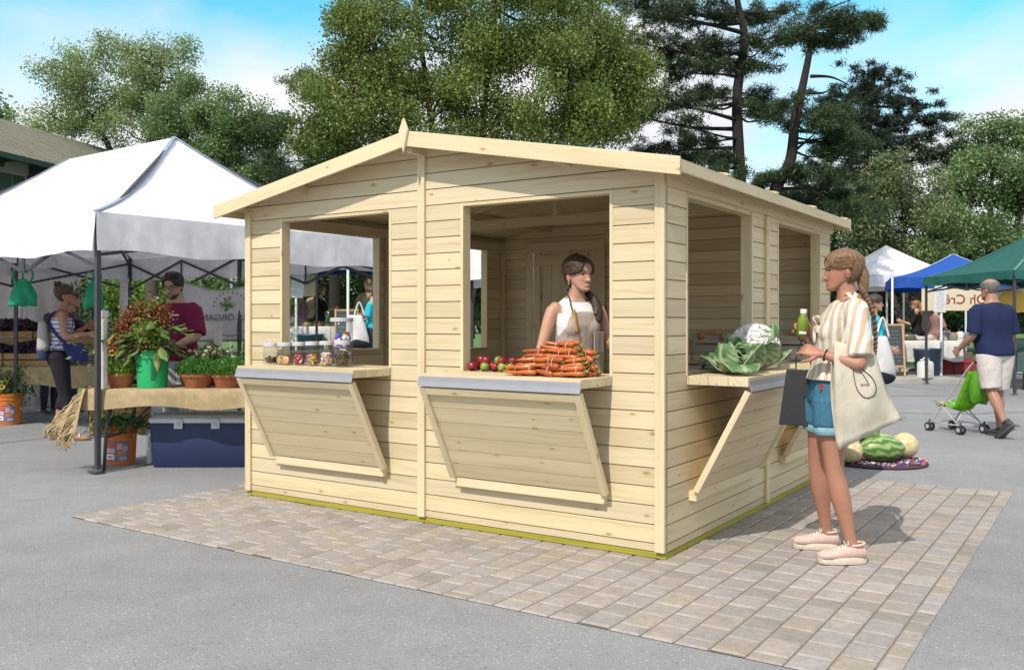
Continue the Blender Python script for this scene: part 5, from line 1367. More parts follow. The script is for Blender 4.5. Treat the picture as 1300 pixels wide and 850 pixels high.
# ---------------- pots, buckets, plants
def pot_plant(label, loc, r, h, pot=(.36, .125, .06), leaf=((.10, .22, .03), (.07, .17, .03), (.14, .27, .05)), ph=.14, n=900, size=.035, spread=1.25, seed=0, dome=1, name='potted_herb', cat='potted plant', asp=.5, trail=0):
    t = thing(name, label, cat, loc, U(0, 3)); p = MB()
    p.lathe([(r*.70, 0), (r*.72, .004), (r*.98, h*.80), (r*1.05, h*.80), (r*1.08, h), (r*1.0, h), (r*.94, h*.86), (.0, h*.84)], 28, col=pot); p.build('pot', 'attr_rough', t, True, auto=40)
    l = MB(); rr = np.random.RandomState(seed)
    a = rr.uniform(0, 2*PI, n); q = np.sqrt(rr.uniform(0, 1, n)); z = rr.uniform(.1, 1, n)*np.sqrt(np.maximum(.05, 1-(q*.9)**2))
    C = np.stack([np.cos(a)*q*r*spread, np.sin(a)*q*r*spread, h*.9+z*ph], 1)
    l.leaves(C, size, rr, leaf, asp, np.array([0, 0, .6])); 
    for _ in range(30):
        a = U(0, 6.28); l.tube([(.3*r*math.cos(a), .3*r*math.sin(a), h*.85), (r*U(.5, 1)*math.cos(a), r*U(.5, 1)*math.sin(a), h+ph*U(.4, .8))], .002, 4, leaf[1])
    l.build('foliage', 'leaf', t); return t
zt = .724
pot_plant('terracotta pot of bright yellow-green herb at the left of the table', (-3.50, 8.18, zt), .125, .125, leaf=((.26, .40, .03), (.17, .32, .03), (.32, .46, .06)), ph=.13, n=700, size=.035, seed=1)
pot_plant('terracotta pot of feathery green herb right of the green bucket', (-2.80, 8.16, zt), .145, .125, leaf=((.06, .20, .02), (.08, .26, .03), (.04, .13, .02)), ph=.17, n=1700, size=.03, seed=2, spread=1.35, asp=.28)
pot_plant('terracotta pot of feathery green herb beside the kiosk', (-2.53, 8.16, zt), .14, .12, leaf=((.07, .22, .02), (.09, .28, .03), (.05, .15, .02)), ph=.17, n=1700, size=.03, seed=3, spread=1.35, asp=.28)
pot_plant('terracotta pot of dense green herb in the second row', (-2.93, 8.42, zt), .13, .125, leaf=((.05, .16, .02), (.09, .24, .03)), ph=.16, n=1200, size=.03, seed=4, asp=.3)
def bucket(label, loc, r, h, col, band=True, lab=0, rz=0):
    t = thing('bucket', label, 'bucket', loc, rz); m = MB()
    m.lathe([(r*.86, 0), (r*.87, .006), (r*.96, h*.78), (r*1.03, h*.785), (r*1.035, h*.80), (r*.97, h*.81), (r*.985, h*.90), (r*1.05, h*.905), (r*1.05, h*.925), (r*1.0, h*.93), (r*1.02, h*.985), (r*1.05, h), (r*.98, h), (r*.93, h*.9), (r*.85, .02), (0, .015)], 36, col=col); m.build('bucket_body', 'attr', t, True, auto=35)
    m = MB(); m.tube([(r*1.03*math.cos(a), -r*1.03*abs(math.sin(a))*.55-.0, h*.86-.62*r*abs(math.sin(a))*1.1) for a in [PI*i/16 for i in range(17)]], .0035, 6, (.45, .45, .46)); m.build('handle', 'attr', t, True)
    rr_ = lambda z: r*(.87+.09*z/(h*.78))+.0012
    if lab == 1:      # printed label: grey panel, white patches, red marks
        m = MB(); A = lambda a, z, e: V((rr_(z)+e, 0, 0)).xyz and V(((rr_(z)+e)*math.sin(a), -(rr_(z)+e)*math.cos(a), z))
        def patch(a0, a1, z0, z1, e, c): m.rings([[A(a0+(a1-a0)*i/14, z, e) for i in range(15)] for z in (z0, (z0+z1)/2, z1)], c, cap=False, close=False)
        patch(-.95, .95, h*.10, h*.62, 0, (.16, .15, .22))
        for a0, a1, z0, z1, c in ((-.8, .05, .46, .59, (.62, .09, .05)), (-.7, .0, .33, .43, (.72, .62, .58)), (-.62, -.05, .36, .40, (.62, .09, .05)), (-.72, -.02, .15, .29, (.76, .72, .70)), (-.6, -.14, .19, .24, (.6, .1, .06)), (.15, .5, .40, .56, (.62, .3, .3)), (.2, .75, .26, .36, (.60, .16, .07)), (.55, .85, .36, .5, (.35, .36, .46)), (.3, .8, .13, .22, (.33, .34, .5))): patch(a0, a1, h*z0, h*z1, .0015, c)
        m.build('printed_label', 'attr', t, True)
    if lab == 2:      # dark unreadable print
        m = MB(); A = lambda a, z, e: V(((rr_(z)+e)*math.sin(a), -(rr_(z)+e)*math.cos(a), z)); rr2 = random.Random(4)
        def patch(a0, a1, z0, z1): m.rings([[A(a0+(a1-a0)*i/4, z, .0012) for i in range(5)] for z in (z0, z1)], (.006, .10, .05), cap=False, close=False)
        for row, z in enumerate((.60, .565, .42)):
            a = -.95
            while a < -.35: w_ = rr2.uniform(.03, .07); patch(a, a+w_, h*z, h*(z+.03)); a += w_+.025
        for row in range(9):
            z = .70-.06*row; a = .28
            while a < .62: w_ = rr2.uniform(.03, .09); patch(a, a+w_, h*z, h*(z+.04)); a += w_+.02
        m.build('print', 'attr', t, True)
    return t
bucket('green plastic bucket with dark print on the flower stall table', (-3.21, 8.17, zt), .145, .335, (.015, .40, .13), lab=2)
# amaranth bouquet
def plume_bouquet():
    t = thing('bouquet', 'bouquet of russet plumes and broad green leaves in the green bucket', 'bouquet', (-3.21, 8.17, zt+.1)); l = MB(); s = MB(); f = MB(); rr = np.random.RandomState(3)
    for k in range(16):
        a = U(0, 6.28); q = U(.02, .26); top = V((q*math.cos(a)-.04, q*.7*math.sin(a), .52+U(-.10, .09)-.4*q)); s.tube([(.03*math.cos(a), .03*math.sin(a), .0), tuple(top*.6), tuple(top)], .005, 5, (.16, .20, .06))
        n = 520; C = rr.normal(size=(n, 3))*np.array([.042, .042, .06])+np.array(top); cols = ((.24, .085, .03), (.18, .06, .025), (.32, .13, .05)) if k % 4 else ((.22, .32, .06), (.16, .26, .05)); f.leaves(C, .032, rr, cols, .6)
    for k in range(30):
        a = U(0, 6.28); q = U(.06, .24); b = V((q*math.cos(a), q*.75*math.sin(a), U(.25, .5))); d = V((math.cos(a), math.sin(a)*.75, U(-.55, .25))).normalized(); ln, w = U(.12, .2), U(.035, .055)
        if k < 6: b = V((U(-.32, .1), -.12, U(.2, .45))); d = V((U(-1, .4), -.4, U(-.9, -.1))).normalized()
        x, y, _ = frame(d); g = [[b+d*ln*i/7+x*w*math.sin(PI*min(.985, .06+i/7))**.75*e+y*(-.02*abs(e)+.012*math.sin(i*1.2))-V((0, 0, .05*(i/7)**2)) for e in (-1, -.5, 0, .5, 1)] for i in range(8)]
        c = random.choice([(.11, .20, .04), (.16, .26, .055), (.08, .16, .03), (.20, .28, .08)]); l.sheet(g, .0015, c)
        s.tube([b-d*.06, b+d*ln*.9], .0022, 4, (.2, .26, .1))
    f.build('plumes', 'leaf', t); l.build('leaves', 'leaf', t, True); s.build('stems', 'attr', t)
plume_bouquet()
def flowers(label, loc, cols, r, h, n, fs, name='flowers', cat='flowers', pot=None, stemh=.2, leafc=((.05, .12, .03), (.08, .18, .04)), nl=500, petal=True):
    t = thing(name, label, cat, loc); l = MB(); rr = np.random.RandomState(int(abs(loc[0])*100)); f = MB()
    C = rr.normal(size=(nl, 3))*np.array([r*.55, r*.5, h*.28])+np.array([0, 0, stemh+h*.35]); l.leaves(C, .05, rr, leafc, .5)
    for k in range(n):
        a = U(0, 6.28); q = math.sqrt(U(0, 1))*r; p = V((q*math.cos(a), q*math.sin(a)*.8, stemh+h*U(.35, 1)*(1-.3*q/r))); d = V((math.cos(a)*q/r*.7, -.7+math.sin(a)*.3, .7)).normalized(); x, y, _ = frame(d); c = random.choice(cols)
        l.tube([V((q*.2*math.cos(a), q*.2*math.sin(a), .02)), p], .0025, 4, (.10, .17, .05))
        if petal:
            for i in range(13):
                b_ = 2*PI*i/13; e = x*math.cos(b_)+y*math.sin(b_); tip = p+e*fs+d*fs*.15; n_ = x*-math.sin(b_)+y*math.cos(b_); m_ = p+e*fs*.55; w = fs*.24; kk = U(.8, 1.15)
                f.add([p, m_-n_*w, tip, m_+n_*w], [(0, 1, 2, 3)], tuple(min(1, v_*kk) for v_ in c))
            f.ball(p+d*.004, (fs*.33,)*3, 8, 5, None, (.09, .045, .015) if petal == 1 else tuple(v_*.6 for v_ in c))
        else: f.ball(p, (fs, fs, fs*.8), 8, 6, None, tuple(v_*U(.75, 1.1) for v_ in c), 0, .2)
    l.build('stems_and_leaves', 'leaf', t); f.build('blooms', 'leaf', t)
    if pot: p_ = MB(); p_.lathe([(pot[0]*.75, 0), (pot[0], pot[1]), (pot[0]*.95, pot[1]), (0, pot[1]*.8)], 20, col=pot[2]); p_.build('vase', 'attr_rough', t, True)
    return t
flowers('red and orange zinnias in a dark vase behind the left herb pot', (-3.62, 8.40, zt), [(.62, .03, .02), (.65, .30, .02), (.5, .02, .04), (.7, .42, .03), (.6, .05, .03)], .26, .30, 46, .042, pot=(.09, .2, (.02, .02, .02)), petal=2)
flowers('bunch of pale pink flowers between the green bucket and the herb pots', (-2.78, 8.46, zt), [(.72, .52, .42), (.76, .60, .50), (.66, .44, .36)], .20, .17, 40, .021, pot=(.10, .13, (.3, .11, .05)), petal=False)
bucket('orange bucket with a printed label under the burlap table', (-3.62, 8.47, .002), .145, .36, (.60, .16, .02), lab=1, rz=.0)
pot_ = flowers('loose green stems with small yellow flowers in the orange bucket under the table', (-3.62, 8.47, .12), [(.65, .5, .04)], .24, .16, 12, .02, stemh=.20, nl=900)
bucket('orange bucket with a printed label by the burlap stall at the left edge', (-6.42, 11.70, .002), .155, .40, (.60, .16, .02), lab=1)
flowers('sunflowers and greens filling the orange bucket at the left edge', (-6.42, 11.70, .2), [(.70, .52, .10), (.66, .45, .06), (.72, .62, .3)], .30, .42, 12, .055, stemh=.16, nl=900, petal=1)
# cool box
def cooler():
    t = thing('cool_box', 'dark blue cool box with a white lid under the burlap table', 'cool box', (-2.72, 8.42, .002), rad(1)); w, d, h = .54, .21, .40
    b = MB(); 
    def tap(z0, z1, s0, s1, col, r=.03):
        R = []
        for z, s in ((z0, s0*.985), (z0+.012, s0), (z1-.01, s1), (z1, s1*.99)): 
            ring = []
            for cx, cy, a0 in ((1, -1, -PI/2), (1, 1, 0), (-1, 1, PI/2), (-1, -1, PI)):
                for k in range(5): a = a0+PI/2*k/4; ring.append(V((cx*(w*s-r)+r*math.cos(a), cy*(d+w*(s-1)-r)+r*math.sin(a), z)))
            R.append(ring)
        return R
    b.rings(tap(0, h, .955, 1.0, None), (.016, .026, .085)); b.build('box_body', 'attr', t, True, auto=40)
    l = MB(); l.rings(tap(h+.002, h+.045, 1.012, 1.012, None), (.62, .62, .64)); l.rings(tap(h+.0455, h+.07, 1.0, .96, None), (.50, .48, .46)); l.build('lid', 'attr', t, True, auto=40)
    for x in (-.27, .06, .37):
        m = MB(); m.box((x, -d-.014, h-.005), (.075, .016, .085), None, (.60, .60, .62)); m.ball((x, -d-.024, h-.01), (.022, .006, .022), 10, 6, None, (.5, .5, .52)); m.build('latch', 'attr', t, bevel=.005)
    m = MB(); m.tube(crom([(-w+.02, -.10, h*.72), (-w-.035, -.10, h*.70), (-w-.05, -.10, h*.45), (-w-.03, -.09, h*.36), (-w-.03, .09, h*.36), (-w-.05, .10, h*.45), (-w-.035, .10, h*.70), (-w+.02, .10, h*.72)], 5), .014, 8, (.66, .66, .68)); m.build('carry_handle', 'attr', t, True)
cooler()
def pipe(label, p, q, r, col=(.66, .64, .62), name='plastic_pipe', cat='pipe'):
    m = MB(); p = V(p); q = V(q); d = (q-p).normalized(); m.tube([p, q-d*.06], r, 16, col); m.tube([q-d*.059, q], r*1.18, 16, col); return tag(m.build(name, 'attr', None, True, auto=40), label, cat)
pipe('white plastic pipe weight standing between the orange bucket and the cool box', (-3.36, 8.50, .003), (-3.36, 8.50, .34), .032)
pipe('tall white tube weight standing on the left end of the burlap table', (-3.585, 8.02, .725), (-3.585, 8.02, 1.41), .040)
pipe('white pipe weight on the back leg of the flower stall behind the banner post', (-3.86, 12.02, .003), (-3.86, 12.02, 1.30), .055, (.60, .56, .54))
pipe('white pipe post leaning under the far corner of the white canopy', (-5.75, 13.45, .003), (-5.72, 13.5, 1.95), .055)
# banner
def banner():
    t = thing('banner', 'sagging white banner with green edges and mirrored lettering behind the flower stall', 'banner', (-4.42, 12.28, 0)); w, z1, z0 = 1.22, 1.86, 1.04
    m = MB(); P = lambda u, v: V((w*u, .05*math.sin(u*7+v*3)+.02*math.sin(u*19), z1-(z1-z0)*v-.13*math.sin(PI*min(1, u*1.15))*(1-v)*.9+.10*u*(1-v)*0))
    m.sheet([[P(i/40, j/16) for j in range(17)] for i in range(41)], .004, (.66, .65, .68))
    for q in range(len(m.v)):
        j = (q % (41*17)) % 17
        if j in (0, 16): m.c[q] = (.17, .36, .06)
    m.build('banner_cloth', 'attr_cloth', t, True); k = MB()
    M4 = MX.Translation(V((.60, -.075, 1.36))) @ MX.Rotation(PI/2, 4, 'X')
    k.text("SANU' ORGANICS", M4, .125, .003, True, (.14, .14, .17))
    for i in range(12):
        a = PI*i/11; k.ball((.66+.22*math.cos(a), -.07, 1.52+.18*math.sin(a)), (.011, .006, .014), 6, 4, None, (.14, .14, .17))
    k.tube([(.66+.30*math.cos(a), -.075, 1.36+.24*math.sin(a)) for a in [-1.9+.1*i for i in range(18)]], .006, 5, (.14, .14, .17)); k.build('lettering', 'attr', t)
    s = MB(); rr = np.random.RandomState(5); s.leaves(rr.normal(size=(50, 3))*np.array([.045, .004, .04])+np.array([.62, -.08, 1.53]), .05, rr, ((.12, .30, .05), (.2, .38, .08)), .5); s.build('green_sprig', 'leaf', t)
banner()
def carrier_bag(label, loc, h, w, rz):
    t = thing('plastic_bag', label, 'plastic bag', loc, rz); m = MB(); R = []
    for i in range(13):
        s = i/12; r = w*(.30+.75*math.sin(PI*.5*min(1, s*1.3))-.0*(s)); z = -h*s; R.append([V((r*math.cos(a)*(1+.10*math.sin(a*5+s*3)), r*.45*math.sin(a)*(1+.2*math.sin(a*4-s*4)), z+.02*math.sin(a*3)*s)) for a in [2*PI*q/30 for q in range(30)]])
    m.rings(R, (.01, .40, .20)); m.build('bag_film', 'bagfilm', t, True); k = MB()
    for sx in (-1, 1): k.tube(crom([(sx*w*.5, 0, -.06), (sx*w*.8, -.02, .04), (sx*w*.55, 0, .10), (0, 0, .07), (sx*w*.1, 0, -.02)], 5), w*.16, 8, (.01, .42, .21), flat=.4)
    k.build('tied_handles', 'bagfilm', t, True); return t
M['bagfilm'] = plain('green_bag_film', (1, 1, 1), .35, .25, 14, .7, 16, attr=True, trans=.35)
carrier_bag('green plastic carrier bag tied up at the left under the canopy frame', PT(29, 354, 9.6), .27, .12, .4)
carrier_bag('green plastic carrier bag hanging behind the front tent leg', PT(119, 357, 9.9), .28, .115, -.2)
for i, x in enumerate((20, 26, 32)):
    p = PT(x, 386, 12.72); pipe(['left', 'middle', 'right'][i]+' one of three white pipes below the tied green bag', (p.x, p.y, .8), (p.x, p.y, p.z), .020, (.70, .72, .76), 'white_pipe')
# left produce table
table('folding table of the produce stall behind the woman with the bun', -7.6, -5.30, 11.75, 12.6, .72)
drape('burlap cloth with a ragged hem over the produce stall table', -7.62, -5.22, 11.74, 12.6, .723, .24, 'burlap', seed=2, right=.42)
def produce(label, loc, cols, r, n, size, name='leafy_greens', cat='greens', crate=None, flat=.5, seed=1, asp=.6):
    t = thing(name, label, cat, loc); rr = np.random.RandomState(seed); l = MB()
    a = rr.uniform(0, 2*PI, n); q = np.sqrt(rr.uniform(0, 1, n)); z = rr.uniform(0, 1, n)**.6*np.sqrt(1-.8*q*q); b = .16 if crate else 0
    l.leaves(np.stack([np.cos(a)*q*r, np.sin(a)*q*r*.6, b+z*r*flat], 1), size, rr, cols, asp, np.array([0, -.3, .5])); l.build('leaves', 'leaf', t)
    if crate:
        c = MB()
        for k in range(2): c.span((-r, -r*.55, .005+k*.09), (r, -r*.55+.014, .08+k*.09), crate); c.span((-r, r*.55-.014, .005+k*.09), (r, r*.55, .08+k*.09), crate)
        for sx in (-1, 1): c.span((sx*(r-.012)-.007, -r*.54+.0145, .006), (sx*(r-.012)+.007, r*.54-.0145, .17), crate)
        c.span((-r+.02, -r*.5, .0), (r-.02, r*.5, .01), crate); c.build('crate', 'attr_rough', t, bevel=.002)
    return t
pur = ((.06, .02, .06), (.09, .03, .09), (.05, .05, .04), (.04, .07, .03), (.14, .06, .15)); tb = .73
produce('crate of purple basil on the lower row at the far left', (-6.90, 11.95, tb), pur, .34, 900, .075, crate=(.36, .22, .10), seed=1)
produce('crate of purple basil on the lower row behind the rucksack', (-6.22, 11.98, tb), pur, .34, 900, .075, crate=(.36, .22, .10), seed=2)
produce('raised purple greens in the upper crate at the far left', (-6.75, 12.38, tb+.28), pur, .36, 900, .075, crate=(.36, .22, .10), seed=3)
produce('raised purple greens in the upper crate behind the rucksack', (-6.05, 12.40, tb+.27), pur, .34, 800, .075, crate=(.36, .22, .10), seed=4)
mb = MB(); mb.span((-7.2, 12.2, tb+.005), (-5.6, 12.56, tb+.265), (.20, .13, .07)); tag(mb.build('display_step', 'attr_rough', None, bevel=.006), 'wooden step raising the back row of purple greens', 'display step')
table('low folding table of vegetables in front of the woman with the bun', -4.75, -3.9, 10.9, 11.6, .70)
produce('heap of pale green lettuce in front of the woman with the bun', (-4.42, 11.05, .71), ((.16, .28, .06), (.10, .22, .04), (.26, .36, .12)), .24, 500, .09, 'lettuce', 'lettuce', None, .8, 6)
produce('wooden tray of purple kale below the lettuce', (-4.60, 10.75, .38), pur, .2, 350, .07, 'leafy_greens', 'greens', (.42, .18, .08), .6, 7)
mb = MB(); mb.span((-4.9, 10.6, .003), (-4.3, 10.9, .375), (.30, .16, .08)); tag(mb.build('wooden_box', 'attr_rough', None, bevel=.008), 'upturned brown wooden box carrying the purple kale', 'box')
mb = MB(); 
for k in range(3): mb.span((-4.28, 11.2, .715+k*.075), (-3.98, 11.24, .78+k*.075), (.46, .20, .08)); mb.span((-4.28, 11.5, .715+k*.075), (-3.98, 11.54, .78+k*.075), (.46, .20, .08))
for x in (-4.28, -4.0): mb.span((x, 11.241, .714), (x+.02, 11.499, .93), (.42, .18, .08))
mb.span((-4.26, 11.24, .712), (-4.0, 11.5, .722), (.4, .2, .1)); tag(mb.build('wooden_crate', 'attr_rough', None, bevel=.003), 'orange-brown wooden crate behind the lettuce', 'crate')
# sunflower held up by the woman with the bun
t = thing('sunflower', 'single drooping sunflower held up by the woman with the bun', 'sunflower', W_(sh, (0, 0, 0)), rad(-68)); wl_ = sh.AR['L'][2]+V((.01, .06, .02))
m = MB(); st_ = crom([tuple(wl_+V((0, 0, -.16))), tuple(wl_), tuple(wl_+V((-.02, .05, .22))), tuple(wl_+V((-.03, -.02, .44))), tuple(wl_+V((-.03, -.09, .50)))], 6); m.tube(st_, .008, 7, (.15, .22, .06)); m.build('stem', 'attr', t, True)
m = MB(); hd_ = V(st_[-1]); d = V((.2, -.6, .5)).normalized(); x, y, _ = frame(d)
for i in range(22):
    b_ = 2*PI*i/22; e = x*math.cos(b_)+y*math.sin(b_); n_ = x*-math.sin(b_)+y*math.cos(b_); m.add([hd_, hd_+e*.05-n_*.014, hd_+e*.085-d*.01, hd_+e*.05+n_*.014], [(0, 1, 2, 3)], (.62, .46, .05))
m.ball(hd_, (.032, .032, .02), 10, 6, None, (.10, .06, .02)); m.build('bloom', 'leaf', t)
# people at the left back
far_person('bystander in a grey sweater at the far left edge of the picture', (-6.38, 11.35+1.9, 0), rad(-70), 1.74, False, 'sweater', (.10, .10, .11), (.03, .02, .02), fwd)
far_person('bystander all in black behind the tied green bag', (-7.05, 13.4+.6, 0), rad(-20), 1.72, False, 'shirt', (.012, .012, .015), (.02, .015, .012))
far_person('child with dark hair in a brown top behind the purple greens', (-6.55, 12.95, 0), rad(-120), 1.42, True, 'top', (.24, .16, .10), (.02, .015, .012), fwd, skin=(.30, .16, .10))
far_person('short-haired person with a pale face behind the woman with the bun', (-6.42, 13.35, 0), rad(110), 1.62, False, 'top', (.3, .28, .28), (.09, .045, .03), fwd)

# ================================================================== stalls on the right, and their like beyond the left kiosk window
def stall_row(sx, rise, words, mirror, where):
    X = (lambda px, Y: (px-650)/FX*Y) if sx > 0 else (lambda px, Y: ((1571-px)-650)/FX*Y)
    wd = where
    z = rise
    def at(px, Y): return X(px, Y), Y
    # tables
    x, y = at(1160, 21.0)
    table('trestle table of baked goods under the blue canopy'+wd, x-.95, x+.95, 20.7, 21.5, .76, z)
    drape('white tablecloth hanging from the baked goods table'+wd, x-.97, x+.97, 20.68, 21.52, .763, .42, 'attr_cloth', (.62, .61, .60), z, seed=3)
    for k in range(16):
        b = MB(); c = random.choice([(.32, .19, .09), (.45, .42, .38), (.22, .14, .08), (.40, .26, .12), (.5, .48, .45), (.10, .09, .07), (.16, .20, .10)])
        b.ball((0, 0, .05), (U(.09, .16), U(.07, .1), U(.05, .10)), 12, 8, None, c, 0, .08); o = b.build('wrapped_loaf', 'attr_rough', None, True, loc=(x-.85+1.7*(k % 8)/7+U(-.05, .05), 20.85+.35*(k//8), z+.768), rotz=U(0, 3)); tag(o, 'wrapped loaf in the heap on the baked goods table'+wd, 'loaf', 'loaves on the baked goods table'+wd)
    xb, yb = at(1131, 20.3)
    t = thing('chalkboard', 'wooden A-frame chalkboard with chalk writing'+wd, 'chalkboard', (xb, yb, z), rad(-8)*sx); 
    for s_ in (-1, 1):
        f = MB(); lean = lambda h_: V((0, s_*(.02+.20*(1-h_/1.15)), h_))
        for sx2 in (-1, 1): f.bar(lean(.0)+V((sx2*.24, 0, .003)), lean(1.15)+V((sx2*.24, 0, 0)), .04, .025, (0, 1, 0), (.50, .30, .13))
        f.bar(lean(1.13)+V((-.219, 0, 0)), lean(1.13)+V((.219, 0, 0)), .025, .04, (0, 0, 1), (.50, .30, .13)); f.bar(lean(.22)+V((-.219, 0, 0)), lean(.22)+V((.219, 0, 0)), .025, .04, (0, 0, 1), (.50, .30, .13))
        f.build('board_frame', 'attr', t, bevel=.003); p = MB(); a, b = lean(.24), lean(1.11)
        p.hexa([a+V((-.218, -.006, 0)), a+V((.218, -.006, 0)), a+V((.218, .006, 0)), a+V((-.218, .006, 0)), b+V((-.218, -.006, 0)), b+V((.218, -.006, 0)), b+V((.218, .006, 0)), b+V((-.218, .006, 0))], (.035, .045, .05))
        if s_ < 0:
            r2 = random.Random(5)
            for row in range(9):
                hh = .34+.082*row; xx = -.18
                while xx < .15:
                    w_ = r2.uniform(.03, .08); q = lean(hh)+V((xx, -.009, 0)); p.tube([q+V((w_*i/5, 0, .012*math.sin(i*2.4+row))) for i in range(6)], .0045, 4, (.30, .34, .38)); xx += w_+.025
        p.build('slate', 'attr', t)
    # poles with notices
    xp, yp = at(1195, 20.35)
    pipe('white pole holding a paper notice'+wd, (xp, yp, z+.003), (xp, yp, z+2.2), .028, (.72, .73, .75), 'pole', 'pole')
    n = MB(); n.box((xp-.04*sx, yp-.036, z+1.70), (.27, .008, .58), MX.Rotation(rad(3), 3, 'Y'), (.66, .67, .70)); r3 = random.Random(9)
    for row in range(13): n.box((xp-.04*sx+r3.uniform(-.015, .015), yp-.0412, z+1.93-.037*row), (r3.uniform(.12, .2), .002, .008), None, (.36, .37, .42))
    tag(n.build('paper_notice', 'attr'), 'white paper notice of small grey lines on the pole'+wd, 'notice')
    # hand-lettered sign
    x0, _ = at(1248, 20.9); x1, _ = at(1170, 20.9); lo, hi = min(x0, x1), max(x0, x1); s = MB(); cx = (lo+hi)/2; zc = z+1.70
    t = thing('sign', 'cream board sign with dark red hand lettering'+wd, 'sign', (cx, 20.9, zc)); s.box((0, 0, 0), (hi-lo, .02, .50), None, (.66, .58, .42)); s.build('sign_board', 'attr', t, bevel=.004)
    s = MB(); s.text(words, MX.Translation(V((.30*sx*1.0, -.014, -.0))) @ MX.Rotation(PI/2, 4, 'X'), .31, .004, mirror, (.26, .02, .03)); s.build('lettering', 'attr', t)
    # crates, tub and boxes under and beside the table
    xt, _ = at(1176, 20.5); m = MB(); m.lathe([(.24, 0), (.28, .55), (.30, .56), (.30, .6), (.27, .6), (.25, .05), (0, .04)], 24, col=(.05, .10, .16)); tag(m.build('plastic_tub', 'attr', None, True, loc=(xt, 20.45, z+.004)), 'dark blue-grey plastic tub under the baked goods table'+wd, 'tub')
    xc, _ = at(1213, 20.9); m = MB(); m.span((-.62, -.25, .004), (.62, .25, .33), (.26, .03, .035)); m.span((-.64, -.27, .2505), (.64, .27, .30), (.30, .04, .045)); m.span((-.5, -.2, .331), (.45, .2, .5), (.14, .11, .09)); tag(m.build('storage_crate', 'attr_rough', None, bevel=.012, loc=(xc, 21.2, z)), 'long red storage crate below the sign'+wd, 'crate')
    xg, _ = at(1216, 21.5); table('trestle table of packed goods below the sign'+wd, xg-.85, xg+.75, 20.95, 21.6, .80, z)
    for k in range(9):
        b = MB(); c = random.choice([(.24, .10, .08), (.5, .46, .42), (.30, .2, .16), (.6, .6, .6), (.14, .2, .3), (.4, .12, .1)]); b.ball((0, 0, .07), (U(.08, .13), .08, U(.06, .13)), 10, 7, None, c, 0, .12)
        o = b.build('bag_of_goods', 'attr_rough', None, True, loc=(xg-.72+1.3*k/8, 21.1+U(-.05, .25), z+.806)); tag(o, 'small bag of goods on the table below the sign'+wd, 'bag of goods', 'bags of goods'+wd)
    # people behind the tables
    xq, _ = at(1112, 19.6); far_person('man in an olive shirt standing at the white canopy'+wd, (xq, 20.6, z), rad(180+25*sx), 1.83, False, 'shirt', (.24, .22, .13), (.22, .12, .06), fwd, pitch=.35)
    xq, _ = at(1166, 22); far_person('long-haired woman in a black T-shirt behind the baked goods'+wd, (xq, 22.1, z), rad(60*sx), 1.72, True, 'tshirt', (.012, .012, .014), (.30, .16, .06), {'L': [(-.24, .10, 1.12), (-.18, .32, 1.2)], 'R': [(.24, .10, 1.12), (.16, .32, 1.18)]}, long_hair=True)
    xq, _ = at(1187, 22); far_person('dark-haired shopper in a dusty pink top'+wd, (xq, 21.95, z), rad(-80*sx), 1.62, True, 'top', (.30, .17, .18), (.04, .02, .015), fwd)
    xq, _ = at(1168, 23.6); far_person('person with reddish hair behind the woman in black'+wd, (xq, 23.4, z), rad(170), 1.80, True, 'top', (.36, .26, .18), (.16, .06, .03))
    if sx > 0:
        xj, yj = at(1182.5, 19.1); t = thing('water_jug', 'square white plastic water jug on the kerb below the notice', 'jug', (xj, 19.38, .108), .2); m = MB()
        R = []
        for zz, s_ in ((0, .14), (.01, .15), (.30, .15), (.35, .13), (.365, .06)): R.append([V((s_*math.copysign(abs(math.cos(a))**.5, math.cos(a)), s_*.8*math.copysign(abs(math.sin(a))**.5, math.sin(a)), zz)) for a in [2*PI*q/24 for q in range(24)]])
        m.rings(R, (.68, .67, .62)); m.build('jug_body', 'attr', t, True, auto=40); m = MB(); m.tube(crom([(-.05, 0, .36), (-.04, 0, .42), (.06, 0, .42), (.09, 0, .35)], 4), .016, 8, (.68, .67, .62)); m.build('grip', 'attr', t, True)
        m = MB(); m.lathe([(.035, .36), (.035, .40), (0, .40)], 14, (-.085, 0, 0), col=(.6, .6, .58)); m.build('cap', 'attr', t, True)
stall_row(1, .10, 'Oh Crê', True, ' on the right')
slab_ = MB(); 
P_ = [(-40, 16.6), (-40, 17.6), (-40, 30), (1.6, 30), (1.6, 17.6), (1.9, 16.6)]
mb = MB(); mb.add([(-40, 16.4, .016), (2.2, 16.4, .016), (1.4, 17.6, .42), (-40, 17.6, .42), (1.4, 30, .42), (-40, 30, .42), (2.2, 31, .016), (-40, 31, .016)], [(0, 1, 2, 3), (3, 2, 4, 5), (5, 4, 6, 7), (1, 6, 4, 2)]); tag(mb.build('raised_lawn', 'grass_soil'), None, None, kind='structure')
stall_row(-1, .425, 'Crê', False, ' beyond the left kiosk window')
# canopies over them
canopy('white peaked canopy at the back of the right-hand stalls', 'canvas_white', ((1098-650)/FX*25, 25), rad(8), 3.0, -3.0, 2.48, .34, 3.42, 1.5, 'whitemetal', None, None, False, rise=.10)
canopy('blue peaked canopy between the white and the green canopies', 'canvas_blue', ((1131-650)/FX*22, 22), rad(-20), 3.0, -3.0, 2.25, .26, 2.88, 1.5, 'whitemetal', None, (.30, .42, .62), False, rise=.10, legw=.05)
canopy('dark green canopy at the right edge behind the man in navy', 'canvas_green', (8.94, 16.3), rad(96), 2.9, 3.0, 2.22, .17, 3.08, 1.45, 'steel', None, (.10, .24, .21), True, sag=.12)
canopy('blue canopy beyond the left kiosk window', 'canvas_blue', ((443-650)/FX*19.6, 19.6), rad(172), 2.7, 2.8, 2.20, .16, 2.9, 1.35, 'whitemetal', None, None, False, rise=.42, legw=.05)
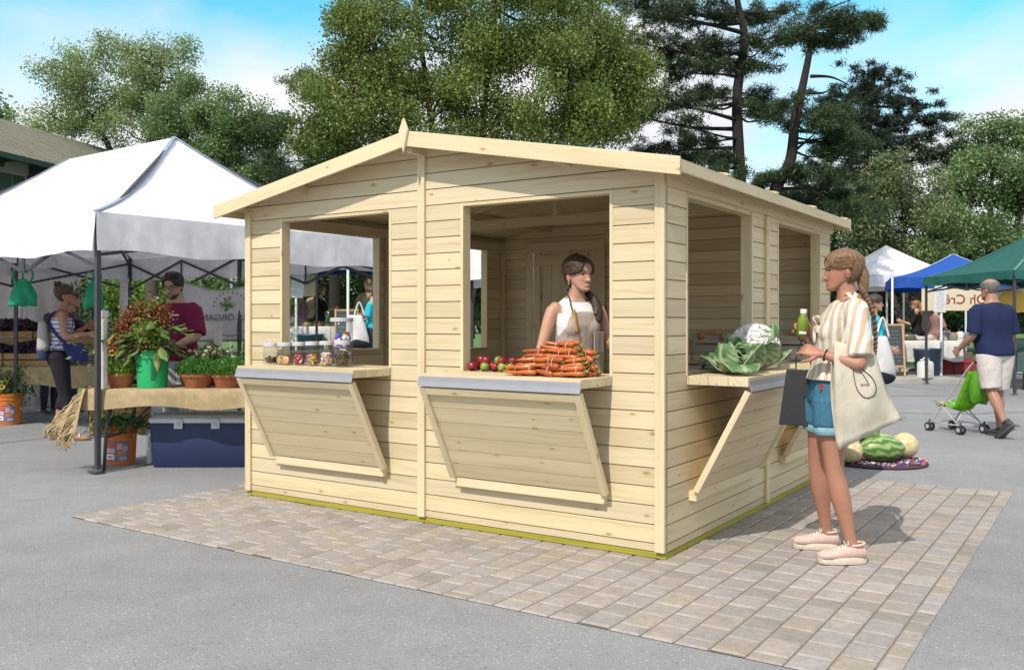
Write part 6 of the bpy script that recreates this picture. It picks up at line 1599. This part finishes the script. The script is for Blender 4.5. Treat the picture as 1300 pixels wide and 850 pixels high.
pipe('thin black pole in front of the woman in black beyond the left kiosk window', ((402-650)/FX*19.2, 19.2, .425), ((402-650)/FX*19.2, 19.2, 2.62), .028, (.015, .015, .018), 'black_pole', 'pole')
# yellow sign and board behind the man in navy
t = thing('sign', 'cream sign with a yellow shape behind the man in navy', 'sign', (12.05, 21.6, 1.82)); m = MB(); m.box((0, 0, 0), (1.9, .02, .6), None, (.62, .56, .44)); m.build('sign_board', 'attr', t, bevel=.004)
m = MB(); m.ball((-.2, -.014, -.05), (.40, .008, .27), 24, 10, None, (.62, .38, .04)); m.text('Go', MX.Translation(V((-.05, -.03, .1))) @ MX.Rotation(PI/2, 4, 'X'), .2, .003, True, (.05, .05, .06)) if False else None; m.build('yellow_shape', 'attr', t, True)
table('trestle table of jars and boxes under the green canopy', 9.6, 11.6, 17.4, 18.2, .80)
for k in range(10):
    m = MB(); c = random.choice([(.12, .18, .14), (.4, .36, .3), (.06, .10, .24), (.3, .12, .08), (.5, .5, .46)]); h_ = U(.12, .26); m.span((-.09, -.07, 0), (.09, .07, h_), c); m.span((-.095, -.075, h_), (.095, .075, h_+.015), tuple(x*.8 for x in c)); tag(m.build('goods_box', 'attr', None, bevel=.006, loc=(9.75+.19*k, 17.55+U(0, .4), .804), rotz=U(-.2, .2)), 'small box of goods on the table under the green canopy', 'box', 'boxes under the green canopy')
drape('dark green cloth over the table under the green canopy', 9.58, 11.62, 17.38, 18.22, .803 if False else .802, .5, 'attr_cloth', (.06, .10, .09), 0, seed=5)
# woman in turquoise with white bag, on both sides
for lab, x, y, z, rz in (('woman in a turquoise top behind the customer in denim shorts', 4.70, 11.9, 0, rad(-100)), ('woman in a turquoise top at the right side of the left kiosk window', -2.62, 17.2, .30, rad(80))):
    far_person(lab, (x, y, z), rz, 1.66, True, 'top', (.02, .42, .55), (.05, .03, .02), {'L': [(-.25, .02, 1.10), (-.20, .2, .98)], 'R': [(.25, .02, 1.10), (.2, .2, .98)]})
    t = thing('tote_bag', 'white cloth bag with a dark base carried by the '+('woman in turquoise behind the customer' if x > 0 else 'turquoise woman beyond the left window'), 'bag', (x-.22 if x < 0 else x-.02, y-.30, z), .3)
    m = MB(); m.sheet([[V((-.20+.40*i/10*(1-.35*(1-j/10)), .05*math.sin(i*.6)*math.sin(j*.3), 1.12-.50*j/10)) for j in range(11)] for i in range(11)], .06, (.66, .65, .66)); m.build('bag_cloth', 'attr_cloth', t, True); m = MB(); m.ball((.03, 0, .60), (.19, .06, .09), 14, 8, None, (.02, .02, .025)); m.build('dark_base', 'attr_cloth', t, True)
    m = MB(); m.tube(crom([(-.08, 0, 1.1), (.02, 0, 1.36), (.12, 0, 1.1)], 6), .014, 6, (.66, .65, .66)); m.build('strap', 'attr_cloth', t, True)

# ---------------- stroller
def stroller():
    t = thing('stroller', 'folding stroller with a bright green seat and small double wheels', 'stroller', (5.30, 10.85, .002), rad(22)); k = (.42, .43, .45)
    for sx in (-1, 1):
        f = MB(); f.tube(crom([(sx*.22, .30, .09), (sx*.21, .02, .45), (sx*.20, -.30, .86), (sx*.20, -.42, .98), (sx*.20, -.50, .985)], 5), .011, 8, k); f.tube([(sx*.22, -.22, .09), (sx*.21, .10, .36), (sx*.205, .16, .30)], .010, 8, k); f.build('frame_side', 'attr', t, True)
        g = MB(); g.tube([(sx*.20, -.43, .983), (sx*.20, -.54, .985)], .017, 10, (.02, .02, .02)); g.build('hand_grip', 'attr', t, True)
        for y in (.30, -.22):
            w = MB(); w.tube([(sx*.22, y, .16), (sx*.22, y, .058)], .014, 8, (.03, .03, .03))
            w.build('wheel_fork', 'attr', t, True)
            for o in (-.032, .032):
                wh = MB(); R = MX.Rotation(PI/2, 3, 'Y'); wh.lathe([(.018, -.013), (.045, -.013), (.057, -.009), (.060, 0), (.057, .009), (.045, .013), (.018, .013)], 20, (sx*.22+o, y, .061), R, (.025, .025, .028)); w2 = wh.build('wheel', 'attr', t, True, auto=40); h = MB(); h.lathe([(.0, -.015), (.03, -.0145), (.03, .0145), (.0, .015)], 14, (sx*.22+o, y, .061), R, (.40, .40, .42)); h.build('hub', 'attr', w2, True, auto=40)
    c = MB()
    for p, q in (((-.22, .28, .13), (.22, .28, .13)), ((-.22, -.2, .13), (.22, -.2, .13)), ((-.21, .0, .45), (.21, -.15, .16)), ((.21, .0, .45), (-.21, -.15, .16)), ((-.22, .29, .12), (-.22, -.21, .12)), ((.22, .29, .12), (.22, -.21, .12))): c.tube([p, q], .008, 6, k)
    c.build('cross_bar', 'attr', t, True)
    s = MB(); g = []
    for i in range(15):
        v = i/14
        if v < .4: y, z = .26-.34*v/.4, .42-.08*v/.4+.0
        else: y, z = -.08-.24*(v-.4)/.6, .34+.52*(v-.4)/.6
        g.append([V((-.19+.38*u/8, y-.05*math.sin(PI*u/8)*(1 if v > .4 else 0), z-.05*math.sin(PI*u/8)*(1 if v < .45 else .3))) for u in range(9)])
    s.sheet(g, .012, (.12, .36, .02)); s.build('seat', 'attr_cloth', t, True)
    b = MB(); R = []
    for i in range(12): v = i/11; R.append([V((.17*math.cos(a)*(.55+.5*math.sin(PI*(.15+.7*v))), -.30+.10*(1-v)*0-.11*math.sin(a)*(.5+.6*math.sin(PI*(.1+.8*v)))-.07*(1-v)-.02, .88-.46*v+.015*math.sin(a*4))) for a in [2*PI*q/22 for q in range(22)]])
    b.rings(R, (.14, .40, .03)); b.build('hanging_bag', 'bagfilm', t, True)
    f = MB(); f.ball((0, .30, .36), (.05, .09, .04), 10, 8, None, (.5, .3, .22)); f.build('footrest', 'attr', t, True); t.scale = (.86, .86, .86)
stroller()
# ---------------- melons on a patterned mat
M['melon'] = plain('watermelon_rind', (1, 1, 1), .35, .2, 30, .05, 60, attr=True)
def melon(label, loc, rx, rz_, rot, kind, tilt=0):
    m = MB(); ns, nk = 40, 72; 
    m.ball((0, 0, 0), (rx, rz_, rz_), nk, ns)
    for i, p in enumerate(m.v):
        a = math.atan2(p[1], p[2]); s = p[0]/rx
        if kind == 'w': f = math.sin(a*9+.9*math.sin(s*9+a*3)+.4*math.sin(s*23)); w_ = .5+.5*max(-1, min(1, f*2.2)); w_ *= U(.85, 1.1); w_ = min(1, w_); c = tuple(x*w_+y*(1-w_) for x, y in zip((.30, .40, .14), (.055, .16, .035)))
        elif kind == 'l': f = math.sin(a*10+.9*math.sin(s*8)); w_ = .5+.5*f; c = tuple(x*w_+y*(1-w_) for x, y in zip((.36, .43, .20), (.13, .26, .08)))
        else: k = U(.85, 1.1); c = tuple(x*k for x in (.60, .50, .28))
        m.c[i] = c
    m.v = [tuple(MX.Rotation(tilt, 3, 'Y') @ V((p[0], p[1], p[2]))) for p in m.v]
    o = m.build('melon', 'melon', None, True, loc=loc, rotz=rot); tag(o, label, 'melon')
zm = .03
bm = G(1112, 585)
melon('long dark-striped watermelon lying at the front of the pile', (3.40, 8.42, zm+.115), .215, .115, .05, 'w')
melon('round pale-striped watermelon on top of the pile', (3.33, 8.60, zm+.26), .125, .115, .5, 'l', .4)
melon('pale-striped watermelon half hidden behind the tote bag', (3.05, 8.62, zm+.115), .15, .115, .8, 'l')
melon('pale-striped watermelon at the back of the pile', (3.50, 8.74, zm+.115), .17, .112, -.3, 'l')
melon('cream cantaloupe at the right end of the pile', (3.69, 8.60, zm+.12), .125, .12, .2, 'c')
melon('yellow cantaloupe beside her leg at the left of the pile', (3.08, 8.33, zm+.105), .11, .105, .2, 'c')
t = thing('melon_mat', 'patterned round mat of dark red, blue and white under the melons', 'mat', (3.40, 8.52, .003)); MS = .86; m = MB(); m.lathe([(.43, 0), (.44, .010), (.41, .022), (0, .022)], 40, col=(.06, .03, .04)); rr = random.Random(3)
for _ in range(420):
    a = rr.uniform(0, 6.28); q = .43*math.sqrt(rr.uniform(.25, 1)); c = rr.choice([(.35, .03, .06), (.55, .55, .6), (.05, .07, .25), (.02, .02, .03), (.3, .18, .3), (.4, .1, .12), (.05, .12, .06)]); m.ball((q*math.cos(a), q*math.sin(a)*.9, .024), (rr.uniform(.010, .02), rr.uniform(.010, .02), .012), 6, 4, None, c)
m.build('mat_body', 'attr_rough', t, True)
# ================================================================== trees
def crown_pts(lobes, rr, gap):
    """clump centres spread through a union of ellipsoids, more of them near the outside"""
    out = []
    for (cx, cy, cz, rx, ry, rz, n) in lobes:
        d = rr.normal(size=(n, 3)); d /= np.linalg.norm(d, axis=1)[:, None]; r = rr.uniform(.25, 1, (n, 1))**.45
        out.append(d*r*np.array([rx, ry, rz])+np.array([cx, cy, cz]))
    C = np.concatenate(out); f = 1.25/max(.5, gap[1]); q = C+rr.uniform(0, 20, 3)
    nz = np.sin(q[:, 0]*f*1.9+np.sin(q[:, 2]*f*1.3)*1.3)*np.sin(q[:, 1]*f*1.7+q[:, 0]*f*.4)+np.sin(q[:, 2]*f*2.3+np.sin(q[:, 0]*f)*1.5)*.8
    return C[nz > np.quantile(nz, gap[0])]
def deciduous(label, base, trunk, lobes, cols, size, n, sig, seed, bark='bark', r0=.2, name='deciduous_tree', asp=.6, limbs=40, group=None, flat=.75, gap=(.3, 1.)):
    """base (x,y,z); trunk = list of stems [(x,y,z),...]; lobes in world coordinates"""
    rr = np.random.RandomState(seed); t = thing(name, label, 'tree', base, 0, group); B = np.array(base)
    C = crown_pts(lobes, rr, gap)-B
    tm = MB(); stems = []
    for s in trunk:
        P = crom([tuple(np.array(p)-B) for p in s], 6); m_ = len(P); tm.tube(P, [r0*(1-.8*i/(m_-1)) for i in range(m_)], 9); stems.append((np.array(P), r0))
    pts = np.concatenate([p[len(p)//4:] for p, _ in stems])
    order = rr.permutation(len(C))[:limbs]
    for i in order:
        c = C[i]; low = pts[pts[:, 2] < c[2]+.3]; low = low if len(low) else pts
        k = np.argmin(((low-c)**2).sum(1)+1.5*np.maximum(0, low[:, 2]-c[2]+.2*np.linalg.norm((low-c)[:, :2], axis=1))**2); a = low[k]
        m1 = a*.6+c*.4+np.array([0, 0, -.06*np.linalg.norm(c-a)])+rr.normal(size=3)*.12; m2 = a*.25+c*.75+rr.normal(size=3)*.12; d = np.linalg.norm(c-a)
        P = crom([tuple(a), tuple(m1), tuple(m2), tuple(c)], 4); r1 = min(.06, .014+.014*d); tm.tube(P, [r1*(1-.8*q/(len(P)-1)) for q in range(len(P))], 6)
    tm.build('trunk', bark, t, True)
    lf = MB(); w = rr.uniform(.35, 1.65, len(C)); w /= w.sum(); idx = rr.choice(len(C), n, p=w); sg = sig*rr.uniform(.7, 1.35, (len(C), 1))
    pos = C[idx]+np.clip(rr.normal(size=(n, 3)), -1.7, 1.7)*sg[idx]*np.array([1, 1, flat])
    # each clump has its own tone (new growth paler than old)
    lf.leaves(pos, size, rr, cols, asp, np.array([-.25, -.4, .55]), 0, rr.uniform(.72, 1.3, len(C))[idx]); lf.build('crown', 'leaf', t); return t
def px2(px, py, Y): p = PT(px, py, Y); return (p.x, p.y, p.z)
def lob(L_, Y, k=1.0, dy=.9):
    s = Y/FX; out = []
    for (px, py, rx, ry, n) in L_:
        p = PT(px, py, Y+U(-.6, .6)); out.append((p.x, p.y, p.z, rx*s*k, max(rx, ry)*s*dy*k, ry*s*k, n))
    return out
OAK = ((.18, .24, .05), (.135, .20, .042), (.25, .30, .07), (.10, .15, .04)); PALE = ((.28, .36, .15), (.22, .31, .12), (.33, .41, .18), (.18, .25, .10)); MIDG = ((.16, .25, .095), (.125, .21, .08), (.20, .30, .11)); DARK = ((.055, .095, .04), (.04, .072, .032), (.075, .12, .05)); PINE = ((.040, .068, .03), (.03, .052, .025), (.055, .086, .036), (.07, .10, .036)); GLOSS = ((.18, .235, .09), (.11, .165, .055), (.30, .34, .19), (.08, .125, .045))
Y = 21.5
deciduous('huge dense broadleaf tree rising right behind the kiosk roof', (-1.4, Y, .4), [[(-1.5, Y, .35), (-1.6, Y, 3.2), (-1.9, Y, 6), (-2.3, Y, 9)], [(-1.3, Y+.1, .35), (-1.2, Y, 3), (-.7, Y, 6), (-.3, Y, 9.6)], [(-1.2, Y-.1, .35), (-.7, Y-.1, 3), (.8, Y, 5), (2.0, Y, 7.2)], [(-1.6, Y, .35), (-2.2, Y, 3), (-3.2, Y, 4.6), (-3.9, Y, 6)]],
    lob([(445, 135, 62, 62, 46), (415, 165, 40, 40, 22), (470, 50, 42, 60, 34), (560, 60, 95, 85, 60), (560, 150, 95, 50, 46), (660, 30, 95, 70, 50), (690, 110, 105, 75, 60), (770, 120, 55, 62, 36), (745, 40, 55, 60, 28), (620, -60, 150, 60, 50), (700, 175, 95, 40, 36), (805, 100, 22, 40, 12)], Y), OAK, .068, 230000, .24, 21, r0=.17, limbs=130, gap=(.08, 1.))
Y = 34
deciduous('loose pale-green tree with forked trunk behind the white canopy peak', (-13.1, Y, 0), [[(-13.1, Y, 0), (-13.1, Y, 5), (-13.4, Y, 8), (-13.0, Y, 10.8)], [(-13.2, Y, 3), (-14.2, Y, 6), (-15.2, Y, 8.2), (-16.5, Y, 10)], [(-13.1, Y, 4.5), (-12.3, Y, 7), (-11.9, Y, 9.5)], [(-13.2, Y, 4), (-15.2, Y, 5.6), (-17.4, Y, 6.6)]],
    lob([(95, 100, 45, 42, 34), (150, 75, 48, 38, 36), (195, 90, 40, 42, 32), (230, 75, 12, 25, 7), (120, 140, 55, 32, 34), (70, 150, 35, 26, 20), (190, 140, 50, 32, 28), (160, 165, 60, 22, 22), (235, 115, 20, 20, 8)], Y), PALE, .095, 38000, .25, 22, r0=.20, limbs=120, gap=(.24, .75))
Y = 30
deciduous('rounded mid-green tree between the white canopy and the huge broadleaf tree', (-9.9, Y, 0), [[(-9.9, Y, 0), (-9.7, Y, 4), (-9.3, Y, 8)], [(-9.8, Y, 2.4), (-8.6, Y, 5), (-7.6, Y, 7.4)], [(-9.9, Y, 2.5), (-11, Y, 5), (-11.4, Y, 7)]],
    lob([(250, 135, 40, 32, 26), (300, 145, 50, 34, 34), (340, 160, 26, 26, 14), (235, 180, 45, 40, 30), (310, 195, 60, 40, 44), (350, 210, 30, 34, 18), (270, 230, 70, 34, 34), (215, 150, 25, 30, 12)], Y), MIDG, .085, 72000, .22, 23, r0=.2, limbs=90, gap=(.20, .8))
def pine(label, base, trunk, tufts, r0, seed, ysp=1.2, ln=.20, per=1500, sig=(.40, .34, .13), twigs=(), cols=PINE, name='pine_tree'):
    rr = np.random.RandomState(seed); t = thing(name, label, 'tree', base); B = np.array(base); tm = MB()
    P = crom([tuple(np.array(p)-B) for p in trunk], 7); m_ = len(P); tm.tube(P, [r0*(1-.72*(i/(m_-1))**1.2) for i in range(m_)], 10); P = np.array(P); C = []
    for (c, k) in tufts:
        c = np.array(c)-B+np.array([0, rr.uniform(-ysp, ysp), 0]); d = np.abs(P[:, 2]-(c[2]-.12*abs(c[0]-P[:, 0].mean())+.1)); a = P[np.argmin(d)]
        m1 = a*.55+c*.45+np.array([0, 0, -.10])+rr.normal(size=3)*.08; Q = crom([tuple(a), tuple(m1), tuple(c-np.array([0, 0, .06]))], 5); dd = np.linalg.norm(c-a); tm.tube(Q, [min(.075, .02+.018*dd)*(1-.75*i/(len(Q)-1)) for i in range(len(Q))], 6); C.append((c, k))
        for _ in range(3): e = c+rr.normal(size=3)*np.array([.35, .3, .1]); tm.tube([tuple(m1*.3+c*.7), tuple(e)], [.012, .005], 4)
    for q in twigs: Q = crom([tuple(np.array(p)-B) for p in q], 5); tm.tube(Q, [.05*(1-.85*i/(len(Q)-1)) for i in range(len(Q))], 6)
    tm.build('trunk', 'pinebark', t, True); lf = MB()
    for c, k in C:
        n = int(per*k); sub = rr.normal(size=(max(4, int(13*k)), 3))*np.array(sig)*math.sqrt(k)+c; idx = rr.randint(0, len(sub), n); tone = rr.uniform(.75, 1.3)
        pos = sub[idx]+rr.normal(size=(n, 3))*np.array([.11, .11, .065]); lf.leaves(pos, ln, rr, [tuple(x*tone for x in q) for q in cols], .11, np.array([0, 0, .35]))
    lf.build('crown', 'leaf', t); return t
def tf(L_, Y): return [(px2(a, b, Y), k) for a, b, k in L_]
Y = 25
pine('tall straight dark pine with flat branch layers right of the broadleaf tree', px2(946, 540, Y)[:2]+(0,), [px2(946, 468, Y), px2(943, 300, Y), px2(938, 200, Y), px2(936, 120, Y), px2(945, 50, Y), px2(936, 0, Y), px2(925, -80, Y)],
    tf([(800, 14, 1.3), (835, 18, 1.2), (868, 12, 1.4), (900, 22, 1), (830, 36, .7), (905, -8, 1.2), (955, 2, 1.3), (985, 8, 1.0), (1005, 14, .6), (795, 64, 1.1), (825, 66, 1.2), (860, 64, 1.3), (895, 66, .9), (965, 40, .8), (975, 58, .6), (905, 50, .9), (925, 72, .8), (960, 68, .7), (868, 96, 1.1), (892, 88, .9), (962, 92, .7), (850, 125, 1.2), (880, 128, 1.2), (905, 118, .8), (838, 140, 1), (970, 118, .9), (985, 128, .8), (965, 145, 1), (990, 140, .7), (815, 150, 1.1), (870, 168, 1.1), (845, 180, 1.4), (900, 172, 1.0), (880, 200, 1.5), (840, 205, 1.6), (910, 205, 1.2), (870, 225, 1.6), (830, 232, 1.4), (905, 232, 1.2)], Y), .20, 31)
Y = 23
pine('leaning dark pine with a crooked trunk and a few needle clumps', px2(975, 520, Y)[:2]+(0,), [px2(966, 473, Y), px2(975, 300, Y), px2(985, 240, Y), px2(1003, 205, Y), px2(1010, 150, Y), px2(1020, 105, Y), px2(1029, 60, Y), px2(1036, 25, Y)],
    tf([(1022, 38, .9), (1042, 42, 1.1), (1062, 36, 1.1), (1080, 40, .8), (1098, 34, .7), (1034, 50, .9), (1045, 145, .9), (1068, 142, .9), (1078, 162, 1.2), (1058, 172, 1.3), (1088, 175, .9), (1040, 160, .9), (1062, 190, 1.1), (1010, 152, .4), (985, 140, .6), (1048, 225, 1.1), (1075, 235, 1), (1010, 225, 1), (975, 225, .9), (1030, 250, 1.2), (1075, 262, 1.2)], Y), .19, 32, .7, .17, 2200, (.26, .28, .13),
    [[px2(1036, 25, Y), px2(1050, 12, Y), px2(1085, -2, Y)], [px2(1029, 97, Y), px2(1055, 98, Y), px2(1078, 108, Y)], [px2(1022, 118, Y), px2(1045, 118, Y), px2(1056, 111, Y)], [px2(1010, 150, Y), px2(1035, 140, Y), px2(1047, 152, Y)], [px2(1005, 195, Y), px2(1025, 178, Y), px2(1040, 165, Y)], [px2(1000, 222, Y), px2(1045, 250, Y), px2(1090, 278, Y)]], ((.04, .075, .025), (.055, .095, .03), (.03, .055, .022)))
Y = 35
pine('broad dark spruce-like pine behind the right-hand stalls', px2(1108, 500, Y)[:2]+(0,), [px2(1108, 450, Y), px2(1106, 300, Y), px2(1102, 180, Y), px2(1110, 92, Y)],
    tf([(1095, 102, .9), (1112, 100, .8), (1130, 100, .8), (1080, 112, .9), (1060, 120, .9), (1100, 118, 1.2), (1125, 118, 1), (1145, 128, .9), (1162, 138, .8), (1060, 142, 1), (1085, 138, 1.3), (1110, 142, 1.4), (1140, 150, 1.2), (1168, 156, .9), (1180, 148, .5), (1075, 165, 1.2), (1105, 168, 1.5), (1135, 172, 1.4), (1160, 178, 1), (1185, 170, .7), (1195, 192, .8), (1060, 190, 1.3), (1090, 195, 1.6), (1125, 198, 1.5), (1155, 205, 1.3), (1180, 205, 1), (1210, 196, .7), (1050, 220, 1.5), (1085, 225, 1.6), (1050, 255, 1.6), (1090, 260, 1.7), (1025, 240, 1.3), (1010, 265, 1.4), (1050, 285, 1.5), (1090, 290, 1.5), (1130, 240, 1.4)], Y), .26, 33, 1.8, .28, 1100, (.5, .5, .18), (), ((.020, .036, .022), (.015, .028, .018), (.03, .05, .026)))
Y = 28
pine('dark pine half hidden behind the left side of the huge broadleaf tree', px2(425, 500, Y)[:2]+(0,), [px2(425, 458, Y), px2(425, 250, Y), px2(425, 90, Y)], tf([(400, 108, .9), (412, 122, .8), (385, 112, .4), (372, 165, .8), (392, 178, 1), (410, 160, 1), (380, 190, .7), (425, 190, 1.2), (400, 205, 1.1), (360, 205, .6), (380, 225, 1), (440, 220, 1.2)], Y), .2, 34, .8, .22, 1200)
Y = 40
deciduous('tip of a small tree above the roof of the house at the left edge', px2(-8, 430, Y)[:2]+(0,), [[px2(-8, 440, Y), px2(-8, 250, Y), px2(-5, 150, Y)]], lob([(-12, 150, 18, 22, 12), (-5, 180, 30, 40, 20)], Y), MIDG, .2, 2500, .3, 24, r0=.2, limbs=16)
# right-hand background
Y = 30
deciduous('glossy-leaved evergreen tree behind the white and blue canopies', px2(1150, 470, Y)[:2]+(0,), [[px2(1150, 455, Y), px2(1148, 330, Y), px2(1145, 220, Y)], [px2(1150, 420, Y), px2(1115, 330, Y), px2(1100, 270, Y)], [px2(1150, 400, Y), px2(1185, 320, Y), px2(1195, 260, Y)]], lob([(1145, 215, 38, 32, 24), (1110, 245, 32, 34, 22), (1170, 245, 36, 34, 24), (1140, 280, 52, 36, 34), (1190, 290, 36, 34, 22), (1095, 290, 30, 34, 18), (1150, 330, 60, 34, 30)], Y), GLOSS, .115, 34000, .25, 41, r0=.16, asp=.45)
Y = 33
deciduous('rounded grey-green tree at the right edge of the picture', px2(1255, 470, Y)[:2]+(0,), [[px2(1255, 450, Y), px2(1256, 300, Y), px2(1262, 170, Y)], [px2(1255, 400, Y), px2(1225, 290, Y), px2(1215, 220, Y)], [px2(1255, 380, Y), px2(1290, 290, Y), px2(1298, 210, Y)]], lob([(1240, 185, 32, 30, 20), (1280, 180, 34, 32, 22), (1220, 225, 28, 34, 18), (1265, 225, 50, 40, 36), (1310, 215, 34, 50, 24), (1235, 275, 45, 40, 28), (1290, 280, 50, 44, 32), (1250, 325, 60, 34, 28)], Y), ((.17, .27, .105), (.13, .22, .085), (.21, .31, .13)), .115, 46000, .26, 42, r0=.18, limbs=70)
back = [(985, 330, 40, 60, 30, 38, DARK), (1055, 340, 45, 70, 34, 36, DARK), (1120, 360, 45, 50, 24, 40, DARK), (1185, 350, 50, 55, 28, 38.5, MIDG), (1250, 370, 50, 45, 24, 41, DARK), (1320, 340, 60, 75, 34, 37, DARK)]
kinds = ['leftmost of the dark bushy trees behind the right-hand stalls', 'dark bushy tree behind the hut corner and the customer', 'low dark bushy tree behind the white canopy', 'mid-green bushy tree behind the blue canopy', 'low dark bushy tree behind the sign', 'dark bushy tree at the right edge behind the green canopy']
for (a, b, rx, ry, n, Y, cl), lab in zip(back, kinds): deciduous(lab, px2(a, 470, Y)[:2]+(0,), [[px2(a, 445, Y), px2(a+4, b, Y), px2(a-3, b-ry*.6, Y)]], lob([(a, b, rx*1.15, ry, n), (a-rx*.5, b+25, rx*.8, ry*.7, n//2), (a+rx*.5, b+20, rx*.8, ry*.7, n//2)], Y), cl, .16, 14000, .45, 50+a, r0=.18, limbs=24, name='bushy_tree')
left = [(180, 385, 40, 40, 22.0, 'bright hedge bush beside the brown trunk under the canopy', ((.13, .22, .03), (.09, .17, .025), (.18, .28, .05))), (255, 375, 40, 30, 24.5, 'green hedge bush behind the white banner', MIDG), (320, 380, 45, 36, 25, 'hedge bush at the right end of the white banner', MIDG), (385, 355, 36, 40, 31, 'dark bush beyond the left kiosk window at its left', DARK), (435, 350, 40, 44, 30, 'dark bush in the middle of the left kiosk window', DARK), (490, 355, 46, 44, 31, 'dark bush beyond the left kiosk window at its right', DARK), (600, 330, 50, 60, 27, 'dark bushy tree seen through the far left kiosk window', DARK), (60, 380, 60, 50, 22, 'dark bush behind the produce stall', DARK)]
for a, b, rx, ry, Y, lab, cl in left: deciduous(lab, px2(a, 440, Y)[:2]+(.4 if a > 100 and Y < 30 else 0,), [[px2(a, 430, Y), px2(a+3, b, Y), px2(a, b-ry*.5, Y)]], lob([(a, b, rx, ry, 18), (a-rx*.5, b+18, rx*.7, ry*.7, 10), (a+rx*.5, b+18, rx*.7, ry*.7, 10)], Y), cl, .10, 11000, .28, 80+a, r0=.07, limbs=18, name='bush')
# brown trunk under the canopy
Y = 18; rr = np.random.RandomState(4); t = thing('tree_trunk', 'thick brown tree trunk standing behind the stallholder in maroon', 'tree', px2(192, 470, Y)[:2]+(.2,)); b_ = MB(); b_.tube(crom([(0, 0, -.2), (.02, 0, 1.2), (-.03, .05, 2.6), (.05, 0, 4.2)], 5), [.17, .155, .15, .145, .14, .14, .135, .13, .13, .125, .125, .12, .115, .11, .10, .08], 12); b_.build('trunk', 'bark', t, True)
l_ = MB(); l_.leaves(np.clip(rr.normal(size=(9000, 3)), -1.6, 1.6)*np.array([.6, .6, .4])+np.array([.0, .6, 3.7]), .07, rr, MIDG, .6, np.array([0, -.3, .5])); l_.build('crown', 'leaf', t)
# far wood closing the view
rr = np.random.RandomState(9); fw = MB(); n = 30000; x = rr.uniform(-170, 170, n); hgt = 7+2.2*np.sin(x*.11)+1.6*np.sin(x*.31+1)+1.2*np.sin(x*.83); z = rr.uniform(0, 1, n)**.7*hgt; yy = 98+rr.uniform(-4, 4, n)+4*np.sin(x*.2)
fw.leaves(np.stack([x, yy, z], 1), 1.3, rr, DARK+MIDG, .7, np.array([0, -.5, .4])); tag(fw.build('far_wood', 'leaf'), 'far line of dark trees closing the view behind the market', 'wood', None, 'stuff')

# ================================================================== house at the left edge
ax = V((.2055, .9787, 0)); ay = V((-.9787, .2055, 0)); hb_ = thing('house', 'pale two-storey house with a green-grey tiled roof behind the white canopy', 'house', (-14, 25, 0), math.atan2(ax.y, ax.x))
M['render_wall'] = plain('pale_house_wall', (.50, .48, .46), .9, .08, 2, .1, 30)
def tiles():
    m, nt, b = nodes('house_roof_tiles'); tc = N(nt, 'ShaderNodeTexCoord').outputs['Object']; br = N(nt, 'ShaderNodeTexBrick'); br.inputs['Scale'].default_value = 1; br.inputs['Brick Width'].default_value = .28; br.inputs['Row Height'].default_value = .22; br.inputs['Mortar Size'].default_value = .02
    for k, c in (('Color1', (.17, .17, .125)), ('Color2', (.22, .21, .15)), ('Mortar', (.07, .07, .05))): br.inputs[k].default_value = (*c, 1)
    L(nt, tc, br.inputs['Vector']); f = ramp(nt, noise(nt, tc, 1.5, 4), [(.3, g3(.85)), (.7, g3(1.12))]); L(nt, mixc(nt, 1, br.outputs['Color'], f, 'MULTIPLY'), b.inputs['Base Color']); b.inputs['Roughness'].default_value = .9; bump(nt, b, br.outputs['Fac'], -.5, .03); return m
M['tiles'] = tiles()
x0, x1, zE, zR, dp = -10, 11, 6.0, 7.75, 3.5
mb = MB(); mb.span((x0, .0, 0), (x1, dp*2, zE)); 
for x in (x0, x1): mb.add([(x, 0, zE), (x, dp*2, zE), (x, dp, zR-.1)], [(0, 1, 2)])
mb.build('wall', 'render_wall', hb_); mb = MB()
for sg in (1, -1):
    y0, y1 = (-.75, dp) if sg > 0 else (dp*2+.75, dp); zl_ = zE-.75*(zR-zE)/dp
    mb.hexa([(x0-.4, y0, zl_), (x1+.4, y0, zl_), (x1+.4, y1, zR), (x0-.4, y1, zR), (x0-.4, y0, zl_+.12), (x1+.4, y0, zl_+.12), (x1+.4, y1, zR+.12), (x0-.4, y1, zR+.12)])
rf_ = mb.build('roof', 'tiles', hb_); mb = MB(); mb.span((x0-.4, -.86, zl_-.02), (x1+.4, -.755, zl_+.13), (.03, .07, .06)); mb.build('gutter', 'attr', rf_); 
for k in range(14): mb = MB(); x = x0+.7+k*1.5; mb.span((x-.09, -.70, zE-.40), (x+.09, -.003, zE-.25), (.035, .06, .055)); mb.span((x-.09, -.35, zE-.52), (x+.09, -.003, zE-.401), (.035, .06, .055)); mb.build('eave_bracket', 'attr', hb_)
for k in range(9):
    x = x0+1.6+k*2.2; m = MB()
    m.span((x-.55, -.06, 4.3), (x+.55, -.002, 5.45), (.45, .45, .43)); w_ = m.build('window', 'attr', hb_, bevel=.01)
    m = MB(); m.span((x-.47, -.075, 4.37), (x-.02, -.061, 5.38), (.03, .07, .065)); m.span((x+.02, -.075, 4.37), (x+.47, -.061, 5.38), (.03, .07, .065)); m.build('pane', 'attr_gloss', w_)
    for sx in (-1, 1): m = MB(); m.span((x+sx*.83-.2, -.09, 4.3), (x+sx*.83+.2, -.003, 5.45), (.20, .035, .04)); m.build('shutter', 'attr', hb_, bevel=.01)
